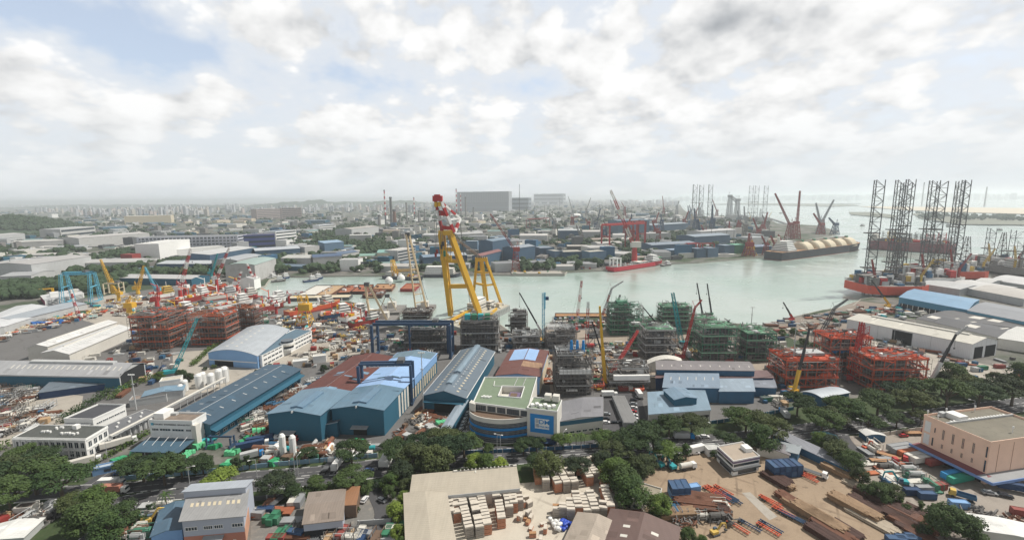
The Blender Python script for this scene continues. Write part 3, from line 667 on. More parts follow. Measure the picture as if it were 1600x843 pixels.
# ---- the curved head office
def head_office():
 L0,R0,BK,BL =P(733,629,16.6),P(824,640,16.6),P(839,589,16.6),P(757.5,589,16.6)
 H =16.6;rt =thing('office_building',(L0.x,L0.y,0),'curved cream and blue glass office with a green roof terrace and blue sign','office');mark(790,670,'the curved blue and cream office')
 L0.z =R0.z =BK.z =BL.z =0;d =(R0 - L0);n =Vector((d.y,-d.x,0)).normalized();N =28
 def arc(bulge,ins=0.0,a0=0.0,a1=1.0):return [L0 + d * (a0 + (a1 - a0) * i / N) + n * (bulge * (1 - abs(2 * (a0 + (a1 - a0) * i / N) ** .80 - 1) ** 2.3) - ins) for i in range(N + 1)]
 body =arc(7.0,.5) + [BK,BL]
 mb =MB();mb.prism(body,-.3,12.5);mb.build('wall','offwhite',rt)
 def ring(z0,z1,ins,m,name,a0=0.0,a1=1.0,th=.35):
  o,i_ =arc(7.0,ins,a0,a1),arc(7.0,ins + th,a0,a1);mb =MB()
  for k in range(N):mb.hull([(o[k].x,o[k].y,z0),(o[k + 1].x,o[k + 1].y,z0),(i_[k + 1].x,i_[k + 1].y,z0),(i_[k].x,i_[k].y,z0)],[(o[k].x,o[k].y,z1),(o[k + 1].x,o[k + 1].y,z1),(i_[k + 1].x,i_[k + 1].y,z1),(i_[k].x,i_[k].y,z1)])
  return mb.build(name,m,rt)
 for z0,z1 in ((.3,3.4),(4.5,7.0),(8.2,10.8)):
  ring(z0,z1,.32,C('glass'),'window_band',.03);mb =MB();o =arc(7.0,.25)
  for k in range(1,N):
   for t in (0,.5):
    q =o[k].lerp(o[k + 1],t);mb.bz(q.x,q.y,z0,.16,.16,z1 - z0)
  for zz in (z0 + (z1 - z0) * .38,z0 + (z1 - z0) * .7):
   for k in range(1,N):mb.bar((o[k].x,o[k].y,zz),(o[k + 1].x,o[k + 1].y,zz),.1,.1)
  mb.build('mullions','grey',rt)
 for z0,z1 in ((3.4,4.5),(7.0,8.2)):ring(z0,z1,-.12,C('brightblue'),'blue_band',th=.7)
 ring(10.8,13.2,-.2,C('offwhite'),'balcony_parapet',th=.5);ring(0,.5,0,C('offwhite'),'plinth')
 mb =MB();mb.prism(arc(7.0,.8) + [R0 - n * 3,L0 - n * 3],12.5,12.62);mb.build('terrace_floor','brown',rt)
 # top storey, set back behind the terrace
 top =[L0 + d * .06 - n * 1.0,R0 - n * .2,BK,BL]
 cx0,cx1,cy0,cy1 =.40,.82,.30,.66                 # light well
 def tp(a,t,z=0):q =top[0].lerp(top[1],a).lerp(top[3].lerp(top[2],a),t);q.z =z;return q
 mb =MB()
 for pl in ([(0,0),(1,0),(1,cy0),(0,cy0)],[(0,cy0),(cx0,cy0),(cx0,cy1),(0,cy1)],[(cx1,cy0),(1,cy0),(1,cy1),(cx1,cy1)],[(0,cy1),(1,cy1),(1,1),(0,1)]):mb.prism([tp(*q) for q in pl],12.6,16.2)
 mb.build('top_storey','offwhite',rt);mb =MB()
 for pl in ([(.01,.01),(.99,.01),(.99,cy0),(.01,cy0)],[(.01,cy0),(cx0,cy0),(cx0,cy1),(.01,cy1)],[(cx1,cy0),(.99,cy0),(.99,cy1),(cx1,cy1)],[(.01,cy1),(.99,cy1),(.99,.99),(.01,.99)]):mb.prism([tp(*q) for q in pl],16.2,16.32)
 mb.build('roof','roofgreen',rt);mb =MB()
 for a,b_ in (((0,0),(1,0)),((1,0),(1,1)),((1,1),(0,1)),((0,1),(0,0)),((cx0,cy0),(cx0,cy1)),((cx0,cy1),(cx1,cy1)),((cx1,cy1),(cx1,cy0)),((cx1,cy0),(cx0,cy0))):mb.bar(tp(*a,16.55),tp(*b_,16.55),.35,.8)
 mb.build('parapet','white',rt);mb =MB();mb.prism([tp(.56,.34),tp(.8,.34),tp(.8,.55),tp(.58,.55)],13,15.2);mb.build('plant_room','purple',rt)
 mb =MB();mb.prism([tp(.60,.40),tp(.72,.40),tp(.72,.5),tp(.60,.5)],15.2,15.5);mb.build('hatch','brown',rt)
 for i,(a0,a1) in enumerate(((.04,.24),(.27,.42),(.45,.60),(.63,.85),(.88,.99))):
  mb =MB();mb.mi =1;mb.bar(tp(a0,0,14.4) + n * .05,tp(a1,0,14.4) + n * .05,.08,2.9);mb.mi =0
  for k in range(7):mb.bar(tp(a0 + (a1 - a0) * k / 6,0,13) + n * .1,tp(a0 + (a1 - a0) * k / 6,0,15.8) + n * .1,.1,.1)
  mb.build('window',['grey','glass'],rt)
 mb =MB();q =L0 - n * 0;mb.prism([L0,L0 + d * .12 + n * 1.2,L0 + d * .11 - n * .2,L0 - n * 3.5],12.5,16.9);mb.build('corner_wall','offwhite',rt)
 # rooftop pipes and units
 mb =MB()
 for i in range(6):q =tp(.12 + i * .03,.22 + (i % 2) * .03);mb.bz(q.x,q.y,16.3,1.2,.9,.8)
 mb.build('condenser_units','white',rt);mb =MB();mb.bar(tp(.24,.66,16.5),tp(.22,.85,16.5),.3,.3);mb.bar(tp(.24,.66,16.5),tp(.4,.66,16.5),.3,.3);mb.build('roof_pipe','white',rt)
 for a in (.62,.78):mb =MB();mb.bar(tp(a,.7,16.5),tp(a + .02,.98,16.8),.25,.25);mb.build('roof_pipe','lgrey',rt)
 # sign block
 e =d.normalized();A =R0 + n * .6;Bq =A + e * 15.0;mb =MB();HS =17.6;B2 =Bq - n * 13;A2 =A - n * 13
 mb.prism([A,Bq,B2,A2],3.2,HS);mb.prism([A - n * 1,Bq - n * 1,B2,A2],-.3,3.2);mb.build('sign_block','offwhite',rt)
 mb =MB();i4 =[A - n * .4 + e * .4,Bq - n * .4 - e * .4,B2 + n * .4 - e * .4,A2 + n * .4 + e * .4];mb.prism(i4,HS,HS + .1);mb.build('roof','roofgreen',rt)
 mb =MB();pp =[A,Bq,B2,A2]
 for i in range(4):mb.bar(pp[i] + Vector((0,0,HS + .3)),pp[(i + 1) % 4] + Vector((0,0,HS + .3)),.3,.7)
 mb.build('parapet','white',rt)
 for i in range(2):q =A + e * (8.3 + i * 4.2) - n * 11;mb =MB();mb.bz(q.x,q.y,HS + .8,3.2,3.2,3.0,math.atan2(d.y,d.x));mb.build('cooling_tower','offwhite',rt)
 for i in range(6):q =A + e * (2 + i * 2.1) - n * (3 + (i % 2) * 1.5);mb =MB();mb.bz(q.x,q.y,HS + .1,1.7,2.2,1.3,.3);mb.build('chiller','white',rt)
 rz =math.atan2(d.y,d.x);zc =10.6
 mb =MB();c0 =A + e * 1.6 + n * .1;c1 =A + e * 13.4 + n * .1;mb.bar(c0 + Vector((0,0,zc)),c1 + Vector((0,0,zc)),.15,9.6);s0 =mb.build('sign','brightblue',rt)
 mb =MB();w0 =A + e * 4.0 + n * .22;w1 =A + e * 11.2 + n * .22;mb.bar(w0 + Vector((0,0,zc + .1)),w1 + Vector((0,0,zc + .1)),.12,5.2);mb.build('sign_panel','white',s0)
 cc =A + e * 8.7 + n * .32;text3d('DM',(cc.x,cc.y,zc + 1.0),3.1,R(90),rz,'brightblue',s0,font_w=1.15)
 text3d('DYNA MAC',(cc.x,cc.y,zc - 1.35),1.25,R(90),rz,'brightblue',s0)
 for k,zz in enumerate((1.35,-.9)):
  q =A + e * 5.2 + n * .32;mb =MB();z =zc + zz
  for j in range(3):mb.bar(q + Vector((0,0,z - .7 + j * .7)) - e * .7,q + Vector((0,0,z - .7 + j * .7)) + e * .7,.06,.18)
  for j in (-.7,0,.7):mb.bar(q + e * j + Vector((0,0,z - .8)),q + e * j + Vector((0,0,z + .8)),.06,.18)
  mb.build('lettering','navy',s0)
 mb =MB();lo =[A + e * 1.0 + Vector((0,0,3.2)),Bq + Vector((0,0,3.2)),Bq + n * 3.5 + Vector((0,0,2.4)),A + e * 1.0 + n * 3.5 + Vector((0,0,2.4))];mb.hull(lo,[v + Vector((0,0,.3)) for v in lo]);mb.build('porch_canopy','navy',rt)
head_office()
# grey roofed hall with blue eave band, right of it
b =Bld('warehouse','grey roofed workshop with a blue eave band, between the curved office and the car park','workshop',(872,659),(942,650),(942,620),674,wall='offwhite',kind_='gable',rise=1.0,rgb=(.20,.20,.215),over=.3)
b.panel('A',0,1,b.h - 2.2,b.h,C('tealwall'),'wall_band',.12);b.panel('B',0,1,b.h - 2.2,b.h,C('tealwall'),'wall_band',.12);b.windows('A',.1,.95,1.6,2.8,6,fill=.7)
mark(905,655,'the grey roofed workshop with the blue eave band')
b =simple_bld('lean_to','long flat grey parking canopy down the middle of the car park','canopy',P(975,645).to_2d(),7.5,34,3.0,R(-2),C('grey'),'flat',0,(.2,.2,.2),par=0)
b =Bld('workshop','pale blue grey workshop with a square raised roof lantern and white roller door wall','workshop',(1014,647),(1110,640),(1100,611),662,wall='offwhite',kind_='mono',axis='s',rise=1.6,rgb=(.19,.27,.34),over=.4,h=6.3)
mark(1060,630,'the pale blue workshop with the raised roof lantern')
g =simple_bld('roof_lantern_x','','',b.pt(.53,.55).to_2d(),13,13,10.6,b.rz,C('tealwall'),'gable',1.2,(.17,.25,.33))
for k in list(g.root.children):k.parent =b.root;k.location =k.location + (g.root.location - b.root.location)
bpy.data.objects.remove(g.root)
b.panel('A',.06,.24,0,3.9,C('lgrey'),'roller_door');b.panel('A',.34,.98,2.6,3.7,C('dark'),'window_band');b.panel('A',-.01,1.01,b.h - .5,b.h,C('white'),'gutter',.3,.3)
# long grey and maroon roofs
b =Bld('shed','long grey roofed shed with a row of roof vents, behind the blue walled workshops','shed',(1026,577),(1179,579),(1170,565),590,wall='bluewall',kind_='gable',axis='s',rise=1.2,rgb=(.20,.185,.19),h=12)
b.skylights((.3,),[.06 + .1 * i for i in range(10)],.12,.008,'offwhite')
b =Bld('shed','low maroon roofed shed in front of the long grey roofed shed','shed',(1025,590),(1208,590),(1203,581),600,wall='navy',kind_='mono',axis='s',rise=.9,rgb=(.16,.10,.10),h=8)
b =Bld('workshop','bright blue walled workshop with a grey blue roof and pale roof lights','workshop',(1036,605),(1124,606),(1122,588),624,wall='bluewall',kind_='mono',axis='s',rise=1.8,rgb=(.19,.25,.32),h=9)
b.skylights((.62,),[.12 + .155 * i for i in range(6)],.2,.012,'offwhite');mark(1100,610,'the bright blue walled workshops')
b =Bld('workshop','bright blue walled annex with a lighter roof, east of the blue workshops','workshop',(1124,611),(1179,611),(1175,595),628,wall='bluewall',kind_='mono',axis='s',rise=1.4,rgb=(.24,.30,.36),h=7.5)
b =Bld('workshop','blue walled store with a lean grey roof at the east end of the workshop row','workshop',(1174,604),(1213,606),(1208,592),618,wall='bluewall',kind_='mono',axis='s',rise=1.0,rgb=(.20,.22,.26),h=6)
b =Bld('shelter','white barrel vaulted shelter behind the long grey roofed shed','shelter',(1012,569),(1066,566),(1064,560),576,wall='offwhite',kind_='arch',axis='t',rise=3.2,rgb=(.62,.60,.55),h=5.5,over=.2)
# big white warehouse, right
b =Bld('warehouse','huge white warehouse with a cream roof and one wide black opening','warehouse',(1324,498),(1519,537),(1559,531),561,wall=mat('white sheet wall',(.66,.66,.67),var=.06,stripe=.08,ang=R(-62),dirt=.1,dcol=(.4,.36,.32)),kind_='gable',axis='s',rise=3.4,rgb=(.55,.53,.47),over=.7)
mark(1430,520,'the huge white warehouse');b.panel('A',.41,.575,0,b.h - 1.2,C('dark'),'doorway_shade',.08);b.panel('B',.12,.45,0,b.h - 3,C('dark'),'doorway_shade',.08);b.panel('B',.55,.95,0,b.h - 3,C('dark'),'doorway_shade',.08)
b.ridge(.12,.9,.12,.7,C('offwhite'),'ridge_vent',.3)
for i in range(1,7):b.panel('A',i / 7,i / 7 + .003,0,b.h,C('lgrey'),'downpipe',.12)
# dark roofed complex behind it
for k,(A_,B_,C__,rgb,lab) in enumerate((((1432,497),(1558,527),(1600,517),(.075,.075,.08),'charcoal north light roofed works behind the huge white warehouse'),((1452,491),(1600,515),(1650,507),(.09,.088,.09),'second charcoal roofed works hall, farther from the white warehouse'),((1560,528),(1640,540),(1665,520),(.5,.5,.48),'white sheet roofed works annex at the end of the white warehouse'))):
 b =Bld('works',lab,'works',A_,B_,C__,B_[1] + 16,wall='offwhite',kind_='gable',axis='s',rise=1.5,rgb=rgb,h=7 + k * .6)
 b.skylights((.33,),[.12 + .3 * k,.62],.2,.13,'offwhite','roof_sheet');b.skylights((.78,),[.3,.5,.85],.3,.03,'offwhite','roof_sheet')
# blue sheds right
b =Bld('shed','very long blue waterside shed with open dark bays at its quay end','shed',(1405,464),(1512,484),(1530,468),491,wall=mat('blue sheet wall',(.06,.21,.33),var=.08,stripe=.1,ang=R(-60)),kind_='gable',axis='s',rise=2.0,rgb=(.17,.30,.44),h=11)
mark(1450,470,'the long blue waterside shed');b.panel('A',.03,.72,0,5.0,C('dark'),'open_bays_shade',.08)
for i in range(8):b.panel('A',.06 + i * .085,.07 + i * .085,0,5.0,C('offwhite'),'post',.3,.3)
b =Bld('shed','blue walled shed with a weathered grey roof next along from the waterside shed','shed',(1512,485),(1680,518),(1700,500),520,wall=mat('blue sheet wall light',(.10,.27,.38),var=.08,stripe=.1,ang=R(-60)),kind_='gable',axis='s',rise=2.0,rgb=(.22,.23,.25),h=11.5)
mark(1560,500,'the blue shed with the weathered grey roof')
for k,(A_,B_,C__,rgb,kd) in enumerate((((1420,440),(1500,452),(1540,446),(.45,.46,.46),'gable'),((1478,444),(1550,457),(1590,449),(.50,.50,.49),'gable'),((1520,452),(1600,467),(1640,459),(.42,.40,.37),'arch'),((1548,437),(1620,448),(1650,440),(.5,.5,.5),'arch'),((1520,440),(1545,444),(1570,438),(.48,.48,.47),'gable'))):
 b =Bld('shed',('pale grey pitched shed' if kd == 'gable' else 'white barrel roofed shed') + ' on the rig yard quay, ' + ['nearest the blue waterside shed','second from the quay edge','furthest inland of the group','close behind the rigs at the frame edge','smallest of the group'][k],'shed',A_,B_,C__,B_[1] + 10,wall='lgrey',kind_=kd,axis='s',rise=2.5,rgb=rgb,h=8)
# blue pavilion by the red modules and small stores
b =Bld('shed','blue walled open shed with a silver curved roof beside the red steel modules','shed',(1254,612),(1284,621),(1327,613),628,wall='bluewall',kind_='arch',axis='t',rise=1.2,rgb=(.40,.44,.48),h=5.5)
mark(1285,620,'the blue shed with the silver curved roof')
# pink silo building
b =Bld('factory','tall peach rendered factory with a flat weedy roof and blue edged canopy','factory',(1444,650),(1548,693),(1661,677),756,wall='peach',roof=mat('weedy roof',(.16,.145,.11),var=.3,scale=.15,dirt=.5,dcol=(.09,.08,.06)),par=1.0)
mark(1500,720,'the tall peach coloured factory')
H =b.h
for a in (.32,.47,.62,.77):b.windows('A',a,a + .035,H - 7.2,H - 2.4,1,fill=1,frame='peach',sub=2);b.windows('A',a + .005,a + .035,H - 11.4,H - 9.2,1,fill=1,frame='peach',sub=2)
for a in (.965,):b.windows('A',a - .01,a + .02,H - 6.5,H - 1.6,1,fill=1,frame='peach',sub=1);b.windows('A',a - .01,a + .02,H - 13,H - 7.6,1,fill=1,frame='peach',sub=1)
b.windows('A',.19,.215,H - 5.5,H - 3,1,fill=1,frame='peach',sub=1);b.windows('A',.17,.2,H - 12,H - 8,1,fill=1,frame='peach',sub=1)
for z in (H - 6.4,H - 12.4):b.panel('A',.035,.13,z,z + 5.0,C('white'),'sign_board',.15)
b.canopy('A',-.03,1.08,4.6,5.5,mat('canopy top',(.18,.06,.07),var=.2),.3);b.canopy('B',-.12,1.0,4.6,5.0,C('grey'),.3)
p,q =b.edge('A');dd =(q - p).normalized();nn =Vector((dd.y,-dd.x,0));mb =MB();mb.bar(p - dd + nn * 5.6 + Vector((0,0,4.6)),q + dd * 5.6 + nn * 5.6 + Vector((0,0,4.6)),.3,1.1);ee =b.w.normalized();mb.bar(q + dd * 5.6 + nn * 5.6 + Vector((0,0,4.6)),q + dd * 5.6 + ee * 40 + Vector((0,0,4.6)),.3,1.1);mb.build('canopy_edge',mat('periwinkle',(.16,.26,.50),var=.1),b.root)
b.panel('A',.02,.95,0,3.8,C('dark'),'loading_bays_shade',.05);b.panel('B',.35,.6,5.5,H - 1,mat('peach joint',(.42,.27,.2)),'joint',.02,.05) if 0 else None
for i in range(4):
 b.panel('B',.12 + i * .2,.125 + i * .2,5,H - .6,mat('peach joint',(.42,.27,.2)),'downpipe',.1,.15)
b.roofbox(.2,.28,6,5,2.4,'white','plant_room');b.roofbox(.07,.2,2,3,2,'lgrey','roof_tank')
mb =MB();mb.bar(b.pt(.0,.42,H + .6),b.pt(1,.42,H + .6),.6,1.2) if 0 else mb.bar(b.pt(.33,.02,H + .5),b.pt(.33,1,H + .5),.5,1.0);mb.build('roof_upstand','lgrey',b.root)
for i in range(18):b.roofbox(.30,.12 + i * .045,.9,.9,.8,'white','condenser_unit')
for i,(a,t) in enumerate(((.02,.03),(.02,.3),(.05,.7),(.2,.02),(.8,.5))):mb =MB();q =b.pt(a,t);mb.bz(q.x,q.y,H,.2,.2,3.2);mb.bz(q.x,q.y,H + 2.2,.5,.5,.9);mb.build('antenna','white',b.root)
# bottom row
b =Bld('factory','grey clad workshop with a stepped roof over a salmon brick ground floor','workshop',(284,812),(380,804),(386,771),848,wall=mat('grey blue cladding',(.36,.39,.45),var=.06),kind_='mono',axis='s',rise=1.2,rgb=(.28,.28,.28),over=.9)
mark(330,790,'the grey clad workshop with the stepped roof')
b.panel('A',0,1,0,b.h * .42,C('brick'),'brick_wall',.1);b.panel('B',0,1,0,b.h * .55,mat('salmon wall',(.50,.28,.19),var=.1),'brick_wall',.1)
for a0,a1 in ((.04,.23),(.34,.48),(.51,.65),(.80,.98)):b.windows('A',a0,a1,b.h * .62,b.h * .74,1,fill=1,sub=4)
for a in (.3,.55,.8):b.windows('A',a,a + .04,.8,2.0,1,fill=1,sub=1)
b.canopy('A',.32,.66,4.2,2.2,C('grey'),.8)
b.skylights((.55,),[.10,.19,.28,.39,.48,.57,.71,.80,.89],.16,.05,'cream')
g =simple_bld('roof_step_x','','',b.pt(.5,1.12).to_2d(),b.L + 1.4,5.5,b.h + 3.6,b.rz,mat('grey blue cladding',()),'mono',-.8,(.34,.37,.41),axis='s')
for k in list(g.root.children):k.parent =b.root;k.location =k.location + (g.root.location - b.root.location)
bpy.data.objects.remove(g.root)
b =Bld('shed','low slate blue roofed lean-to building joined to the grey clad workshop','shed',(236,838),(284,826),(296,782),846,wall='skyblue',kind_='gable',axis='t',rise=1.0,rgb=(.07,.125,.18),over=.4,h=4.6)
for t in (.2,.45,.7):roofpatch(b,.0,1,t,t + .012,C('lgrey'),.25)
BEIGE =roofm('beige',(.39,.35,.285),R(85),.12,.15,(.3,.25,.19),.8)
b =Bld('warehouse','beige roofed warehouse wing running down towards the brick stacks','warehouse',(636,862),(714,862),(697,771),905,wall='lgrey',roof=BEIGE,kind_='gable',axis='t',rise=.9,over=.5,h=6.5)
b.ridge(-.02,.98,.014,.1,C('cream'),'ridge_cap',.1);mark(680,820,'the beige roofed warehouse wing')
b =Bld('warehouse','long beige roofed warehouse along the road behind the brick stacks','warehouse',(640,779),(812,762),(806,733),778,wall='offwhite',roof=BEIGE,kind_='mono',axis='s',rise=1.6,over=.3,h=6.0)
mark(760,745,'the long beige roofed warehouse by the road')
b.panel('A',0.25,1,b.h - .9,b.h + .2,C('lgrey'),'gutter',.5,.4);b.panel('A',.28,.99,0,b.h - 1.6,C('offwhite'),'wall_band',.05)
b.roofbox(.6,.93,.6,2.6,.5,'offwhite','roof_vent',b.h + 1.2);
for i in range(16):b.roofbox(.42 + i * .037,.985,2.8,.7,.7,'offwhite','parapet_block',b.h + 1.5)
b =Bld('warehouse','brown corrugated roof workshop in the tarmac yard','workshop',(474,818),(535,811),(539,764),842,wall=mat('grey blue cladding',()),kind_='gable',axis='s',rise=1.2,rgb=(.23,.19,.16),over=.5,h=6.5)
b.panel('A',0,1,0,3.6,C('dark'),'open_front_shade',.05);mark(505,790,'the brown corrugated roof workshop')
b =Bld('shed','rust orange roofed annex on the east side of the brown roofed workshop','shed',(536,789),(556,788),(562,762),808,wall='brown',kind_='mono',axis='s',rise=.6,rgb=(.27,.14,.075),over=.3,h=5.4)
b =Bld('office_building','small two storey white office with a tan roof and dark ribbon windows','office',(1121,698),(1146,721),(1187,713),743,wall='white',roof=mat('tan roof',(.36,.30,.24),var=.12,dirt=.2),par=.6)
mark(1155,720,'the small tan roofed white office')
for s_ in ('A','B'):
 b.panel(s_,0,1,b.h - .9,b.h - .1,C('purple'),'fascia',.15);b.panel(s_,.02,.98,b.h - 2.6,b.h - 1.4,C('glass'),'window_band',.05);b.panel(s_,-.02,1.02,b.h * .36,b.h * .46,C('dgrey'),'sun_shade',.9,.9);b.panel(s_,.2,.9,.3,b.h * .3,C('glass'),'window_band',.05)
b.roofbox(.5,.82,4,3.2,1.8,'white','stair_house')
b =simple_bld('guard_house','low white annex beside the tan roofed office','annex',P(1113,708).to_2d(),7,5,3.2,R(5),C('white'),'flat',0,(.5,.5,.48));b.panel('A',.1,.9,1.4,2.2,C('glass'),'window_band')
b =simple_bld('store_room','small flat roofed stone grey store under the bright round tree','store',P(990,785).to_2d(),10,8,4.2,R(-38),C('offwhite'),'flat',0,(.25,.22,.17));b.panel('A',.3,.55,0,2.8,C('dark'),'doorway_shade');b.panel('A',.65,.85,1.2,2.4,C('glass'),'window')
b =simple_bld('store_room','second flat roofed store room behind the bright round tree','store',P(1013,778).to_2d(),9,6,3.6,R(-30),C('offwhite'),'flat',0,(.28,.25,.19))
b =simple_bld('shed','low beige ridged shed roof at the bottom edge beside the rubbish heap','shed',P(925,848).to_2d(),15,16,4,R(-25),C('lgrey'),'gable',1.5,(.34,.29,.24));
b =simple_bld('shed','low chocolate brown ridged shed roof at the bottom edge','shed',P(1000,850).to_2d(),24,17,4.2,R(-25),C('lgrey'),'gable',2.0,(.13,.085,.075));b.skylights((.3,.7),(.2,.5),.1,.08,'offwhite');mark(980,840,'the brown ridged shed at the bottom edge')
b =simple_bld('open_shed','long narrow grey roofed open shed between the blue containers and the trees','shed',P(1266,712).to_2d(),34,5.5,3.6,R(-62),C('bluewall'),'mono',.8,(.24,.25,.28),axis='s')
b =simple_bld('shed','small grey shed standing beside the stacked blue containers','shed',P(1232,712).to_2d(),8,8,3.8,R(-40),C('bluewall'),'mono',.6,(.28,.31,.33))
b =simple_bld('shed','small L shaped grey and white shed near the trees east of the tan office','shed',P(1207,710).to_2d(),13,8,3.8,R(-30),C('offwhite'),'gable',1.0,(.15,.14,.15))
b =simple_bld('shed','tiny turquoise roofed hut in the trees by the peach factory yard','hut',P(1290,692).to_2d(),9,6,3.4,R(-20),C('bluewall'),'gable',1.0,(.10,.30,.42))
b =simple_bld('guard_house','blue and white gate lodge on the apron west of the peach factory','lodge',P(1362,686).to_2d(),9,5,3.2,R(-5),C('bluewall'),'arch',1.0,(.60,.60,.58))
b =simple_bld('guard_house','small white guard house by the office gate','guard house',P(88,731).to_2d(),4,3.4,3.0,R(20),C('white'),'flat',0,(.6,.58,.52));b.panel('A',.2,.8,1.0,2.2,C('glass'),'window')
b =simple_bld('guard_house','pale blue flat roofed guard house at the head of the lane','guard house',P(165,737).to_2d(),8,3.4,3.0,R(28),C('skyblue'),'flat',0,(.40,.45,.5));b.panel('A',.5,.8,1.0,2.2,C('glass'),'window')
b =simple_bld('hut','tiny white brick hut in the scrap yard at the lower left','hut',P(43,801).to_2d(),6,4,3.2,R(10),C('offwhite'),'flat',0,(.15,.12,.1));b.panel('A',.4,.6,0,2.2,C('dark'),'doorway_shade')
b =simple_bld('shed','small white corrugated roofed shed at the lower left corner','shed',P(12,842).to_2d(),16,10,3,R(15),C('lgrey'),'gable',1,(.62,.62,.60))
b =simple_bld('shed','white flat roofed shed at the lower right edge among trees','shed',P(1570,838).to_2d(),20,9,3.5,R(-20),C('offwhite'),'gable',.6,(.66,.66,.64))
# ---- left yard sheds
b =Bld('warehouse','long grey ridge vented warehouse with a dark open gable end','warehouse',(-70,583),(186,588),(226,567),600,wall='lgrey',kind_='gable',axis='s',rise=4.5,rgb=(.34,.345,.355),over=.8,h=9.5)
b.ridge(.38,.9,.16,.9,C('lgrey'),'ridge_vent',.3);b.panel('B',.04,.96,0,b.h + 1.2,C('dark'),'doorway_shade',.06);b.skylights((.28,),[.3 + .035 * i for i in range(20)],.14,.008,'offwhite');mark(100,575,'the long grey warehouse with the dark gable end')
b.panel('A',0,1,1.2,b.h - 1.2,C('tealwall'),'wall_band',.05)
g =simple_bld('canopy_roof','flat slate canopy roof in front of the long grey warehouse','canopy',P(135,608).to_2d(),40,15,4.5,R(25),C('navy'),'mono',1,(.13,.16,.19),axis='s')
g =simple_bld('canopy_roof','blue sheet canopy along the foot of the long grey warehouse','canopy',P(125,592).to_2d(),52,8,5,R(-2),C('navy'),'mono',1,(.14,.24,.34),axis='s')
for k,(A_,B_,C__,base) in enumerate((((64,551),(108,553),(205,512),561),((42,544),(74,541),(182,503),552))):
 b =Bld('warehouse','white ribbed roof warehouse ' + ('nearer the stacked timber lane' if k else 'with a lower front gable, nearest the blue cargo bags'),'warehouse',A_,B_,C__,base,wall='offwhite',kind_='gable',axis='t',rise=2.5,rgb=(.56,.56,.55),over=.6,h=9)
 b.skylights((.3,.7),[.06 + .05 * i for i in range(18)],.2,.006,'lgrey');b.ridge(.12,.97,.07,.5,C('offwhite'),'ridge_vent',.2)
mark(130,530,'the white ribbed roof warehouses')
for A_,B_,C__,lab in (((-60,512),(-2,512),(74,478),'pale ribbed warehouse at the far left edge of the shipyard'),((-20,500),(26,500),(135,474),'long grey warehouse pointing at the blue gantry frame'),((-60,522),(6,510),(50,496),'low cream roofed shed at the far left edge')):
 b =Bld('warehouse',lab,'warehouse',A_,B_,C__,B_[1] + 9,wall='lgrey',kind_='gable',axis='t',rise=2.2,rgb=(.50,.51,.52) if 'grey' not in lab else (.30,.33,.36),over=.6,h=8)
# curved blue hall with white three storey office
b =Bld('hall','blue fronted arched hall joined to the white three storey office','hall',(325,551),(402,556),(452,515),571,wall='skyblue',kind_='arch',axis='t',rise=3.6,rgb=(.36,.39,.42),over=.6,h=9.5)
b.skylights((.3,.5),[.12 + .12 * i for i in range(7)],.05,.03,'offwhite');b.panel('A',.12,.5,0,4.2,C('dark'),'doorway_shade');b.panel('A',0,.98,4.2,4.8,C('white'),'fascia',.2)
b =Bld('office_building','white three storey office with dark ribbon windows and a curved stair bay','office',(380,552),(409,556),(487,517),574,wall='white',kind_='flat',rgb=(.10,.14,.17),roof=mat('office blue roof',(.10,.16,.21)),par=.6)
mark(430,550,'the white three storey office with the curved bay')
for r in range(3):b.windows('B',.02,.36,1 + r * 3.4,2.5 + r * 3.4,5,fill=.8,sub=2);b.windows('B',.62,.98,1 + r * 3.4,2.5 + r * 3.4,6,fill=.8,sub=2);b.windows('A',.08,.92,1 + r * 3.4,2.5 + r * 3.4,3,fill=.7)
for z in (4.2,8.6):mb =MB();c =b.pt(1,.47);mb.lathe((c.x,c.y,z),[(5.2,0),(5.2,1.3)],20);mb.build('curved_bay','white',b.root);mb =MB();mb.lathe((c.x,c.y,z + 1.3),[(4.6,0),(4.6,1.6)],20);mb.build('curved_window','glass',b.root)
mb =MB();c =b.pt(1,.47);mb.lathe((c.x,c.y,b.h - 1.2),[(5.4,0),(5.4,1.2)],20);mb.build('curved_roof','offwhite',b.root)
b =Bld('shed','small mono pitched grey shed behind the very long slate blue shed','shed',(402,562),(452,572),(470,556),582,wall='bluewall',kind_='mono',axis='s',rise=1,rgb=(.12,.17,.22),h=6) if 0 else None
# covered canopies and container offices at mid yard
for i,(x,y,L,D,h,c_,lab) in enumerate(((370,577,10,6,3.2,(.6,.6,.58),'white flat site cabin among the crates east of the white three storey office'),(400,573,9,5,5,(.62,.6,.55),'taller white site cabin on the pale yard'),(415,552,0,0,0,0,0))):
 if L:simple_bld('site_cabin',lab,'cabin',P(x + 100,y - 8).to_2d(),L,D,h,R(20),C('white'),'flat',0,c_)
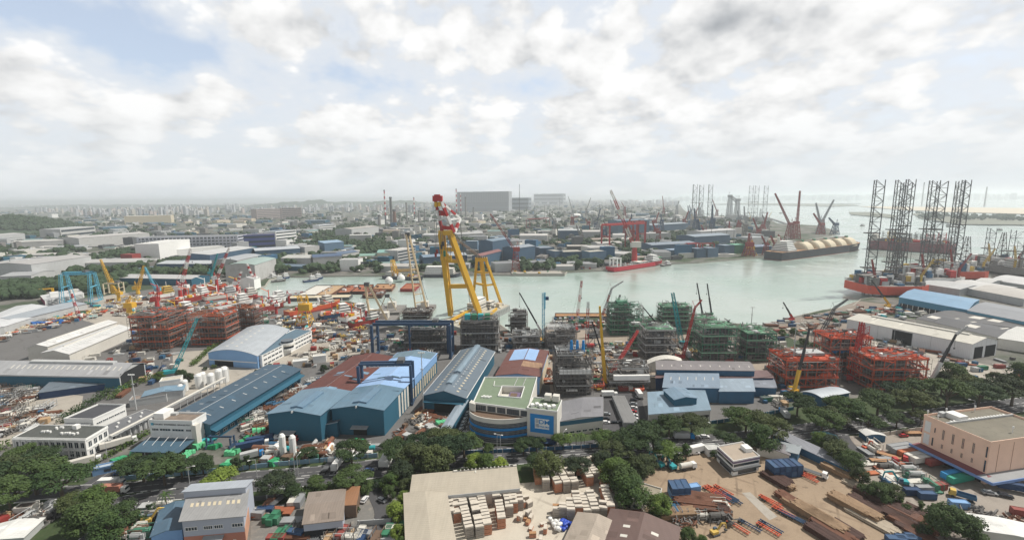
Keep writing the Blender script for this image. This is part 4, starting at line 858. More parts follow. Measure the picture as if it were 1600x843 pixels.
# ------------------------------------------------------------------ cranes, gantries, masts
def ztop(g,ty):
 lo,hi =-5.0,400.0
 for _ in range(40):
  z =(lo + hi) / 2
  if proj((g[0],g[1],z))[1] > ty:lo =z
  else:hi =z
 return z
def paint(key):
 return C(key)
def striped(mb,p,q,w0,w1,n,t,k=6,**a):
 p,q =Vector(p),Vector(q)
 for i in range(k):
  mb.mi =i % 2;f0,f1 =i / k,(i + 1) / k
  mb.lattice(p.lerp(q,f0),p.lerp(q,f1),w0 + (w1 - w0) * f0,w0 + (w1 - w0) * f1,max(1,n // k),t,**a)
def crawler_crane(label,base,tip,col='red',dy=0,w=2.0,stripes=None,jib=None,name='crawler_crane',body=None,group=None,t=.26,tower=None):
 """lattice boom crane on tracks: tracks, deck, cab, counterweight, boom, backstay, hook"""
 g =P(*base);r =thing(name,g,label,'crane',group);tp =Q(tip[0],tip[1],g.y + dy);d =(tp - g);az =math.atan2(d.y,d.x);e =Vector((math.cos(az),math.sin(az),0));s =Vector((-e.y,e.x,0))
 for k in (-1,1):mb =MB();mb.bar(g + s * (2.6 * k) - e * 4 + Vector((0,0,.7)),g + s * (2.6 * k) + e * 4 + Vector((0,0,.7)),1.1,1.3);mb.build('track','dgrey',r)
 mb =MB();mb.bar(g - e * 5 + Vector((0,0,2.7)),g + e * 2.4 + Vector((0,0,2.7)),4.2,2.2);mb.build('machinery_house',body or col,r)
 mb =MB();mb.bar(g - e * 6.4 + Vector((0,0,2.9)),g - e * 5 + Vector((0,0,2.9)),4.6,2.6);mb.build('counterweight','dgrey',r)
 q =g + e * 2.2 + s * 1.9;mb =MB();mb.bz(q.x,q.y,1.8,1.8,1.4,2.2,az);mb.build('cab','glassblue',r)
 f =g + e * 1.2 + Vector((0,0,2.2));L =(tp - f).length;n =max(6,int(L / (w * 1.15)));mb =MB()
 if stripes:striped(mb,f,tp,w,w * .6,n,t,7,side=s);mb.build('boom',[stripes[0],stripes[1]],r)
 else:mb.lattice(f,tp,w,w * .55,n,t,side=s);mb.build('boom',col,r)
 m_ =g - e * 5 + Vector((0,0,3.6));top =m_ + Vector((0,0,min(9,L * .16))) ;mb =MB()
 for k in (-1,1):mb.tri(m_ + s * k,top,.25);mb.tri(f + s * k,top,.22)
 mb.tri(top,tp,.12);mb.build('backstay','dgrey',r)
 hk =tp - Vector((0,0,max(4,L * .35)));mb =MB();mb.tri(tp,hk,.12);mb.bz(hk.x,hk.y,hk.z - 1.2,.7,.7,1.2);mb.build('hook_line','dgrey',r)
 if jib:j =Q(jib[0],jib[1],tp.y + (jib[2] if len(jib) > 2 else 0));mb =MB();mb.lattice(tp,j,w * .6,w * .3,max(4,int((j - tp).length / 1.6)),t * .8,side=s);st =tp + Vector((0,0,5)) - e * 2;mb.tri(st,j,.12);mb.tri(tp,st,.25);mb.tri(st,f,.12);mb.build('jib',stripes[0] if stripes else col,r)
 return r
def mobile_crane(label,base,tip,lower='yellow',upper='black',split=.35,dy=0,jib=None,carrier='yellow',w=1.6,group=None):
 """telescopic boom on a road carrier: chassis, cab, wheels, turret, boom sections"""
 g =P(*base);r =thing('mobile_crane',g,label,'crane',group);tp =Q(tip[0],tip[1],g.y + dy);d =tp - g;az =math.atan2(d.y,d.x);e =Vector((math.cos(az),math.sin(az),0));s =Vector((-e.y,e.x,0))
 a2 =az + 1.1;e2 =Vector((math.cos(a2),math.sin(a2),0));s2 =Vector((-e2.y,e2.x,0))
 mb =MB();mb.bar(g - e2 * 6 + Vector((0,0,1.5)),g + e2 * 6 + Vector((0,0,1.5)),2.9,1.0);mb.build('chassis',carrier,r)
 mb =MB();mb.bar(g + e2 * 4.6 + Vector((0,0,2.6)),g + e2 * 6.6 + Vector((0,0,2.6)),2.8,1.6);mb.build('cab',carrier,r)
 for k in range(4):
  for sg in (-1,1):q =g + e2 * (-4.5 + 3 * k) + s2 * (1.3 * sg) + Vector((0,0,.65));mb =MB();mb.tube(q - s2 * .25,q + s2 * .25,.65,10);mb.build('wheel','black',r)
 for k in (-5,4):mb =MB();mb.bar(g + e2 * k - s2 * 4 + Vector((0,0,.9)),g + e2 * k + s2 * 4 + Vector((0,0,.9)),.4,.4);mb.build('outrigger',carrier,r)
 mb =MB();mb.bar(g - e * 3.2 + Vector((0,0,3.0)),g + e * 1.2 + Vector((0,0,3.0)),2.6,1.8);mb.build('turret',lower,r)
 f =g - e * 1.6 + Vector((0,0,3.6));m_ =f.lerp(tp,split);mb =MB();mb.bar(f,m_,w,w * 1.15);mb.build('boom_base',lower,r)
 mb =MB();k_ =m_.lerp(tp,.5);mb.bar(m_,k_,w * .75,w * .8);mb.bar(k_,tp,w * .55,w * .6);mb.build('boom_extension',upper,r)
 mb =MB();mb.bar(g + e * 1.1 + Vector((0,0,3)),f.lerp(tp,split * .6),.5,.5);mb.build('luffing_ram','lgrey',r)
 hk =tp - Vector((0,0,(tp - g).length * .25));mb =MB();mb.tri(tp,hk,.13);mb.bz(hk.x,hk.y,hk.z - 1,.6,.6,1);mb.build('hook_line','dgrey',r)
 if jib:j =Q(jib[0],jib[1],tp.y);mb =MB();mb.lattice(tp,j,1.1,.5,max(4,int((j - tp).length / 1.4)),.22,side=s);mb.build('jib','lgrey',r)
 return r
def pedestal_crane(label,base,piv,tip,col='red',col2=None,w=2.4,foot=4,z0=0,name='pedestal_crane',group=None,dy=0,tower=False):
 """quay or deck crane: tapering tower, slewing house, luffing boom, A-frame"""
 g =P(base[0],base[1],z0);r =thing(name,g,label,'crane',group);pv =Vector((g.x,g.y,ztop(g,piv)));tp =Q(tip[0],tip[1],g.y + dy);d =tp - pv;az =math.atan2(d.y,d.x);e =Vector((math.cos(az),math.sin(az),0));s =Vector((-e.y,e.x,0));t_ =.34 * min(max(1,g.y / 520),3)
 mb =MB()
 if tower:mb.lattice(g,pv,foot * 2,foot,max(3,int((pv.z - g.z) / 5)),t_ * 1.6)
 else:mb.tube(g,pv,foot * .5,12,foot * .38)
 mb.build('tower',col,r);mb =MB();mb.bz(pv.x - e.x * 1.5,pv.y - e.y * 1.5,pv.z,foot * 1.5,foot * 1.1,foot * .9,az);mb.build('machinery_house',col2 or col,r)
 mb =MB();L =(tp - pv).length;f =pv + Vector((0,0,1.5)) + e
 if col2:striped(mb,f,tp,w,w * .55,max(7,int(L / w / 1.2)),t_,6,side=s);mb.build('boom',[col,col2],r)
 else:mb.lattice(f,tp,w,w * .55,max(5,int(L / w / 1.2)),t_,side=s);mb.build('boom',col,r)
 ap =pv + Vector((0,0,foot * 2.2)) - e * foot * .5;mb =MB()
 for k in (-1,1):mb.bar(pv + s * k * foot * .4 + e,ap,.4,.4);mb.bar(pv + s * k * foot * .4 - e * foot * .8,ap,.4,.4)
 mb.tri(ap,tp,.2);mb.build('gantry_frame',col,r)
 hk =tp - Vector((0,0,max(3,L * .3)));mb =MB();mb.tri(tp,hk,.15);mb.bz(hk.x,hk.y,hk.z - 1.2,.8,.8,1.2);mb.build('hook_line','dgrey',r);return r
def gantry(label,L0,R0,ty,depth,col,bw=2.2,leg=1.6,trolley=True,name='gantry_crane',lattice=False,over=0.0,splay=0.0,dirv=None,ty2=None):
 """portal crane: left and right ground pixels, top pixel row, depth of each leg pair"""
 a,b =P(*L0),P(*R0);r =thing(name,a.lerp(b,.5),label,'gantry crane');z =ztop(a,ty);zb =ztop(b,ty2 if ty2 is not None else ty);z =(z + zb) / 2;d =(b - a).normalized();n =Vector((-d.y,d.x,0)) if dirv is None else Vector(dirv);top =Vector((0,0,z))
 for g in (a,b):
  for k in (0,1):
   foot =g + n * depth * k;head =g + n * depth * (.5 + (k - .5) * (1 - splay)) + top;mb =MB()
   if lattice:mb.lattice(foot,head,leg * 1.6,leg,9,.35)
   else:mb.bar(foot,head,leg,leg * 1.2)
   mb.build('leg',col,r)
  mb =MB();mb.bar(g - n * 1.5 + Vector((0,0,1)),g + n * (depth + 1.5) + Vector((0,0,1)),leg * .9,1.6)
  mb.bar(g + Vector((0,0,z * .55)) + n * depth * splay * .27,g + n * depth * (1 - splay * .27) + Vector((0,0,z * .55)),leg * .5,leg * .5);mb.build('bogie_beam',col,r)
 for k in ((.25,.75) if depth > 5 else (.5,)):
  mb =MB();o =n * depth * (.5 + (k - .5) * (1 - splay))
  if lattice:mb.lattice(a + o + top - d * over,b + o + top + d * over,bw,bw,16,.3)
  else:mb.bar(a + o + top - d * over,b + o + top + d * over,bw * .7,bw)
  mb.build('main_beam',col,r)
 if trolley:mb =MB();c =a.lerp(b,.8) + n * depth * .5 + top + Vector((0,0,bw * .5));mb.bz(c.x,c.y,c.z,4,min(depth,6),2.0,math.atan2(d.y,d.x));mb.build('trolley','dgrey',r)
 return r
# ---- the giant yellow sheerleg floating crane
def floating_crane():
 gl,gr =P(704,492,4),P(749,490,4);Y =(gl.y + gr.y) / 2
 c0,c1 =P(676,511,WL),P(796,474,WL)
 c =gl.lerp(gr,.5);r =thing('floating_crane',(c.x,c.y,WL),'giant yellow sheerleg floating crane with a red and white tipped boom','floating crane');mark(740,480,'the giant yellow floating crane')
 ax =(P(796,474,WL) - P(700,518,WL)).normalized();bx =Vector((ax.y,-ax.x,0))        # hull axis
 cc =c;hb =[P(688,512,WL),P(722,524,WL),P(797,486,WL),P(772,471,WL)]
 A0,A1,A2,A3 =hb;A3 =A0 + (A2 - A1)
 mb =MB();mb.prism([(p.x,p.y) for p in (A0,A1,A2,A3)],WL - 1,WL + 6.5);hl =mb.build('hull',mat('hull grey',(.30,.31,.30),var=.2,dirt=.5),r)
 mb =MB();ins =[p.lerp(cc,.02) for p in (A0,A1,A2,A3)];mb.prism([(p.x,p.y) for p in ins],WL + 6.5,WL + 6.7);mb.build('deck',mat('deck cream',(.42,.40,.33),var=.25,scale=.3,dirt=.4),r)
 hl =hl
 u =(A2 - A1).normalized();v =(A0 - A1).normalized();zd =WL + 6.7
 mb =MB()
 for i in range(26):
  q =A1 + (A2 - A1) * (i + .5) / 26 + v * .6;mb.tube((q.x,q.y,WL + 3),(q.x + .01,q.y,WL + 5.5),.7,6)
 mb.build('fender_row','black',r)
 def rail(p,q):
  mb =MB();n =int((q - p).length / 3)
  for i in range(n + 1):x =p.lerp(q,i / n);mb.bz(x.x,x.y,zd,.12,.12,1.3)
  mb.bar((p.x,p.y,zd + 1.3),(q.x,q.y,zd + 1.3),.1,.1);mb.build('railing','white',r)
 rail(A1 + v * .5,A2 + v * .5);rail(A2 - u * .5,A3 - u * .5)
 random.seed(5)
 for (f,t,a,b_,h_,m_) in ((.60,.75,20,12,8,'offwhite'),(.63,.75,14,9,12,'white'),(.80,.55,10,6,6,'offwhite'),(.47,.5,7,5,4,'lgrey'),(.86,.25,6,4,4,'cream'),(.30,.25,6,4,3,'lgrey'),(.35,.8,8,4,3.5,'cream')):
  q =A1 + (A2 - A1) * f + (A0 - A1) * t;mb =MB();mb.bz(q.x,q.y,zd,a,b_,h_,math.atan2(u.y,u.x));dk =mb.build('deck_house',m_,r)
  if h_ > 5:
   mb =MB()
   for k in range(int(h_ // 3)):mb.bz(q.x,q.y,zd + 1.4 + k * 3,a + .1,b_ + .1,.9,math.atan2(u.y,u.x))
   mb.build('window_band','glass',dk)
 for i in range(26):
  q =A1 + (A2 - A1) * RU(.05,.95) + (A0 - A1) * RU(.1,.9);mb =MB()
  if i % 3:mb.bz(q.x,q.y,zd,RU(1,4),RU(1,3),RU(.8,2.5),RR() * 3)
  else:mb.tube((q.x,q.y,zd + 1),(q.x + 2.5,q.y + 1,zd + 1),1.2,10)
  mb.build('deck_winch',RC(['lgrey','white','yellow','red','dgrey','cream']),r)
 # main A-frame
 hL,hR =Q(688.5,364,Y - 26),Q(704,366,Y - 24);Lg,Rg =gl,gr
 W =3.6
 for p,q in ((Lg,hL),(Rg,hR)):mb =MB();mb.bar(p,q,W * 1.15,W * 1.3);mb.build('boom_leg','yellow',r)
 for p,q,w_ in ((Lg + Vector((0,14,0)),hL + Vector((2,6,0)),2.3),(Rg + Vector((0,14,0)),hR + Vector((1,6,0)),2.3)):mb =MB();mb.bar(p,q,w_,w_);mb.build('boom_leg','yellow',r)
 for k in (.37,.68,.82):
  a,b_ =Lg.lerp(hL,k),Rg.lerp(hR,k);mb =MB();mb.bar(a,b_,3.0,4.0 if k < .5 else 3.4)
  mb.build('cross_beam','yellow',r)
 for k in (.2,.37,.68,.95):
  for p,q in ((Lg,hL),(Rg,hR)):mb =MB();a =p.lerp(q,k);mb.bar(a,a + Vector((0,14 * (1 - k) + 6 * k,0)),1.6,1.6);mb.build('tie_beam','yellow',r)
 hc =hL.lerp(hR,.5);mb =MB();mb.bz(hc.x,hc.y + 2,hc.z - 1.5,13,8,4.5);mb.build('boom_head','yellow',r)
 # flying jib: red and white pair of legs up to the red head
 jt =Q(682.5,311,Y - 32);jL,jR =hL + Vector((1.5,0,2)),hR + Vector((3.5,0,2));jk =Q(719,341,Y - 14)
 def rw(p,q,w,n=4,first=0):
  mb =MB()
  for i in range(n):mb.mi =(i + first) % 2;mb.bar(p.lerp(q,i / n),p.lerp(q,(i + 1) / n),w,w * 1.1)
  mb.build('jib_leg',['white','red'],r)
 rw(jL,jt - Vector((1.5,0,0)),2.0,3,1);rw(jR,jt + Vector((3.0,0,0)),2.3,4,1)
 for k in (.12,.55,.62):mb =MB();mb.bar(jL.lerp(jt,k),jR.lerp(jt,k),2.2,3.2 if k != .62 else 2.0);mb.build('jib_brace','red',r)
 rw(jt + Vector((3,0,-2)),jk,1.7,4,1);rw(jk,jR - Vector((0,0,1)),2.2,3,0);rw(jk,jR.lerp(jt,.38),1.5,1,0)
 mb =MB();mb.bz(jt.x + .8,jt.y,jt.z - 2,8.5,6,5);mb.bz(jt.x + .5,jt.y,jt.z + 3,5,5,1.2);mb.build('jib_head','red',r)
 mb =MB();mb.bz(jt.x - 1,jt.y,jt.z - 7,2.5,2.5,4.5);mb.bz(jt.x + 2,jt.y,jt.z - 6.5,2.5,2.5,4);mb.build('sheave_block','yellow',r)
 for x in (-2.6,-1.2,1,2.4):
  a =jt + Vector((x,-1,-4));b_ =Vector((a.x + (2 if x > 0 else 0),a.y,jt.z - 44 + x * 2));mb =MB();mb.tri(a,b_,.35);mb.build('hoist_line','dgrey',r);mb =MB();mb.bz(b_.x,b_.y,b_.z - 3.5,1.8,1.8,4);mb.build('hook_block','dred' if x < 0 else 'black',r)
 for x in (-3,0,3,5.5):
  a =hc + Vector((x - 1,-4,-1));b_ =a - Vector((0,0,15 + 3 * (x % 2)));mb =MB();mb.tri(a,b_,.4);mb.build('hoist_line','dgrey',r);mb =MB();mb.bz(b_.x,b_.y,b_.z - 5,2.0,2.0,5.5);mb.build('hook_block','yellow' if x else 'green',r)
 # rear A-frame
 tl,tr =Q(745,405,Y + 34),Q(759,405,Y + 34);f1,f2,f3,f4 =P(739,470,4),P(763,478,4),P(783,474,4),P(757,464,4)
 for p,q in ((f1,tl),(f2,tr - Vector((4,0,0))),(f3,tr),(f4,tl + Vector((4,0,0)))):mb =MB();mb.bar(p,q,2.5,2.5);mb.build('rear_leg','yellow',r)
 for k in (.45,.72):mb =MB();mb.bar(f1.lerp(tl,k),f2.lerp(tr - Vector((4,0,0)),k),2.2,2.2);mb.bar(f2.lerp(tr - Vector((4,0,0)),k),f3.lerp(tr,k),1.8,1.8);mb.build('rear_brace','yellow',r)
 tc =tl.lerp(tr,.5);mb =MB();mb.bz(tc.x,tc.y,tc.z - 2,13,5,4);mb.build('rear_head','yellow',r)
 for i in range(5):mb =MB();mb.tube((tc.x - 5 + i * 2.4,tc.y - 2,tc.z + 3),(tc.x - 4.2 + i * 2.4,tc.y - 2,tc.z + 3),1.5,10);mb.build('sheave','dgrey',r)
 for k in range(4):
  mb =MB();mb.tri(jk + Vector((k * .8 - 1,0,0)),P(735,480,8),.35) if k < 2 else mb.tri(hc + Vector((6,3,4 - k)),tc + Vector((k - 4,0,3)),.55);mb.build('stay_cable','dgrey',r)
 for k in range(3):mb =MB();mb.tri(hR + Vector((3 + k,3,-4)),tc + Vector((-3 + 2 * k,0,2)),.5);mb.build('stay_cable','brown',r)
 mb =MB();mb.bar(P(705,500,7),P(735,484,9),1.8,2.2);mb.bar(P(757,498,7),P(776,482,10),1.8,2.2);mb.build('backstay_boom','yellow',r)
floating_crane()
# ---- buff sheerleg cranes
def sheerleg(label,fl,fr,head,n,w=1.4,dy=-8,mid=None,ship=None,col='buff',yq=None):
 a,b =P(fl[0],fl[1],2),P(fr[0],fr[1],2);Y =(a.y + b.y) / 2;h =Q(head[0],head[1],Y + dy);r =thing('sheerleg_crane',(a + b) / 2,label,'crane');d =(b - a).normalized()
 for p,sx in ((a,-1),(b,1)):mb =MB();mb.bar(p,h + d * sx * 1.6,w,w * 1.15);mb.build('leg',col,r)
 for i in range(1,n):k =i / n;mb =MB();mb.bar(a.lerp(h - d * 1.6,k),b.lerp(h + d * 1.6,k),w * .55,w * .6);mb.build('cross_beam',col,r)
 mb =MB();mb.bz(h.x,h.y,h.z - 1.5,4.6,3,3.4);mb.build('head','dgrey',r)
 mb =MB();mb.tri(h,(a + b) / 2 + Vector((2,26,6)),.4);mb.tri(h,(a + b) / 2 + Vector((-4,24,6)),.3);mb.build('stay_cable','dgrey',r)
 mb =MB();hk =h - Vector((0,2,16));mb.tri(h,hk,.25);mb.bz(hk.x,hk.y,hk.z - 2,1.4,1.4,3);mb.build('hook_block',col,r)
 c =(a + b) / 2;mb =MB();mb.bz(c.x,c.y + 12,WL - .5,(b - a).length + 9,36,4.6);mb.build('pontoon','scaf',r);mb =MB();mb.bz(c.x,c.y + 20,1.5,8,8,6);mb.build('deck_house','offwhite',r)
 return r
sheerleg('tall slim buff sheerleg crane standing left of the giant yellow crane',(650,486),(667,483),(637,366),9,1.5)
g =sheerleg('shorter buff sheerleg crane with one high cross beam near the barges',(579,504),(606,503),(573,444),3,1.7,dy=-4)
sheerleg('small pale A-frame crane between the two buff sheerleg cranes',(592,487),(619,484),(605,462),2,.9,dy=-2,col='cream')
# ---- gantries
gantry('dark blue rail gantry straddling the pale blue hall roof, with a name board on its beam',(563,634),(644,632),571,7,'gantryblue',1.9,1.4,ty2=571)
def board():
 a,b =P(563,634),P(644,632);r =bpy.data.objects['gantry_crane'];z =ztop(b,572);mb =MB();d =(b - a).normalized()
 text3d('Technics Offshore Engineering' if 0 else 'Dyna-Mac Engineering Services Pte Ltd',a.lerp(b,.5) + Vector((0,.55,z)),1.15,R(90),math.atan2(d.y,d.x),'white',r)
 mb.bar(a + d * 3 + Vector((0,.5,z)),a + d * 4.6 + Vector((0,.5,z)),.1,1.6);mb.build('badge','white',r)
board()
gantry('big dark blue goliath gantry crane in front of the floating crane',(583,560),(704,560),508,14,'gantryblue',2.1,1.8,ty2=508)
gantry('second dark blue gantry crane seen behind the goliath gantry legs',(641,552),(700,551),506,10,'gantryblue',1.5,1.2,ty2=506,trolley=False)
gantry('pale blue lattice gantry frame standing over the white accommodation block',(97,476),(142,475),430,26,'cyan',2.6,2.0,lattice=True,dirv=(-.35,.93,0),ty2=428,splay=.5)
gantry('cream and yellow portal crane with a lattice luffing boom at the left shipyard',(163,460),(187,459),443,10,'cream',1.6,1.1)
gantry('yellow portal crane at the back of the left shipyard',(60,462),(82,460),452,8,'yellow',1.4,1.0,trolley=False)
gantry('giant red goliath gantry crane on the far bank behind the red ship',(952,392),(1007,387),351,26,'red',4.5,3.2,ty2=349,over=5)
gantry('red goliath gantry crane across the water, its right half behind the ship crane boom',(988,388),(1008,385),347,20,'dred',3.5,2.6,ty2=346)
gantry('dark red portal crane among the sheds on the far bank, left of the white domes',(828,357),(859,355),342,22,'dred',3,2.4,ty2=341)
for x,y,c_,lab in ((1075,402,'red','small red portal crane in front of the far bank blue sheds'),(1097,401,'dred','second small red portal crane before the far bank blue sheds')):gantry(lab,(x,y),(x + 18,y - 1),381,12,c_,2.2,1.8,ty2=380,trolley=False)
# pile of near cranes
K ='crane'
mobile_crane('mobile crane with a black boom leaning left over the quay, west of the blue tower crane',(847,531),(811.5,457),'white','black',.30)
def tower_crane():
 g =P(849,538);r =thing('tower_crane',g,'slim blue tower crane with a short folded jib','crane');z =ztop(g,457);mb =MB();mb.lattice(g,g + Vector((0,0,z)),2.0,2.0,int(z / 2.2),.3);mb.build('mast','cyan',r)
 t =g + Vector((0,0,z));mb =MB();mb.lattice(t - Vector((-1,0,0)),Q(851,482,g.y - 6),1.4,1,9,.25);mb.build('jib','cyan',r);mb =MB();mb.bz(t.x + 2.5,t.y,t.z - 6,3.6,2.2,2.6);mb.build('machinery_deck','navy',r);mb =MB();mb.bz(g.x,g.y,0,5,5,1.6);mb.build('base','dgrey',r)
tower_crane()
crawler_crane('crawler crane with a red and white striped boom at the sand quay',(898,518),(909,438),'red',dy=4,stripes=('red','offwhite'))
crawler_crane('crawler crane with a near upright grey and red boom east of the sand quay',(919,544),(919,471),'red',stripes=('lgrey','red'),w=2.4)
mobile_crane('yellow telescopic crane standing bolt upright on a red carrier',(941,603),(937,478),'yellow','yellow',.45,carrier='red',w=2.0)
mobile_crane('mobile crane with a black boom raised beside the upright yellow crane',(946,588),(925,502),'yellow','black',.12)
crawler_crane('crawler crane with a cranked pale lattice jib reaching right above the quay',(929,527),(956,450),'dgrey',dy=6,jib=(974,439),stripes=('lgrey','dred'),w=1.7)
crawler_crane('dark lattice crane peeping over the tallest green module',(956,504),(969,460),'dgrey',w=1.8,dy=4)
crawler_crane('crawler crane with a wide teal lattice boom',(1067,540),(1051,457),'teal',w=3.4,body='teal',t=.32)
crawler_crane('crawler crane with a red lattice boom and short jib, right of the teal crane',(1064,562),(1086,480),'red',jib=(1097,468),w=1.7)
crawler_crane('crawler crane with a long low red lattice boom in front of the pale green roofed module',(946,600),(997,516),'red',w=2.0,dy=26)
mobile_crane('mobile crane with the left of the two black booms by the quay trees',(1096,503),(1089,442),'dgrey','black',.2)
mobile_crane('mobile crane with the right of the two black booms by the quay trees',(1110,504),(1105,443),'dgrey','black',.2)
mobile_crane('mobile crane with a black boom leaning left over the small green module',(1028,517),(1005,480),'dgrey','black',.2)
mobile_crane('white and yellow mobile crane with a black extension beside the western red module',(1243,617),(1265,513),'yellow','black',.33,dy=3)
mobile_crane('mobile crane reaching over the treetops by the eastern red module',(1459,600),(1494,522),'white','black',.38,jib=(1512,509),carrier='white')
mobile_crane('mobile crane with a thin dark boom on the dark earth quay',(1235,502),(1224,472),'red','black',.25,carrier='red')
crawler_crane('crawler crane with a leaning black lattice boom on the dark earth quay',(1281,523),(1304,481),'dgrey',w=2.6,jib=(1325,467),t=.34)
mobile_crane('yellow and black mobile crane behind the huge white warehouse',(1386,480),(1362,438),'yellow','black',.3)
crawler_crane('crawler crane with a stub of dark boom behind the red tower module',(1330,595),(1347,503),'red',w=3.0,t=.4)
# ---- left shipyard cranes
random.seed(3)
for lab,b_,pv,tp,c1,c2,w,f in (('tall red and white luffing crane, left of two in the left shipyard',(283,470),452,(298,388),'red','white',3.2,5),('tall red and white luffing crane, right of two in the left shipyard',(340,455),436,(358,387),'red','white',2.8,4.5),
  ('squat red deck crane with folded boom in the left shipyard',(247,486),470,(247,448),'red',None,3,5),('shorter red and white crane by the far ships of the left shipyard',(372,462),444,(377,424),'red','white',2.4,4),('red and white deck crane leaning left, near the inlet',(398,450),436,(386,412),'red','white',2.2,4),
  ('yellow lattice luffing crane over the cream portal crane',(176,458),444,(157,405),'yellow',None,2.6,4),('yellow tower crane in the left shipyard',(216,459),452,(225,415),'yellow',None,3.0,5),('pale blue lattice crane leaning left in the left shipyard',(246,462),454,(226,417),'cyan',None,2.4,4),('turquoise crane behind the left shipyard ships',(331,436),428,(340,396),'teal',None,2.2,4),
  ('red deck crane on the orange ship in the left shipyard',(290,466),450,(276,440),'red','white',2.2,5),('white and red crane lying low across the left yard',(124,500),493,(110,452),'red','white',1.6,2.5),('yellow crawler crane folded low by the ship bows',(203,492),480,(199,468),'yellow',None,3.4,6),('red and white deck crane near the mid yard ships',(432,490),478,(416,462),'red','white',2.2,3),('red crane with a low boom beside the mid yard barges',(452,474),462,(478,455),'red','white',2,3),('yellow luffing crane reaching left over the far left ships',(186,470),460,(176,446),'yellow',None,2.5,4)):
 pedestal_crane(lab,b_,pv,tp,c1,c2,w,f)
pedestal_crane('stout yellow lattice tower crane beside the mid yard pier',(477,507),484,(467,461),'yellow',None,5.0,7,tower=True)
crawler_crane('turquoise lattice crane standing between the brown steel modules',(269,585),(308,497),'teal',w=2.4,dy=10,t=.3)
# far bank
pedestal_crane('dark red tower crane with a long raked boom on the far quay',(806,424),392,(766,334),'dred',None,3.2,7,tower=True)
for lab,x,y,top,c_ in (('blue grey ship crane on the far yard, left of three',1086,362,333,'gantryblue'),('blue ship crane on the far yard, middle of three',1112,366,328,'gantryblue'),('grey ship crane on the far yard, right of three',1163,352,330,'grey'),('red portal crane at the right end of the far bank sheds',1169,400,372,'dred'),('yellow crane beside the red portal crane on the far bank',1173,398,383,'yellow')):
 pedestal_crane(lab,(x,y),top + (y - top) * .45,(x + RU(-4,6),top - 8),c_,None,4,9,tower=True)
def hammer(lab,x,y,top,tipx,tipy,c_='grey'):
 pedestal_crane(lab,(x,y),top,(tipx,tipy),c_,None,6,14,tower=True)
hammer('large grey level luffing crane beyond the far yard',1139,341,308,1152,318);hammer('second large grey luffing crane beyond the far yard',1151,341,314,1143,306)
for lab,b_,pv,tp,c1 in (('left of the two big red cranes behind the gas carrier',(1233,372),352,(1211,302),'dred'),('right of the two big red cranes behind the gas carrier',(1243,373),350,(1250,298),'dred'),('red crane leaning left beyond the gas carrier',(1282,366),352,(1271,333),'dred'),('grey crane leaning left beyond the gas carrier',(1281,364),350,(1275,317),'grey'),('grey crane leaning right beyond the gas carrier',(1283,363),346,(1303,312),'grey'),('dark blue crane at the head of the pier beyond the gas carrier',(1304,366),352,(1295,340),'gantryblue')):
 pedestal_crane(lab,b_,pv,tp,c1,None,4.5,9,tower=True)
for x,y in ((1210,398),(1222,396),(1196,398)):pedestal_crane('small red quay crane by the stern of the gas carrier' if x == 1210 else ('small red quay crane midway along the gas carrier' if x == 1222 else 'small red quay crane left of the gas carrier stern'),(x,y),y - 15,(x - 6,y - 30),'dred',None,2.5,5,tower=True)
# chimneys and masts
def stack(label,x,base,top,r0,cols,name='chimney',n=6,cat='chimney',seg=9):
 g =P(x,base);z =ztop(g,top);r =thing(name,g,label,cat)
 if len(cols) > 1:
  for i in range(n):
   a,b =z * (.3 + .7 * i / n),z * (.3 + .7 * (i + 1) / n);mb =MB();mb.tube(g + Vector((0,0,a)),g + Vector((0,0,b)),r0 * (1 - .35 * a / z),seg,r0 * (1 - .35 * b / z));mb.build('band',cols[i % 2],r)
  mb =MB();mb.tube(g,g + Vector((0,0,z * .3)),r0,seg,r0 * .9);mb.build('shaft',cols[2] if len(cols) > 2 else 'dgrey',r)
 else:mb =MB();mb.tube(g,g + Vector((0,0,z)),r0,seg,r0 * .75);mb.build('shaft',cols[0],r)
 mb =MB();mb.tube(g + Vector((0,0,z)),g + Vector((0,0,z + r0)),r0 * .9,seg);mb.build('cap','dgrey',r);return r
stack('red and white banded chimney of the refinery, leftmost of the striped stacks',603,352,298,4.2,['red','white','dgrey'],n=9)
stack('red and white banded chimney between the refinery columns',648,345,309,3.6,['red','white','dgrey'],n=7)
stack('tall banded chimney directly behind the floating crane jib',714,345,296,4.0,['red','white','dgrey'],n=9)
stack('second banded chimney behind the floating crane jib, on the right',720.5,341,301,3.6,['red','white','dgrey'],n=8)
stack('fat dark refinery column beside the first banded chimney',612,350,310,7.5,['scafd'],'refinery_column',cat='refinery column');stack('brown refinery column with pipework beside the fat dark column',617,352,330,9,['rust'],'refinery_column',cat='refinery column')
for i,(x,b_,t,r0) in enumerate(((593,352,338,8),(636,346,318,5),(728,341,309,6),(664,345,328,5),(655,346,330,6),(625,352,338,6),(703,345,322,4),(740,343,325,5))):stack('grey refinery column ' + ['left of the first banded chimney','just left of the second banded chimney','right of the rearmost banded chimney','between the plant and the crane','low down beside the second banded chimney','right of the brown column','left of the crane jib','far right of the refinery'][i],x,b_,t,r0,['scaf'],'refinery_column',cat='refinery column')
stack('very tall thin dark mast rising over the far sheds',812,352,288,1.3,['dgrey'],'radio_mast',cat='mast');stack('thin dark mast beyond the white dome',874,332,309,1.6,['dgrey'],'radio_mast',cat='mast');stack('thin dark mast behind the red goliath gantry',944,356,329,1.5,['dgrey'],'radio_mast',cat='mast')
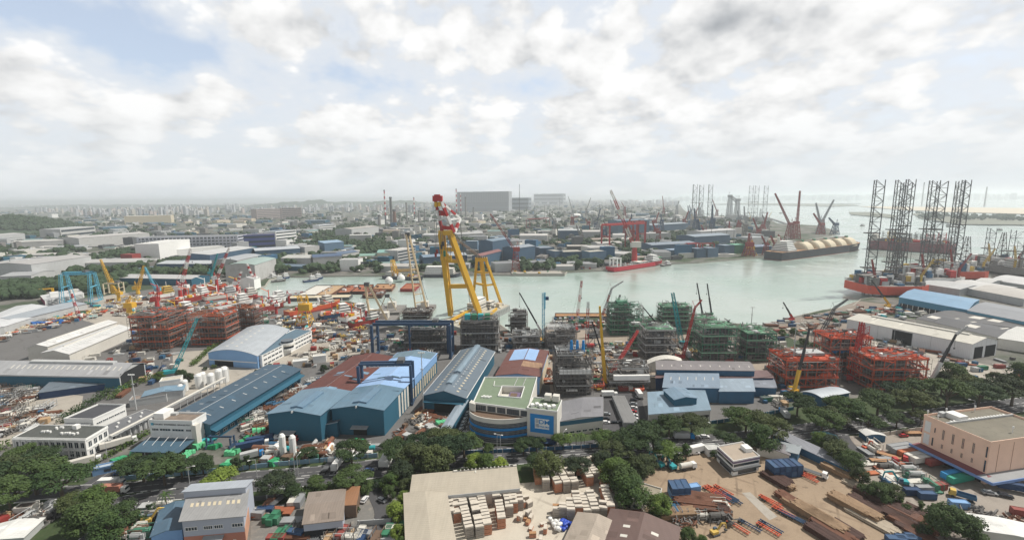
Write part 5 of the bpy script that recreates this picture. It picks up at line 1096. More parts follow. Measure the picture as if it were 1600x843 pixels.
def lamp_mast(label,x,y,top):
 g =P(x,y);z =ztop(g,top);r =thing('light_mast',g,label,'light mast');mb =MB();mb.tube(g,g + Vector((0,0,z)),.42,8,.2);mb.build('pole','lgrey',r);mb =MB();t =g + Vector((0,0,z));mb.bar(t - Vector((1.6,0,0)),t + Vector((1.6,0,0)),.3,.3)
 for k in (-1.5,-.5,.5,1.5):mb.bz(t.x + k,t.y - .2,t.z - .2,.6,.5,.6)
 mb.build('floodlights','white',r);mb =MB();mb.bz(t.x,t.y,z * .72,1.8,.4,.4);mb.build('bracket','lgrey',r)
for a in (('tall steel light mast beside the pale blue hall',662,643,551),('light mast in front of the canopy roofs at the left yard',213,640,585),('light mast beside the blue waterside yard crane',1311,512,494),('light mast left of the western red module',1236,602,505),('light mast on the quay right of the green modules',1173,520,480)):lamp_mast(*a)
def street_lamp():
 r =thing('street_lamp',(0,0,0),'x','street lamp','street lamps along the road',world=False);mb =MB();mb.tube((0,0,0),(0,0,9),.13,7,.08);mb.build('pole','lgrey',r);mb =MB();mb.bar((0,0,9),(2.2,0,9.5),.12,.12);mb.build('arm','lgrey',r);mb =MB();mb.bz(2.5,0,9.4,1.0,.4,.2);mb.build('lamp_head','white',r);return r
PL =proto(street_lamp())
for i,(x,y) in enumerate(((168,716),(297,760),(118,752),(461,741),(466,742),(777,707),(1346,682),(1182,688),(1520,650),(402,747),(880,702),(1016,690),(1100,684),(782,706),(560,737))):put(PL,P(x,y),RU(0,6),1,'grey street lamp near ' + ['the hedge of the lane','the light green umbrella tree','the gate guard house','the road trees west of the big clump','the twin road trees','the curved office corner','the peach factory entrance','the belt of trees by the dirt yard','the road behind the peach factory','the white office lane','the palms','the car park exit','the isolated umbrella tree','the hatched road corner','the bend of the entry lane'][i])
# ------------------------------------------------------------------ offshore modules under construction
def module(label,cx,w_px,top,base,col,deck,levels,seed,roofc=None,scaf=True,depth=None,extra=None,cat='steel module',thick=.38,name='offshore_module',rz=0.0,pipes=12,step=0.0):
 """stacked steel decks on columns, braced and wrapped in scaffolding; base is the pixel row of its near foot"""
 random.seed(seed);g =P(cx,base);W =P(cx + w_px / 2,base).x - P(cx - w_px / 2,base).x;D =depth or W * (.85 if W < 22 else .62);c =g + Vector((0,D / 2,0));c.z =0
 H =ztop((g.x,g.y + D * .15),top) if True else 0;r =thing(name,c,label,cat,world=False,rz=rz)
 nx,ny =max(3,int(W / 6)),max(2,int(D / 8));xs =[-W / 2 + W * i / nx for i in range(nx + 1)];ys =[-D / 2 + D * i / ny for i in range(ny + 1)]
 zs =[H * (i + .25) / (levels + .25) for i in range(levels + 1)]
 edge ={'mgreen':'lgreen','brickorange':'orange','rust':'brickorange','orange':'orange'}.get(col,'lgrey')
 cut =[0 if (k / levels) < .62 or not step else step for k in range(levels + 1)];sgn =RC((-1,1))
 mb =MB()
 for x in xs:
  for y in ys:mb.bz(x,y,0,thick * 1.2,thick * 1.2,(zs[min(i_ for i_ in range(levels + 1) if cut[i_])] if step and x * sgn > W * (.5 - step) + .1 else H) + (RU(.5,2) if RR() < .3 else 0))
 mb.build('columns',col,r)
 for li,z in enumerate(zs):
  mb =MB();last =li == levels
  o =RU(-.2,2.2);wl =W * (1 - cut[li]);cx =-sgn * W * cut[li] / 2
  for x in xs:
   if abs(x - cx) <= wl / 2 + .1:mb.bz(x,0,z - .8,thick,D + o,.8)
  for y in ys:mb.bz(cx,y,z - .8,wl + o,thick,.8)
  mb.build('deck_beams',col,r);mb =MB()
  for y in (-D / 2 - o / 2,D / 2 + o / 2):mb.bz(cx,y,z - .45,wl + o,.35,.75)
  for x in (cx - wl / 2 - o / 2,cx + wl / 2 + o / 2):mb.bz(x,0,z - .45,.35,D + o,.75)
  mb.build('deck_edge',edge if li % 2 or RR() < .5 else col,r)
  mb =MB();hz_ =(zs[li + 1] - z if li < levels else 4)
  if li < levels:cz =MB();cz.bz(cx + RU(-.1,.1) * wl,RU(-.05,.12) * D,z,wl * RU(.45,.7),D * RU(.45,.65),hz_ * RU(.55,.85));cz.build('shade_core',RC(['scafd','dgrey','scafd','brown' if 'rust' in deck else 'scaf']),r)  # dark core box added to deepen the shade inside each level
  for q in range(int(wl * D / 14)):
   mb.mi =random.randrange(4);x,y =cx + RU(-wl / 2,wl / 2),RU(-D / 2,D / 2);u_ =RR()
   if u_ < .45:mb.bz(x,y,z,RU(.6,3.2),RU(.6,2.5),hz_ * RU(.15,.75 if li < levels else .5))
   elif u_ < .8:a_ =RU(3,10);mb.tri((x,y,z + hz_ * RU(.2,.85)),(max(min(x + RC((-1,1)) * a_,cx + wl / 2),cx - wl / 2),y,z + hz_ * RU(.3,.85)),RU(.25,.8))
   else:mb.tri((x,y,z),(x,y,z + hz_ * .95),RU(.25,.7))
  mb.build('pipework',['scafd','scaf',col,'dgrey'] if li < levels else ['lgrey','scaf',edge,'scafd'],r)
  if (li < levels or roofc) and not cut[li]:
   mb =MB()
   for i in range(nx):
    for j in range(ny):
     if RR() < (.74 if not last else .42):mb.bz((xs[i] + xs[i + 1]) / 2,(ys[j] + ys[j + 1]) / 2,z + .01,xs[i + 1] - xs[i] - thick,ys[j + 1] - ys[j] - thick,.15)
   mb.build('deck_plates',(roofc if last and roofc else deck),r)
  mb =MB()                                             # handrail round the deck edge
  for zz in (.55,1.1):
   for y in (-D / 2 - .6,D / 2 + .6):mb.tri((-W / 2 - .6,y,z + zz),(W / 2 + .6,y,z + zz),.14)
   for x in (-W / 2 - .6,W / 2 + .6):mb.tri((x,-D / 2 - .6,z + zz),(x,D / 2 + .6,z + zz),.14)
  mb.build('handrail',col if li % 2 else 'scaf',r)
 mb =MB()
 for i in range(nx):
  for li in range(levels):
   if RR() < .5:a,b =(xs[i],xs[i + 1]) if RR() < .5 else (xs[i + 1],xs[i]);mb.bar((a,-D / 2,zs[li]),(b,-D / 2,zs[li + 1] - .8),.35,.35)
 for j in range(ny):
  for li in range(levels):
   for x in (-W / 2,W / 2):
    if RR() < .45:mb.bar((x,ys[j],zs[li]),(x,ys[j + 1],zs[li + 1] - .8),.35,.35)
 mb.build('bracing',col,r)
 for k in range(pipes):                                   # runs of pipe and vessels on the decks
  z =RC(zs);mb =MB();m_ =RC(['lgrey','white','scaf',deck,col,'dgrey'])
  x,y =RU(-W / 2 + 2,W / 2 - 2),RU(-D / 2,D / 2);k_ =RR()
  if k_ < .4:mb.tube((x,y,z + 1.3),(x + RU(-8,8),y + RU(-1,1),z + 1.3),RU(.4,1.2),9);nm ='vessel'
  elif k_ < .7:mb.bz(x,y,z,RU(1.5,5),RU(1.5,4),RU(1.2,3));nm ='equipment_skid'
  else:mb.tube((x,y,z - 4),(x,y,z + RU(1,3)),RU(.2,.6),7);nm ='riser'
  mb.build(nm,m_,r)
 mb =MB()                                                # loose pipe racks over the top deck: what is seen from above
 z =zs[-1]
 for k in range(int(W * 1.1)):
  x =RU(-W / 2,W / 2);y =RU(-D / 2,D / 2)
  if RR() < .55:mb.tri((x,-D / 2,z + RU(.1,1.2)),(x + RU(-.4,.4),RU(-D / 4,D / 2),z + .8),RU(.15,.38))
  else:mb.tri((-W / 2,y,z + RU(.1,1.6)),(RU(0,W / 2),y,z + 1),RU(.15,.38))
 mb.build('pipe_rack',roofc or col,r)
 if scaf:
  mb =MB();o =1.5;st =2.4;t =.17
  for x in [-W / 2 - o + i * st for i in range(int((W + 2 * o) / st) + 1)]:mb.tri((x,-D / 2 - o,0),(x,-D / 2 - o,H + RU(-2,2)),t)
  for y in [-D / 2 - o + i * st for i in range(int((D + 2 * o) / st) + 1)]:
   for x in (-W / 2 - o,W / 2 + o):mb.tri((x,y,0),(x,y,H + RU(-2,2)),t)
  for z in [2.2 * i for i in range(1,int(H / 2.2) + 1)]:
   if RR() < .25:continue
   mb.tri((-W / 2 - o,-D / 2 - o,z),(W / 2 + o,-D / 2 - o,z),t)
   for x in (-W / 2 - o,W / 2 + o):mb.tri((x,-D / 2 - o,z),(x,D / 2 + o,z),t)
   if RR() < .6:x0 =RU(-W / 2,0);mb.bz(x0 + W * .2,-D / 2 - o + .5,z,W * RU(.3,.5),.9,.08)
   for x in (-W / 2 - o,W / 2 + o):
    if RR() < .5:mb.bz(x,0,z,.9,D * .7,.08)
  mb.build('scaffolding','scaf',r)
 if extra:extra(r,W,D,H)
 return r
def green_cap(r,W,D,H):mb =MB();mb.bz(-W * .1,0,H,W * .34,D * .4,3.5);mb.build('deck_house','mgreen',r);mb =MB();mb.lattice((-W * .1,0,H),(-W * .1,0,H + 7),W * .3,W * .3,3,.3);mb.build('top_frame','lgreen',r)
def green_tanks(r,W,D,H):
 for i in range(4):mb =MB();mb.bz(-W * .35 + i * W * .19,-D * .2,H,W * .15,D * .3,4.5);mb.build('generator_box','green' if i % 2 else 'teal',r)
def blue_pumps(r,W,D,H):
 for i in range(3):mb =MB();mb.tube((W * (-.05 + .18 * i),-D * .1,H),(W * (-.05 + .18 * i),-D * .1,H + 7),1.2,10,.7);mb.build('pump_tower','brightblue',r)
def white_belt(r,W,D,H):mb =MB();mb.bz(W * .02,-D / 2,H * .52,W * .96,2.5,3);mb.build('wrapped_pipework','white',r)
def blue_vessels(r,W,D,H):
 for i in range(3):mb =MB();mb.tube((-W * .3 + i * W * .18,-D * .3,H * .62),(-W * .3 + i * W * .18 + 4,D * .1,H * .62),2.0,12);mb.build('vessel','brightblue',r)
 mb =MB();mb.lattice((W * .28,-D * .55,0),(W * .28,-D * .55,H + 9),4,4,14,.22);mb.build('stair_tower','red',r)
def grey_roof(r,W,D,H):mb =MB();mb.bz(W * .12,D * .1,H + .5,W * .55,D * .45,1.6);mb.build('pipe_deck','lgrey',r)
OR,ORD ='orange','dred'
MODS =(('tallest green steel module, crowned with a deck house, at the water',978,48,478,523,'mgreen','mgreen',6,green_cap,'mgreen',None),('dark green and grey module left of the teal crane boom',1057,44,479,521,'mgreen','scafd',6,None,'lgreen',None),
 ('module with a bright pale green top deck over grey scaffolding',1031,46,514,563,'scaf','scafd',4,None,'lgreen',None),('large green lattice sided module with a pale green roof deck',1122,52,510,566,'mgreen','scaf',4,None,'lgreen',None),('green module at the east end of the green row',1188,46,519,564,'mgreen','scafd',4,None,'lgreen',None),
 ('small green deck module behind the pale green topped one',1026,28,500,513,'lgreen','mgreen',2,None,'lgreen',None),('low green deck module behind the twin black booms',1102,34,497,512,'lgreen','mgreen',1,None,'lgreen',None),('narrow dark green module tucked beside the pale green topped one',993,14,508,545,'mgreen','scafd',4,None,'lgreen',None),('green stair module between the two largest green modules',1086,14,515,545,'mgreen','scafd',3,None,None,None),
 ('grey scaffold clad tower module at the water, right of the floating crane',810,24,489,521,'scafd','scafd',5,None,'scaf',None),('low grey module in front of the scaffold tower module',822,38,523,546,'scaf','scafd',2,None,'lgrey',None),('grey module with a white pipe deck behind the sand quay crane',877,42,514,549,'scaf','scafd',4,None,'white',None),
 ('tall grey module with blue pump towers next to the dirt lane',897,52,552,616,'scafd','scafd',5,blue_pumps,'lgrey',white_belt),('open grey frame module right of the upright yellow crane',983,58,573,608,'scaf','scafd',3,None,'scaf',white_belt),
 ('grey module carrying green and blue generator boxes behind the goliath gantry',664,62,512,547,'scafd','scaf',3,green_tanks,'lgrey',None),('wide dark scaffold module with blue boxes, right of the goliath gantry',750,54,500,549,'scafd','scafd',5,green_tanks,'scaf',None),('flat dark barge module behind the goliath beam',650,40,487,500,'drust','scafd',2,None,'scaf',None),
 ('red steel module with a grey pipe deck, western of the three',1266,80,560,606,OR,'rust',3,grey_roof,OR,None),('tallest red steel module with blue vessels and a stair tower',1324,62,526,584,OR,'rust',3,blue_vessels,OR,None),('broad red steel module with bare roof beams, eastern of the three',1402,84,558,610,OR,'rust',3,None,OR,None),
 ('orange brown module nearest the white ribbed warehouses',238,56,493,545,'brickorange','drust',5,None,'scaf',None),('orange brown module rising behind the first one',281,28,484,519,'brickorange','drust',5,None,'scaf',None),('orange topped brown module in the middle of the brown row',328,53,492,539,'brickorange','drust',5,None,'brickorange',None),('brown module at the east end of the brown row',380,38,481,517,'rust','drust',5,None,'brickorange',None),('small orange brown module behind the first one\'s right shoulder',254,24,484,505,'brickorange','drust',3,None,'orange',None))
for i,(lab,cx,w,top,base,col,dk,lv,ex,rc,ex2) in enumerate(MODS):
 r =module(lab,cx,w,top,base,col,dk,lv,40 + i,rc,extra=ex,scaf=True,step=.38 if 'brown' in lab else (.0 if 'red steel' in lab or 'flat' in lab else random.Random(i).choice((0,.3))))
 if ex2:
  W =P(cx + w / 2,base).x - P(cx - w / 2,base).x;ex2(r,W,W * .85,ztop(P(cx,base),top))
mark(978,500,'the tallest green module');mark(1122,540,'the large green module');mark(1268,585,'the western red module');mark(1399,585,'the broad eastern red module');mark(240,520,'the first orange brown module');mark(326,515,'the middle orange brown module');mark(897,590,'the grey module with blue pump towers');mark(750,530,'the wide dark scaffold module');mark(664,530,'the module behind the goliath gantry');mark(1188,540,'the easternmost green module');mark(382,500,'the last brown module')
# ------------------------------------------------------------------ ships, barges, rigs
def hull_mesh(L,B,D,draft=1.0,bow=.18,stern=.05,sheer=1.5,flare=.75):
 """hull along +x from stern at 0 to bow at L"""
 mb =MB();st =[]
 for i in range(17):
  k =i / 16;x =L * k;w =1.0
  if k > 1 - bow:w =math.sqrt(max(0,1 - ((k - (1 - bow)) / bow) ** 2)) * .98 + .02
  if k < stern:w =.88 + .12 * k / stern
  z =D + sheer * max(0,(k - .6) / .4) ** 2;st.append([(x + (1.5 if i == 16 else 0),B / 2 * w,z),(x,B / 2 * w * (flare if k > .8 else .98),-draft)])
 vs =[];fs =[]
 for (t,b) in st:vs += [(t[0],-t[1],t[2]),(b[0],-b[1],b[2]),(b[0],b[1],b[2]),(t[0],t[1],t[2])]
 for i in range(16):
  a =i * 4;fs += [(a,a + 1,a + 5,a + 4),(a + 1,a + 2,a + 6,a + 5),(a + 2,a + 3,a + 7,a + 6)]
 fs += [(3,2,1,0),(64,65,66,67)];mb.add(vs,fs)
 dk =MB();dv =[];df =[]
 for (t,b) in st:dv += [(t[0],-t[1] * .985,t[2] - .35),(t[0],t[1] * .985,t[2] - .35)]
 for i in range(16):df.append((2 * i,2 * i + 2,2 * i + 3,2 * i + 1))
 dk.add(dv,df);return mb,dk
def ship(label,a,b,B,D,hullc,deckc='scaf',cat='ship',boot=None,name='ship',group=None,zw=WL,L=None):
 """a: stern on the water, b: bow on the water, in picture pixels"""
 p,q =P(a[0],a[1],zw),P(b[0],b[1],zw);rz =math.atan2(q.y - p.y,q.x - p.x);L =L or (q - p).length
 r =thing(name,p,label,cat,group,world=False,rz=rz);hm,dk =hull_mesh(L,B,D);hm.build('hull',hullc,r)
 if boot:mb,_ =hull_mesh(L + .1,B + .1,1.2,sheer=0);mb.build('boot_stripe',boot,r)
 dk.build('deck',deckc,r);return r,L
def decks(r,x,L0,B,z,n,m='white',dh=2.8,taper=.8,y=0):
 for i in range(n):
  mb =MB();mb.bz(x,y,z + i * dh,L0 * taper ** i,B * .9 ** i,dh);o =mb.build('deck_house',m,r);mb =MB();mb.bz(x,y,z + i * dh + dh * .45,L0 * taper ** i + .1,B * .9 ** i + .1,dh * .3);mb.build('window_band','glass',o)
 return z + n * dh
def funnel(r,x,z,m='red',s=1.0):mb =MB();mb.tube((x,0,z),(x - 1 * s,0,z + 6 * s),1.6 * s,10,1.2 * s);mb.build('funnel',m,r)
def masts(r,x,z,h=8):mb =MB();mb.tri((x,0,z),(x,0,z + h),.4);mb.tri((x,-2,z + h * .6),(x,2,z + h * .6),.25);mb.build('mast','white',r)
def junk(r,x0,x1,y0,y1,z,n,cols=('white','lgrey','yellow','red','scaf','dgrey'),s=1.0):
 for i in range(n):
  mb =MB();x,y =RU(x0,x1),RU(y0,y1)
  if RR() < .7:mb.bz(x,y,z,s * RU(1,5),s * RU(1,4),s * RU(.8,3.5))
  else:mb.tube((x,y,z + s),(x + s * RU(2,6),y,z + s),s * RU(.5,1.3),8)
  mb.build('deck_gear',RC(cols),r)
random.seed(21)
# red offshore ship on the far bank
r,L =ship('red hulled offshore ship with white upper works moored at the far bank',(953,424),(1033,412),22,8,mat('ship red',(.50,.03,.05),var=.1,rough=.45),'scaf',boot=mat('ship red dark',(.20,.03,.03)))
decks(r,L * .80,22,19,8.5,4,'white');masts(r,L * .8,20,9);decks(r,L * .55,26,16,8,1,'offwhite');funnel(r,L * .66,12,'lgrey');junk(r,L * .15,L * .65,-9,9,8,40)
for x in (.06,.12):mb =MB();mb.bz(L * x,-8,8,2,2,13);mb.bz(L * x,8,8,2,2,13);mb.bz(L * x,0,20,2,18,2.5);mb.build('stern_frame','white',r)
mb =MB();mb.lathe((L * .93,0,13),[(7,0),(8,.6)],8);mb.build('helideck','green',r);mark(990,418,'the red offshore ship')
pedestal_crane('red pedestal crane with a very long lattice boom on the red offshore ship',(991,410),386,(954,297),'red','offwhite',5.0,11,z0=5)
# gas carrier
r,L =ship('black hulled gas carrier with five cream half domed tanks',(1207,406),(1338,389),40,16,mat('ship black',(.035,.04,.05),var=.3,scale=.1,dirt=.4,dcol=(.16,.08,.06)),'lrust',boot=mat('boot red',(.30,.10,.08),var=.3))
mark(1270,390,'the gas carrier')
for i in range(5):
 mb =MB();cx =L * (.30 + i * .135);rad =19;n =14;prof =[(rad * math.cos(math.pi * j / n),rad * math.sin(math.pi * j / n) * .95) for j in range(n + 1)]
 ring =lambda s_,x:[(x,-y * s_,12 + z * s_) for y,z in prof]
 xs =[-15,-13.5,-11,11,13.5,15];sc_ =[.75,.9,1,1,.9,.75]
 for j in range(5):mb.hull(ring(sc_[j],cx + xs[j]),ring(sc_[j + 1],cx + xs[j + 1]))
 mb.build('cargo_tank','cream',r);mb =MB();mb.bz(cx,0,29.5,5,5,4);mb.build('tank_dome','green',r)
decks(r,L * .11,30,34,16,6,'white',3.2,.93);funnel(r,L * .05,32,'offwhite',2);masts(r,L * .14,35,12)
mb =MB();mb.bz(L * .55,0,31,L * .62,2.5,1.2);mb.build('pipe_walkway','rust',r);junk(r,L * .88,L * .96,-10,10,16,14,s=1.6)
# red production ship behind the rigs
r,L =ship('dark red hulled production ship crowded with topside plant behind the rigs',(1490,396),(1357,388),44,20,mat('fpso hull',(.19,.06,.07),var=.2),'scaf',boot=mat('fpso boot',(.06,.05,.06)))
decks(r,L * .93,22,36,20,5,'offwhite');mark(1420,385,'the production ship behind the rigs')
for i in range(12):
 x =L * (.08 + i * .065);mb =MB();mb.lattice((x,0,20),(x,0,20 + RU(12,24)),13,12,4,.6);mb.build('process_frame',RC(['mgreen','scaf','scafd','lyellow','red']),r)
junk(r,L * .05,L * .85,-18,18,21,60,s=2.4)
# supply ships in the left shipyard and at the inlet
SH =[((272,476),(330,462),'dred','white','red hulled supply ship in the left shipyard, nearest the squat red crane'),((318,470),(372,462),'offwhite','lgrey','long white supply ship with a square grey deck house in the left shipyard'),((330,486),(394,474),'white','white','white supply ship with a red funnel beside the last brown module'),
      ((300,455),(352,450),'orange','white','orange hulled supply ship behind the white ones in the left shipyard'),((352,456),(398,447),'white','offwhite','white workboat near the head of the inlet'),((390,490),(442,478),'dred','white','dark red supply ship lying off the mid yard'),((404,478),(446,470),'white','white','white supply ship alongside the dark red one'),
      ((448,494),(530,476),'orange','offwhite','orange decked workboat pointing at the barges'),((500,500),(548,492),'gantryblue','white','dark blue tug on the mid yard slip'),((535,504),(572,492),'white','white','white launch on the mid yard slip'),((548,512),(590,503),'dred','white','red bottomed launch nearest the goliath gantry'),((232,468),(272,462),'white','lyellow','white and yellow workboat by the yellow tower crane'),
      ((360,472),(402,465),'dred','offwhite','small dark red supply ship amid the white ships'),((258,500),(300,488),'white','white','white ship stern tucked behind the first brown module')]
for a,b,hc,sc_,lab in SH:
 onland =1 if a[0] < 575 and not (a[0] > 500 and a[1] > 5000) else 0
 r,L =ship(lab,a,b,13,5.5,mat('paint ' + hc,PAL[hc][0],var=.15,rough=.5),RC(['lrust','green','lgrey','brickorange']),zw=.2,boot='dred');z =decks(r,L * .76,12,10,5.5,3,sc_);masts(r,L * .74,z,6);funnel(r,L * .6,8.5,RC(['red','white','yellow']),.8);junk(r,L * .08,L * .6,-5,5,5.3,26,('white','orange','red','lgrey','yellow','white','offwhite'))
 mb =MB();mb.tri((L * .4,0,5),(L * .4,0,17),.9);mb.tri((L * .4,0,15),(L * .15,0,20),.7);mb.build('deck_crane',RC(['red','white','yellow','orange']),r)
for a,b,lab in (((424,441),(446,439),'grey tug with a white wheelhouse, nearest the inlet head'),((438,436),(452,434),'small white launch under the far quay of the inlet'),((474,441),(498,438),'white tug moored in midstream of the inlet'),((488,437),(504,435),'white and grey tug just behind the midstream one'),((418,437),(432,434),'dark tug hard against the inlet head quay'),((1034,416),(1048,414),'dark green tug off the bow of the red offshore ship')):
 r,L =ship(lab,a,b,8,3,RC(['scafd','navy']),'lgrey',cat='tug',name='tug');decks(r,L * .6,8,6,3,2,'white');masts(r,L * .55,8,4)
def barge(label,A,B,C_,h,hullc,deckc,zw=WL,gear=0,cols=('rust','lgrey')):
 a,b,c =P(*A,h + zw),P(*B,h + zw),P(*C_,h + zw);d =a + c - b;o =Vector((a.x,a.y,zw));r =thing('barge',o,label,'barge')
 mb =MB();mb.prism([(a.x,a.y),(b.x,b.y),(c.x,c.y),(d.x,d.y)],zw - 1,zw + h);mb.build('hull',hullc,r);mb =MB();m_ =(a + b + c + d) / 4
 mb.prism([(p.lerp(m_,.03).x,p.lerp(m_,.03).y) for p in (a,b,c,d)],zw + h,zw + h + .15);mb.build('deck',deckc,r)
 mb =MB()
 for p,q in ((a,b),(b,c),(c,d),(d,a)):mb.bar((p.x,p.y,zw + h + .5),(q.x,q.y,zw + h + .5),.3,1.0)
 mb.build('coaming',hullc,r);e =b - a;f =d - a
 for i in range(gear):p =a + e * RU(.05,.95) + f * RU(.1,.9);mb =MB();mb.bz(p.x,p.y,zw + h + .1,RU(1,6),RU(1,4),RU(.6,3),RR() * 3);mb.build('deck_cargo',RC(cols),r)
 return r
for lab,A,B,C_,hc,dc,g_,cols in (('pale decked barge nearest the mid yard, broadside on',(445,467),(545,465),(551,460),'dgrey','cream',0,('rust',)),('long white decked barge lying obliquely in the inlet',(463,462),(492,462),(520,446),'scafd','offwhite',0,('rust',)),('tan decked barge right of the long white decked one',(494,461),(516,461),(540,446),'rust','timber',3,('rust','lgrey')),('first orange decked barge of the cluster',(526,458),(546,457),(562,445),'drust','brickorange',5,('rust','white')),('orange decked barge loaded with steel plates',(548,456),(572,456),(584,445),'drust','brickorange',6,('rust','dgrey')),('dark rusty barge with machinery',(566,462),(596,462),(604,452),'drust','rust',9,('rust','brickorange','lgrey')),('tan barge carrying white wrapped domes',(582,452),(612,452),(618,444),'rust','lrust',4,('white','rust')),('small orange decked barge at the right of the cluster',(625,452),(648,452),(657,443),'dred','brickorange',0,('rust',)),('red decked pontoon at the end of the mid yard pier',(528,480),(566,479),(571,474),'rust','lrust',6,('rust','yellow','lgrey')),('sand coloured pontoon lying along the quay west of the tallest green module',(868,495),(951,495),(948,490),'rust','lrust',0,('rust',)),('pontoon with green mats on the far quay left',(800,428),(882,428),(876,423),'concrete','concrete',8,('green','yellow','lgrey'))):barge(lab,A,B,C_,3.2,hc,dc,gear=g_,cols=cols)
r,L =ship('derrick barge with a yellow crane boom laid flat, at the far quay',(602,434),(660,437),20,5,'ship black' if 0 else mat('hull dark',(.06,.065,.08),var=.2),'scaf');decks(r,L * .15,12,14,5,2,'offwhite');junk(r,8,L - 12,-8,8,5,26)
mb =MB();mb.lattice((L * .25,0,12),(L * .9,0,16),3.5,2,14,.4);mb.build('crane_boom','yellow',r);mb =MB();mb.lattice((L * .28,0,5),(L * .22,0,30),8,4,6,.7);mb.build('crane_tower','yellow',r)
r,L =ship('white topped accommodation barge moored at the far quay behind the giant crane',(664,432),(718,432),22,5,mat('hull dark',()),'scaf');decks(r,L * .3,30,18,5,4,'white',3,.96);decks(r,L * .68,20,18,5,3,'offwhite',3,.95);junk(r,8,L - 12,-9,9,5,14)
for x,y in ((608,444),(627,440)):g =P(x,y,WL);mb =MB();mb.org =g;mb.lathe(g,[(5.5,3),(6,5),(5.2,8),(3.2,10.5),(.5,11.5)],16);tag(mb.build('wrapped_tank','white'),'white domed tank wrapped in sheeting, ' + ('left' if x == 608 else 'right') + ' one of the pair on the barges','tank')
# accommodation block at the far left yard
b =Bld('accommodation_block','white decked accommodation block with a maroon end wall under the blue gantry frame','accommodation block',(63,462),(70,470),(131,458),477,wall='white',kind_='flat',rgb=(.5,.5,.5),par=.5)
b.panel('A',0,1,0,b.h,mat('maroon',(.20,.02,.06)),'end_wall',.1)
for k in range(3):b.panel('B',.05,.97,b.h * (.14 + .3 * k),b.h * (.26 + .3 * k),C('glass'),'window_band',.08)
b.roofbox(.5,.3,8,8,5,'white');b.roofbox(.5,.8,7,7,4,'offwhite')
# ---- jack-up rigs
def leg(r,g,top,w,z0=-6,t=.5,col='scafd',mixc=None,seg=None,faces=3):
 z =ztop(g,top);mb =MB();n =seg or int((z - z0) / (w * .8));mb.lattice((g[0],g[1],z0),(g[0],g[1],z),w,w,n,t,side=(1,0,0),faces=faces);mb.build('leg',col,r)
 for k in (.25,.55):mb =MB();zz =z0 + (z - z0) * k;mb.bz(g[0],g[1],zz,w * 1.15,w * 1.15,1.2);mb.build('leg_collar','red' if mixc else 'scafd',r)
def jackup(label,px,legs,W,D,hullc,seed,hh=10,z=2.5,topside=85,col='dgrey',t=.75,w=10.5):
 random.seed(seed);g =P(px[0],px[1],WL);r =thing('jack_up_rig',(g.x,g.y,WL),label,'oil rig');hz =z
 pts =[(-W / 2,-D * .35),(-W * .28,-D / 2),(W * .28,-D / 2),(W / 2,-D * .35),(W / 2,D * .3),(W * .2,D / 2),(-W * .2,D / 2),(-W / 2,D * .3)]
 mb =MB();mb.prism([(g.x + x,g.y + y) for x,y in pts],hz,hz + hh);mb.build('hull',hullc,r);mb =MB();mb.prism([(g.x + x * .98,g.y + y * .98) for x,y in pts],hz + hh,hz + hh + .2);mb.build('deck','scaf',r)
 for i,(lx,top,dy) in enumerate(legs):
  q =P(lx,px[1],WL);q =Vector((q.x * (g.y + dy) / q.y,g.y + dy,0));leg(r,q,top,w,z0=hz - 8,t=t,col=col)
  mb =MB();mb.bz(q.x,q.y,hz + hh,w * 1.35,w * 1.35,7);mb.build('jacking_house',RC(['lgrey','scaf','white']),r)
 for i in range(topside):
  mb =MB();x,y =g.x + RU(-W * .42,W * .42),g.y + RU(-D * .4,D * .4);h_ =RU(2,13)
  mb.bz(x,y,hz + hh,RU(2,9),RU(2,8),h_);mb.build('topside_block',RC(['white','lgrey','scaf','scafd','white','dgrey','bluewall','red','lyellow']),r)
 decks_ =[(-.28,-.2,16,12,3)]
 for fx,fy,a,b_,n in decks_:
  for i in range(n):mb =MB();mb.bz(g.x + W * fx,g.y + D * fy,hz + hh + 3.2 * i,a,b_,3.2);o =mb.build('quarters','white',r);mb =MB();mb.bz(g.x + W * fx,g.y + D * fy,hz + hh + 3.2 * i + 1.5,a + .1,b_ + .1,.8);mb.build('window_band','glass',o)
 mb =MB();mb.lattice((g.x + W * .1,g.y - D * .1,hz + hh + 6),(g.x + W * .1,g.y - D * .1,hz + hh + 48),10,3,10,.5);mb.build('derrick','scafd',r)
 for sx in (-.4,.35):mb =MB();a =Vector((g.x + W * sx,g.y - D * .35,hz + hh));mb.bar(a,a + Vector((0,0,12)),2,2);mb.lattice(a + Vector((0,0,11)),a + Vector((9 * (1 if sx > 0 else -1),-4,32)),1.8,1,10,.35);mb.build('deck_crane',RC(['dred','lyellow','scafd']),r)
 mb =MB();mb.lathe((g.x - W * .5,g.y - D * .3,hz + hh + 12),[(9,0),(10,.8)],8);mb.build('helideck','scaf',r)
 mark(px[0],px[1] - 10,label.split(',')[0]);return r
ORH =mat('rig orange',(.60,.09,.05),var=.12,rough=.5)
jackup('orange hulled jack-up rig, nearest of the rigs',(1380,459),((1352,281,0),(1393,285,6),(1384,281,44)),74,60,ORH,1,t=.62)
jackup('white hulled jack-up rig, behind the orange one',(1447,446),((1437,282,6),(1449,283,2),(1401,280,46)),62,60,mat('rig white',(.55,.56,.55),var=.2,dirt=.3),2,t=.66)
jackup('red hulled jack-up rig, farthest right of the tall legged rigs',(1492,436),((1478,283,0),(1487,281,22)),60,50,ORH,3,topside=40,t=.66,w=9.5)
jackup('low grey jack-up rig with one short leaning leg, at the right edge',(1549,424),((1538,356,0),),60,50,'scaf',4,topside=22,t=.5,w=10)
jackup('grey rig with a latticed leg cut off by the right edge',(1588,430),((1577,359,0),(1600,372,30),(1618,360,10)),60,50,'scaf',5,topside=20,t=.5,w=14)
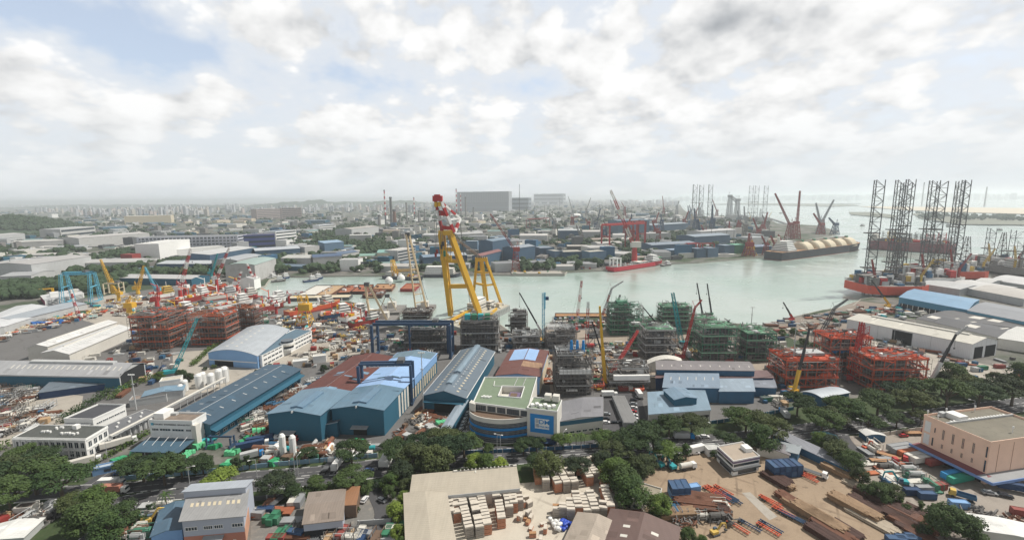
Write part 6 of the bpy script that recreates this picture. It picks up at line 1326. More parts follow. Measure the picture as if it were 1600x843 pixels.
jackup('hazy far jack-up rig with four tall pale legs',(1093,350),((1082,288,0),(1092,289,0),(1106,288,30)),110,90,'scaf',6,topside=24,t=1.3,w=19,col='grey')
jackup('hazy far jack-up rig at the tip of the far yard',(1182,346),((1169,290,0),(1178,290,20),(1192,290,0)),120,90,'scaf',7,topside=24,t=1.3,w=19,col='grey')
def small_boat(x,y,lab):r,L =ship(lab,(x,y),(x + 5,y - .3),9,3,'scafd','lgrey',cat='boat',name='boat');decks(r,L * .4,10,6,3,2,'white')
for x,y,lab in ((1345,353,'tiny dark boat alone on the open water'),(1218,333,'distant boat near the far yard piers'),(1480,352,'distant boat beside the green island'),(1560,360,'small boat far out at the right')):small_boat(x,y,lab)
mb =MB();a,b_ =P(1110,319.5),P(1345,318);mb.bar(a + Vector((0,0,1)),b_ + Vector((0,0,1)),14,6);tag(mb.build('jetty','scafd'),'long thin dark jetty crossing the far strait','jetty')
a,b_ =P(1205,341),P(1232,350);mb =MB();mb.bar(a,b_,12,4);tag(mb.build('jetty','grey'),'grey pier running out behind the two big red cranes','jetty')
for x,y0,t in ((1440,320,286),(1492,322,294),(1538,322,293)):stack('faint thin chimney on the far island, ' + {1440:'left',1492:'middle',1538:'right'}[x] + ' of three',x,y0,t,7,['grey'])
# ------------------------------------------------------------------ trees
def leafmat(key,rgb):
 if key in MT:return MT[key]
 m =bpy.data.materials.new(key);m.use_nodes =True;MT[key] =m;g =NG(m.node_tree);out =g.n('ShaderNodeOutputMaterial');b =g.n('ShaderNodeBsdfPrincipled');g.l(b.outputs[0],out.inputs[0])
 tc =g.n('ShaderNodeNewGeometry');oi =g.n('ShaderNodeObjectInfo');nz =g.noise(tc.outputs['Position'],.45,3,.6);n2 =g.noise(tc.outputs['Position'],.05,2,.5)
 k =g.math('ADD',g.math('MULTIPLY',nz,1.0),g.math('MULTIPLY',oi.outputs['Random'],.8));k =g.math('ADD',k,g.math('MULTIPLY',n2,.5))
 c =g.mix(g.ss(k,.55,1.7),(rgb[0] * .6,rgb[1] * .66,rgb[2] * .8,1),(rgb[0] * 1.9,rgb[1] * 1.65,rgb[2] * 1.2,1));g.put(b.inputs['Base Color'],c)
 b.inputs['Roughness'].default_value =.75;b.inputs['Specular IOR Level'].default_value =.2;b.inputs['Subsurface Weight'].default_value =0
 return m
LEAF ={'dark':leafmat('leaves dark',(.035,.062,.026)),'mid':leafmat('leaves mid',(.052,.092,.028)),'light':leafmat('leaves light',(.105,.16,.035)),'olive':leafmat('leaves olive',(.045,.064,.030))}
def make_tree(kind_,seed,leafkey,n_leaf=2600,name='tree',R0=7.5,H=11):
 random.seed(seed);r =thing(name,(0,0,0),'x','tree',world=False);tr =MB();cl =[]
 if kind_ == 'rain':
  n =26;trunk =H * .38
  for i in range(n):a =RR() * 6.28;q =math.sqrt(RR()) * R0 * .86;cl.append((q * math.cos(a),q * math.sin(a),H * (.80 - .22 * (q / R0) ** 2) + RU(-.9,1.0),RU(1.1,2.9),.48))
 elif kind_ == 'round':
  n =30;trunk =H * .25
  for i in range(n):
   a =RR() * 6.28;ph =RU(-.7,1.4);q =R0 * .66 * math.cos(ph) * RU(.7,1);cl.append((q * math.cos(a),q * math.sin(a),H * .52 + H * .36 * math.sin(ph),RU(1.1,2.7),.85))
 else:
  n =12;trunk =H * .3
  for i in range(n):cl.append((RU(-1,1) * R0 * .3,RU(-1,1) * R0 * .3,H * RU(.35,.9),RU(1,1.8),1.1))
 s =R0 / 7.5;tr.tube((0,0,-.2),(0,0,trunk),.5 * s,8,.36 * s)
 for (x,y,z,q,f) in cl[:9]:m_ =Vector((x * .45,y * .45,trunk + (z - trunk) * .55));tr.tube((0,0,trunk - .2),m_,.28 * s,6,.18 * s);tr.tube(m_,(x,y,z),.18 * s,5,.06)
 tr.build('trunk','bark',r);mb =MB();per =n_leaf // n
 for (x,y,z,q,f) in cl:
  q *= s
  for i in range(per):
   u,v =RU(-1,1),RR() * 6.28;w =math.sqrt(1 - u * u);rr =q * RU(.72,1.12) if RR() < .8 else q * RU(.3,.8)
   if u < -.3 and RR() < .6:u =-u
   c =Vector((x + rr * w * math.cos(v),y + rr * w * math.sin(v),z + rr * u * f));nrm =Vector((w * math.cos(v),w * math.sin(v),u + .5)).normalized() + Vector((RU(-.6,.6),RU(-.6,.6),RU(-.4,.6)));nrm.normalize()
   a =nrm.orthogonal().normalized();b =nrm.cross(a);t =RR() * 6.28;a,b =a * math.cos(t) + b * math.sin(t),b * math.cos(t) - a * math.sin(t);L =RU(.22,.5) * (s ** .5)
   mb.add([c - a * L,c + b * L * .6,c + a * L,c - b * L * .6],[(0,1,2,3)])
 mb.build('crown',LEAF[leafkey],r);return proto(r)
TP ={'rain':[make_tree('rain',i,k,5600,'rain_tree') for i,k in ((1,'dark'),(2,'mid'),(3,'olive'),(4,'dark'))],'rainlight':[make_tree('rain',9,'light',5600,'rain_tree')],
      'round':[make_tree('round',i,k,6400,'broadleaf_tree') for i,k in ((5,'mid'),(6,'dark'),(7,'olive'))],'light':[make_tree('round',8,'light',6400,'broadleaf_tree')],
      'small':[make_tree('small',i,k,1500,'young_tree',4,8) for i,k in ((11,'dark'),(12,'mid'))],'bush':[make_tree('round',14,'dark',1300,'bush',4,4.2)]}
def palm():
 random.seed(15);r =thing('palm_tree',(0,0,0),'x','palm tree',world=False);mb =MB();mb.tube((0,0,-.2),(.2,0,8),.22,7,.14);mb.build('trunk','bark',r);mb =MB()
 for i in range(13):
  a =i * 6.28 / 13 + RU(-.2,.2);p =Vector((.2,0,8));d =Vector((math.cos(a),math.sin(a),RU(.3,.9)));s_ =Vector((-math.sin(a),math.cos(a),0))
  for k in range(6):q =p + d * .55;d.z -= .38;w =.45 * (1 - k / 7);mb.add([p - s_ * w,p + s_ * w,q + s_ * w * .8,q - s_ * w * .8],[(0,1,2,3)]);p =q
 mb.build('crown',LEAF['mid'],r);return proto(r)
TP['palm'] =[palm()]
NAMES ={'rain':'spreading dark green umbrella tree','rainlight':'light green umbrella tree','round':'dense rounded green tree','light':'bright yellow green rounded tree','small':'young slender tree','bush':'low dark bush','palm':'small palm'}
NT =[0];SEEN ={}
def tree(x,y,w,k='rain'):
 """x, y: foot of the tree in the picture; w: crown width in picture pixels"""
 g =P(x,y);px =abs(P(x + 1,y).x - P(x,y).x);Wm =w * px;base =15 if k in ('rain','rainlight','round','light') else (8 if k == 'bush' else 6);s =Wm / base;NT[0] += 1
 pr =RC(TP[k]);hs =max(s * RU(.88,1.1),.55) if k != 'palm' else 1
 lab =('big ' if w > 60 else 'small ' if w < 30 else '') + NAMES[k] + ' ' + rel(g);SEEN[lab] =SEEN.get(lab,0) + 1
 put(pr,g,RU(0,6.28),(s,s,hs) if k != 'palm' else s * .9 + .4,lab,'trees near ' + near(g))
random.seed(77)
TL ='''25,752,64 58,772,82 98,778,78 18,800,62 0,768,70 60,742,60 38,735,55 135,832,72,round 172,850,66,round 196,820,52,round 152,806,60,round 112,800,46,round 225,752,60 258,758,64 285,748,52 205,742,44 318,740,42,round 372,738,22,small 390,733,18,small
344,773,64,rainlight 430,779,56 458,778,34,round 496,765,32 553,768,58 550,728,56 515,772,34,bush 500,770,26,bush 545,770,26,bush 572,768,34,bush 590,762,26,bush 480,775,22,bush 480,722,34 620,728,56 648,738,62,round 682,744,66,round 708,722,66 660,712,52 630,752,50,round 612,764,40,round 725,715,58 742,738,40,light 762,740,42,round 780,736,34,light 690,708,56
763,711,22 818,712,36 838,708,34 878,700,32 856,748,56,round 840,738,40 905,742,42 885,738,30,round 870,760,20,bush 890,697,8,palm 900,697,8,palm 908,696,8,palm 913,697,7,palm 942,698,40 962,722,52 1000,702,70 985,712,58 1020,712,50 1042,720,44 940,735,40,round 960,755,60,round 985,790,72,round 975,772,60,round 1002,748,50,round 1012,735,40,round 1030,808,50,light 1020,812,30,bush 1060,722,26,bush 1072,718,24,small 1045,682,46 1030,675,30
1080,682,50 1134,698,40 1165,676,56 1150,665,44 1182,684,60 1205,692,60 1188,706,60,round 1150,720,16,bush 1118,715,22,bush 1245,650,52 1283,680,60 1296,668,48 1322,660,60 1370,652,60 1425,650,56 1478,636,62 1528,636,60 1580,634,62 1470,618,40 1430,628,50 1400,628,46 1512,618,44 1560,610,40 1595,600,50,round 1535,622,46 1310,650,44
1356,676,44 1400,670,40 1438,664,36 1308,722,54,round 1330,738,48,round 1296,706,44,round 1342,755,34,round 1280,702,36,round 1374,784,46,round 1392,782,40,round 1360,775,30,bush 1417,800,22,bush 1404,790,16,small 1350,770,26,bush 1437,800,18,small 1478,842,72,round 1512,848,60,round 1460,825,34,bush 1498,822,34,round 1440,835,30,bush 1560,870,30,bush 1578,880,26 1076,850,34,round 1096,862,28,round 1062,852,18,bush
622,812,44,light 632,790,30,light 622,845,32,light 610,780,24,round 636,768,30,round 628,865,30,light 225,818,26,bush 238,806,18,small 214,830,22,bush 262,798,14,palm 500,800,10,bush 560,800,9,bush 420,862,14,bush
1485,598,50,round 1474,602,30,round 1505,600,26,bush 1384,560,26,bush 1392,562,20,bush 1255,540,22,bush 1272,545,18,bush 1130,520,26,round 1145,521,22,round 1158,524,24,round 1172,526,22,round 1186,524,20,round 1222,526,16,round 1240,524,16,round 1208,530,14,bush 1218,548,18,bush
250,594,20,round 283,594,22,round 295,596,20,round 270,598,12,bush 395,595,16,round 402,590,12,round 384,598,12,bush 428,583,14,round 506,582,14,round 422,572,8,bush 335,575,12,bush 320,578,10,bush 210,580,10,bush'''
for tk in TL.split():
 q =tk.split(',');tree(float(q[0]),float(q[1]),float(q[2]),q[3] if len(q) > 3 else 'rain')
# hedge rows as things
def hedge(lab,pts,w,h):
 mb =MB();ps =[P(*p) for p in pts];c =ps[len(ps) // 2];mb.org =c;random.seed(len(lab))
 for a,b in zip(ps,ps[1:]):
  d =b - a;n =int(d.length * 26);s_ =Vector((-d.y,d.x,0)).normalized()
  for i in range(n):
   q =a + d * RR() + s_ * RU(-w / 2,w / 2);q.z =RU(.1,h) * (1 if RR() < .85 else 1.2);v =Vector((RU(-1,1),RU(-1,1),RU(.2,1))).normalized();aa =v.orthogonal().normalized();bb =v.cross(aa);L =RU(.25,.5)
   mb.add([q - aa * L,q + bb * L,q + aa * L,q - bb * L],[(0,1,2,3)])
 tag(mb.build('hedge',LEAF['mid']),lab,'hedge')
hedge('clipped hedge dividing the tanker forecourt from the lane',[(122,741),(165,716),(208,692),(233,676)],3,2.4);hedge('ragged hedge beside the white warehouse and the formwork yard',[(95,662),(118,645),(150,628),(172,613)],5,4);hedge('dark hedge between the long grey warehouse and the tank farm',[(172,625),(200,606),(240,592)],5,4);hedge('hedge along the curved hall access road',[(300,572),(330,545),(400,515)],4,3);hedge('dark hedge at the far left road edge',[(-20,712),(10,700),(30,692)],6,4);hedge('short hedge below the brown roofed workshop',[(470,772),(500,768)],4,2.5)
# ------------------------------------------------------------------ middle distance and far city
random.seed(101)
mark(602,335,'the refinery columns');mark(40,360,'the wooded hill');mark(290,390,'the grid fronted car park building');mark(755,318,'the long hazy slab building');mark(900,335,'the white domes');mark(430,345,'the brown flats');mark(100,330,'the hazy western suburbs');mark(300,326,'the hazy northern suburbs');mark(520,318,'the far ridge');mark(1050,345,'the far yard cranes');mark(880,400,'the far bank sheds');mark(480,412,'the inlet quay');mark(120,415,'the long pale warehouses');mark(215,335,'the pale estate blocks');mark(660,380,'the sheds behind the giant crane');mark(1140,390,'the blue sheds of the far quay');mark(560,400,'the green roofed hall')
def fb(x0,y0,x1,y1,top,depth,wall,rgb,kd,label,name='warehouse',cat='warehouse',win=0,axis='s',rise=3,wmat='glass'):
 a,b =P(x0,y0),P(x1,y1);L =(b - a).length;rz =math.atan2(b.y - a.y,b.x - a.x);h =ztop(a,top);n =Vector((-math.sin(rz),math.cos(rz),0));c =(a + b) / 2 + n * depth / 2
 w =C(wall) if isinstance(wall,str) else wall
 B_ =simple_bld(name,label,cat,(c.x,c.y),L,depth,h,rz,w,kd,rise,rgb,mat('far roof %d %d %d' % tuple(int(v * 99) for v in rgb),rgb,var=.15,scale=.03,dirt=.2),axis,None,.5,.8)
 for i in range(win):
  z =h * (i + .35) / win;B_.panel('A',.02,.98,z,z + h / win * .42,C(wmat),'window_band',.15,.2);B_.panel('B',.04,.96,z,z + h / win * .42,C(wmat),'window_band',.15,.2)
 FAR.append(((c.x,c.y),max(L,depth) * .5));mark((x0 + x1) / 2,(y0 + top) / 2,'xx') if 0 else None;return B_
FAR =[]
W_,G_,B_,T_ =(.60,.60,.58),(.28,.29,.30),(.10,.17,.24),(.22,.34,.33)
FB_ =mat('far blue sheet',(.05,.10,.16),var=.15,scale=.05);FW_ =mat('far pale wall',(.42,.42,.41),var=.12,scale=.05,dirt=.25)
FBL =[(217,396,373,392,372,60,mat('car park concrete',(.46,.47,.52),var=.08),(.20,.21,.22),'flat','huge grid fronted concrete car park building','car_park_building','car park',5),
 (251,408,299,398,381,45,'white',W_,'flat','windowless white block in front of the grid fronted car park','factory','factory',0),(272,403,352,396,391,35,'white',(.5,.5,.48),'flat','low white factory between the white block and the trees','factory','factory',0),
 (374,390,431,387,368,50,mat('deep blue facade',(.05,.07,.22),var=.1),(.12,.12,.16),'flat','deep blue and red fronted factory','factory','factory',3),(432,381,464,377,362,40,'white',(.13,.18,.25),'flat','white factory block joined to the deep blue one','factory','factory',4),
 (190,413,208,413,398,20,'dred',(.25,.05,.05),'flat','brick red cube shaped tank house','tank_house','plant building',0),(124,422,216,420,411,60,'lgrey',(.38,.38,.37),'gable','long pale warehouse west of the car park building'),(52,436,145,420,413,70,'lgrey',(.36,.355,.35),'gable','broad pale roofed warehouse by the railway like yard'),(0,442,50,440,432,50,'lgrey',(.34,.35,.36),'gable','grey roofed depot near the left edge'),
 (20,392,100,388,379,70,FW_,(.40,.40,.38),'gable','pale factory row below the wooded hill'),(125,388,235,378,372,80,FW_,(.42,.41,.40),'gable','very long pale roofed warehouse beyond the tree belt'),(96,372,150,366,358,60,FW_,(.45,.46,.47),'flat','white factory at the foot of the wooded hill','factory','factory',2),(195,350,268,348,338,120,'cream',(.55,.54,.50),'flat','big pale box warehouse with a white end in the distance'),(0,378,40,374,368,60,'lgrey',(.4,.4,.4),'gable','grey warehouse under the hill at the left edge'),
 (0,418,48,416,409,50,FW_,(.36,.37,.38),'flat','low grey depot above the left tree line'),(246,424,330,424,412,45,FB_,(.42,.45,.47),'gable','blue walled shed with a pale roof behind the left shipyard'),(188,444,300,446,434,34,'tealwall',(.42,.42,.42),'gable','long white roofed teal shed behind the yellow crane'),(330,418,400,404,398,40,FB_,(.45,.46,.46),'mono','wedge roofed white terminal with a blue wall'),(372,424,410,414,407,44,FW_,(.33,.35,.37),'arch','arched grey hall left of the inlet'),(400,440,433,427,414,42,FW_,(.28,.36,.34),'arch','green grey arched boat hall at the inlet head'),(398,452,408,448,436,20,'white',(.4,.4,.4),'gable','white gabled hut at the inlet head'),
 (490,417,535,414,402,42,FW_,(.07,.11,.19),'gable','white warehouse with a navy roof at the inlet quay'),(536,409,562,404,397,36,FW_,(.10,.14,.21),'gable','second navy roofed warehouse at the inlet quay'),(440,416,486,416,403,50,FW_,(.42,.42,.40),'gable','white pitched warehouse left of the navy roofed pair'),(400,407,470,402,392,60,FB_,(.40,.43,.46),'gable','pale blue roofed workshop row with many small vents'),(562,411,590,410,400,28,'cream',(.20,.33,.28),'gable','low cream shed with green eaves left of the green roofed hall'),(590,411,622,410,395,50,'cream',(.20,.36,.33),'arch','cream walled hall with a curved sea green roof'),(622,411,650,405,392,30,FW_,(.45,.44,.42),'flat','four storey cream car park beside the green roofed hall','car_park_building','car park',4),
 (477,401,500,398,386,30,FW_,(.4,.4,.4),'flat','white silo house behind the navy roofed warehouses','silo_house','plant building',0),(508,398,538,395,380,30,mat('dull blue sheet',(.10,.17,.25),var=.12),(.25,.36,.48),'mono','pale blue conveyor house','plant_house','plant building',0),(546,380,580,379,368,36,FW_,W_,'flat','plain white box store above the green roofed hall'),(500,362,525,360,352,40,'white',(.3,.35,.42),'flat','white office with blue grey roof in the trees','office_building','office',3),(550,372,592,366,358,60,'lgrey',(.35,.33,.31),'gable','brown grey pitched shed in front of the refinery'),(660,376,705,376,367,60,FW_,(.42,.42,.42),'gable','long white shed right behind the giant crane legs'),(715,372,756,370,366,60,FW_,(.4,.4,.4),'gable','long low white shed right of the crane jib'),(728,394,746,394,377,20,mat('dull blue sheet',(.10,.17,.25),var=.12),(.4,.46,.5),'flat','tall pale blue block behind the rear crane frame','factory','factory',0),(770,402,798,396,377,34,FB_,(.16,.22,.28),'gable','blue gabled workshop at the dark red tower crane'),(662,412,690,410,402,30,FB_,(.18,.25,.33),'gable','blue shed left of the giant crane on the far bank'),(694,410,730,408,400,40,'gantryblue',(.30,.34,.38),'gable','navy walled shed on the far bank behind the crane legs'),(752,418,785,408,400,18,FB_,(.20,.09,.09),'gable','red and blue shed beside the ramp on the far bank'),
 (806,410,836,405,388,34,FB_,(.24,.28,.32),'gable','tall blue fabrication shed on the far bank, leftmost of the row'),(844,404,866,403,388,40,FB_,(.20,.24,.29),'flat','open fronted blue shed on the far bank, second of the row'),(867,407,880,406,393,34,mat('dull blue sheet',(.10,.17,.25),var=.12),(.30,.30,.27),'flat','pale blue open shed on the far bank, third of the row'),(880,408,911,407,394,36,FB_,(.36,.34,.29),'flat','blue open shed with a sandy roof, fourth of the row'),(921,412,947,410,394,26,mat('dull blue sheet',(.10,.17,.25),var=.12),(.42,.40,.34),'flat','tall narrow pale blue shed near the red ship stern'),(886,392,920,392,385,40,'scafd',(.36,.34,.31),'flat','dark low shed behind the far bank row'),
 (812,380,855,380,368,50,FW_,(.48,.47,.45),'arch','white low arched store behind the far bank row'),(872,375,906,375,360,50,FB_,(.40,.42,.43),'gable','blue walled tall shed left of the red goliath'),(910,374,946,374,362,50,'lgrey',(.46,.45,.43),'arch','pale arched shed left of the red goliath'),(965,368,1014,366,345,60,mat('slate blue facade',(.08,.14,.20)),(.12,.17,.22),'gable','very tall slate blue assembly hall behind the red goliath'),(1012,378,1048,377,365,40,FW_,(.4,.4,.4),'flat','white store right of the red goliath'),(958,378,976,378,367,30,'white',(.5,.5,.48),'gable','small white gabled shed under the red goliath'),(1018,396,1088,392,383,50,FB_,(.20,.24,.29),'gable','long blue shed with a grey roof on the far quay'),(1048,402,1072,401,391,30,mat('dull blue sheet',(.10,.17,.25),var=.12),(.25,.33,.42),'flat','pale blue square shed on the far quay'),(1088,403,1103,402,389,26,FB_,(.2,.26,.33),'flat','blue cube shed behind the small red portal cranes'),(1106,402,1122,401,388,26,mat('dull blue sheet',(.10,.17,.25),var=.12),(.25,.3,.36),'flat','second blue cube shed of the far quay'),(1132,399,1147,398,384,26,FB_,(.22,.28,.34),'flat','third blue cube shed of the far quay'),(1148,396,1164,395,383,24,'green',(.2,.45,.33),'flat','green netted open shed of the far quay'),(1085,386,1140,382,370,60,FB_,(.22,.27,.32),'gable','wide dark blue assembly shed behind the cube sheds'),(1018,362,1075,358,352,70,FB_,(.24,.29,.33),'gable','long low blue shed beneath the far yard cranes'),(1095,376,1150,372,362,50,'lgrey',(.42,.42,.42),'gable','pale roofed shed beneath the blue ship cranes'),(1173,385,1200,383,372,40,'lgrey',(.3,.33,.34),'flat','grey green shed left of the gas carrier'),(1176,397,1204,395,386,26,FB_,(.16,.2,.27),'gable','low navy shed at the gas carrier stern'),
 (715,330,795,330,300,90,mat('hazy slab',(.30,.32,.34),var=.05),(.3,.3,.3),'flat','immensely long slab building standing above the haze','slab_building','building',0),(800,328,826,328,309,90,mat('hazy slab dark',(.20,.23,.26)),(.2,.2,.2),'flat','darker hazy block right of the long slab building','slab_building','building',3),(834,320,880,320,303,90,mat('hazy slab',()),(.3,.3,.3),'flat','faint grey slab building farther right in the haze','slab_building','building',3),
 (402,343,440,341,327,50,mat('brown flats',(.34,.28,.26)),(.3,.28,.26),'flat','brown ten storey flats, left wing','apartment_block','flats',6),(441,343,472,342,325,50,mat('brown flats',()),(.3,.28,.26),'flat','brown ten storey flats, right wing','apartment_block','flats',6)]
for q in FBL:
 q =list(q);kw ={}
 if len(q) > 10:kw =dict(name=q[10],cat=q[11],win=q[12])
 fb(*q[:10],**kw)
def grid_front():
 o =next(x for x in COL.objects if x.get('label') == 'huge grid fronted concrete car park building');a,b =P(217,396),P(373,392);h =ztop(a,372);d =b - a;mb =MB();n =Vector((d.y,-d.x,0)).normalized()
 for i in range(27):q =a + d * i / 26 + n * .6;mb.bz(q.x,q.y,0,2.2,1.2,h,0)
 mb.build('pier',mat('car park concrete',()),o)
grid_front()
def slab_ribs():
 o =next(x for x in COL.objects if (x.get('label') or '').startswith('immensely long slab'));a,b =P(715,330),P(795,330);h =ztop(a,300);mb =MB()
 for i in range(31):q =a + (b - a) * i / 30;mb.bz(q.x,q.y - 2,h * .45,3,3,h * .55)
 mb.build('rib','lgrey',o)
 for z in (.12,.3,.42):mb =MB();mb.bar(a + Vector((0,-1,h * z)),b + Vector((0,-1,h * z)),3,8);mb.build('gallery','grey',o)
slab_ribs()
for x,y,w in ((900,337,9),(926,333,8),(908,340,6),(862,336,5)):
 g =P(x,y);px =abs(P(x + 1,y).x - g.x);R_ =w * px;mb =MB();mb.org =g;mb.lathe(g,[(R_,0),(R_,R_ * .12),(R_ * .8,R_ * .3),(R_ * .45,R_ * .42),(.5,R_ * .46)],18);tag(mb.build('storage_dome','white'),{900:'large flat white storage dome in the middle distance',926:'white storage dome on a low drum, right of the others',908:'small white storage dome in front of the largest',862:'small white storage dome left of the others'}[x],'storage dome')
WATER =SHORE + [(1062,300),(1900,300),(1900,400)]
WATER_ =WATER
def wet(x,y):return inpoly(x,y,WATER)
def tall_proto(name,cat,w,d,h,m,bands):
 r =MB();r.bz(0,0,-1,w,d,h + 1);r.mi =1
 for i in range(bands):r.bz(0,0,h * (i + .4) / bands,w + .4,d + .4,h / bands * .35)
 r.mi =0;r.bz(w * .1,0,h,w * .3,d * .5,h * .05);o =r.build(name,[m,mat('far window',(.10,.12,.14),var=0)]);tag(o,'x',cat);return proto(o)
AP =[tall_proto('apartment_block','apartment block',w,d,h,mat('flat ' + k,c,var=.05),n) for w,d,h,k,c,n in ((40,16,42,'white',(.68,.67,.65),7),(26,22,55,'cream',(.62,.56,.47),8),(60,15,36,'grey',(.45,.46,.48),6),(22,20,70,'pale',(.60,.62,.64),9),(34,18,48,'pinkish',(.58,.48,.44),7),(20,20,62,'slate',(.32,.35,.38),8))]
cnt =0
names_ =['white slab apartment block','cream apartment tower','long grey apartment block','pale apartment tower','pinkish apartment block','slate grey apartment tower']
while cnt < 265:
 u =RR()
 x,y =(RU(-5,330),RU(326,338)) if u < .55 else ((RU(250,715),RU(322,333)) if u < .88 else (RU(380,700),RU(316,322)))
 if x < 120 and y > 333:continue
 g =P(x,y)
 if g.length > 9000 or any((g.x - a[0]) ** 2 + (g.y - a[1]) ** 2 < (b + 25) ** 2 for a,b in FAR):continue
 FAR.append(((g.x,g.y),20));i =random.randrange(6);lab =names_[i] + ' in the distance ' + rel(g);put(AP[i],g,RC([0,.3,-.4,1.5,1.2]),RU(.7,1.15) * (1.25 if y < 322 else 1),lab,names_[i] + 's near ' + near(g));cnt += 1
def far_city():
 mb =MB()
 for i in range(900):
  u =RR()
  if u < .45:x =RU(-5,760);g =P(x,RU(320.5,323) if x < 200 else RU(316,320)) if RR() < .7 else P(x,324)
  elif u < .7:g =P(RU(760,1060),RU(313.5,322))
  else:a =RU(R(18),R(50));d_ =RU(14500,18000);g =Vector((math.sin(a) * d_,math.cos(a) * d_,0))
  k =g.length / 9000;h =RU(25,75) * (1 if u < .7 else 1.9);w =RU(14,50) * max(1,k)
  if g.length > 40000:continue
  mb.mi =random.randrange(3);mb.bz(g.x,g.y,0,w,w * .6,h)
 kind(mb.build('distant_city',[mat('flat white',()),mat('flat grey',()),mat('flat pale',())]),'stuff')
far_city()
def shed_proto(w,d,h,wall,roof,kd):
 b =simple_bld('industrial_shed','x','shed',(0,0),w,d,h,0,wall,kd,d * .08 if kd != 'flat' else 0,roof,mat('far roof %d %d %d' % tuple(int(v * 99) for v in roof),roof,var=.15,scale=.03,dirt=.2),'s',None,.4,.5)
 for k in b.root.children:k.location =b.root.location
 b.root.location =(0,0,0);b.panel('A',.1,.35,0,h * .6,C('dark'),'doorway_shade',.1);b.panel('A',.42,.95,h * .55,h * .75,C('glass'),'window_band',.1);
 if kd == 'flat':b.roofbox(.3,.5,w * .1,d * .15,2,'lgrey');b.roofbox(.7,.4,w * .06,d * .2,1.6,'white')
 b.root['label'] ='x';return proto(b.root)
SP =[];SN =[]
for w,d,h,wl,rf,kd,nm in ((60,32,9,'lgrey',(.30,.31,.32),'gable','grey roofed shed'),(50,40,11,'offwhite',(.40,.40,.39),'flat','white flat roofed factory'),(70,28,8,'tealwall',(.12,.17,.22),'gable','blue roofed shed'),(44,30,14,'lgrey',(.20,.21,.22),'flat','dark roofed block'),(56,30,9,'lgrey',(.40,.39,.37),'arch','pale arched shed'),(48,26,8,'cream',(.30,.25,.22),'gable','brown roofed shed'),(40,28,9,'offwhite',(.16,.25,.24),'gable','green roofed shed'),(30,22,18,'white',(.40,.40,.40),'flat','white four storey factory')):SP.append(shed_proto(w,d,h,C(wl),rf,kd));SN.append(nm)
cnt =tries =0
PARK =[[(0,445),(130,440),(230,428),(330,405),(470,390),(470,402),(340,425),(240,448),(120,462),(0,470)],[(150,402),(215,385),(215,400),(160,412)],[(480,372),(560,345),(590,345),(545,385),(500,398)],[(540,376),(600,376),(620,392),(560,400)],[(1000,368),(1090,362),(1090,375),(1010,380)]]
for pl in PARK:pass
while cnt < 270 and tries < 9000:
 tries += 1;y =326 + 112 * RR() ** 1.25;x =RU(-10,1205)
 if wet(x,y + 5) or wet(x,y - 2) or wet(x - 14,y) or wet(x + 14,y) or (y < 341 and x > 1040) or any(inpoly(x,y,p) for p in PARK) or (x < 95 and 340 < y < 372) or (y > 424 and x < 400) :continue
 g =P(x,y);sc =RU(.6,1.35) * (1.25 if y < 350 else (.8 if y > 395 else 1))
 if any((g.x - a[0]) ** 2 + (g.y - a[1]) ** 2 < (b + 24 * sc) ** 2 for a,b in FAR):continue
 FAR.append(((g.x,g.y),24 * sc));i =random.randrange(8);lab =names =SN[i] + ' in the middle distance ' + rel(g);put(SP[i],g,RC([0,.25,-.3,1.4,1.1,-.15]) + RU(-.08,.08),sc,lab,SN[i] + 's near ' + near(g));cnt += 1
# tall refinery and yard odds and ends: tanks
def tank_proto(r_,h,m):mb =MB();mb.lathe((0,0,0),[(r_,0),(r_,h),(r_ * .96,h + .1),(.3,h + r_ * .18)],18);o =mb.build('storage_tank',m);tag(o,'x','storage tank');return proto(o)
TKP =[tank_proto(14,12,'white'),tank_proto(9,14,'offwhite'),tank_proto(18,11,'lgrey')]
for i in range(70):
 for _ in range(30):
  x,y =RU(590,1060),RU(325,348);g =P(x,y)
  if not wet(x,y) and not any((g.x - a[0]) ** 2 + (g.y - a[1]) ** 2 < (b + 16) ** 2 for a,b in FAR):break
 else:continue
 FAR.append(((g.x,g.y),16));k =random.randrange(3);put(TKP[k],g,0,RU(.8,1.5),['white','cream','grey'][k] + ' storage tank of the far refinery near ' + near(g),['white','cream','grey'][k] + ' storage tanks near ' + near(g))
def low_city():
 mb =MB();n =0
 while n < 2200:
  n += 1;y =321 + 95 * RR() ** 2.1;x =RU(-10,1200)
  if wet(x,y + 4) or wet(x,y - 3) or (y < 342 and x > 1050) or (x < 100 and 335 < y < 370) or any(inpoly(x,y,p) for p in PARK):continue
  g =P(x,y);k =1.6 if y < 332 else 1
  if g.length > 14000 or any((g.x - a[0]) ** 2 + (g.y - a[1]) ** 2 < (b * .75 + 10) ** 2 for a,b in FAR):continue
  mb.mi =RC((0,0,1,2,3,3,4,5,5));rz =RC((0,.3,-.3,1.3)) + RU(-.1,.1);w,d,h =RU(9,42) * k,RU(8,22) * k,RU(4,11) * (1 if RR() < .85 else 2.4)
  mb.bz(g.x,g.y,0,w,d,h,rz);mb.mi =RC((1,3,5));mb.bz(g.x,g.y,h,w * .4,d * .4,1.5,rz)
 kind(mb.build('low_city',[C('offwhite'),C('grey'),C('tealwall'),C('scaf'),C('bluewall'),C('dgrey')]),'stuff')
low_city()
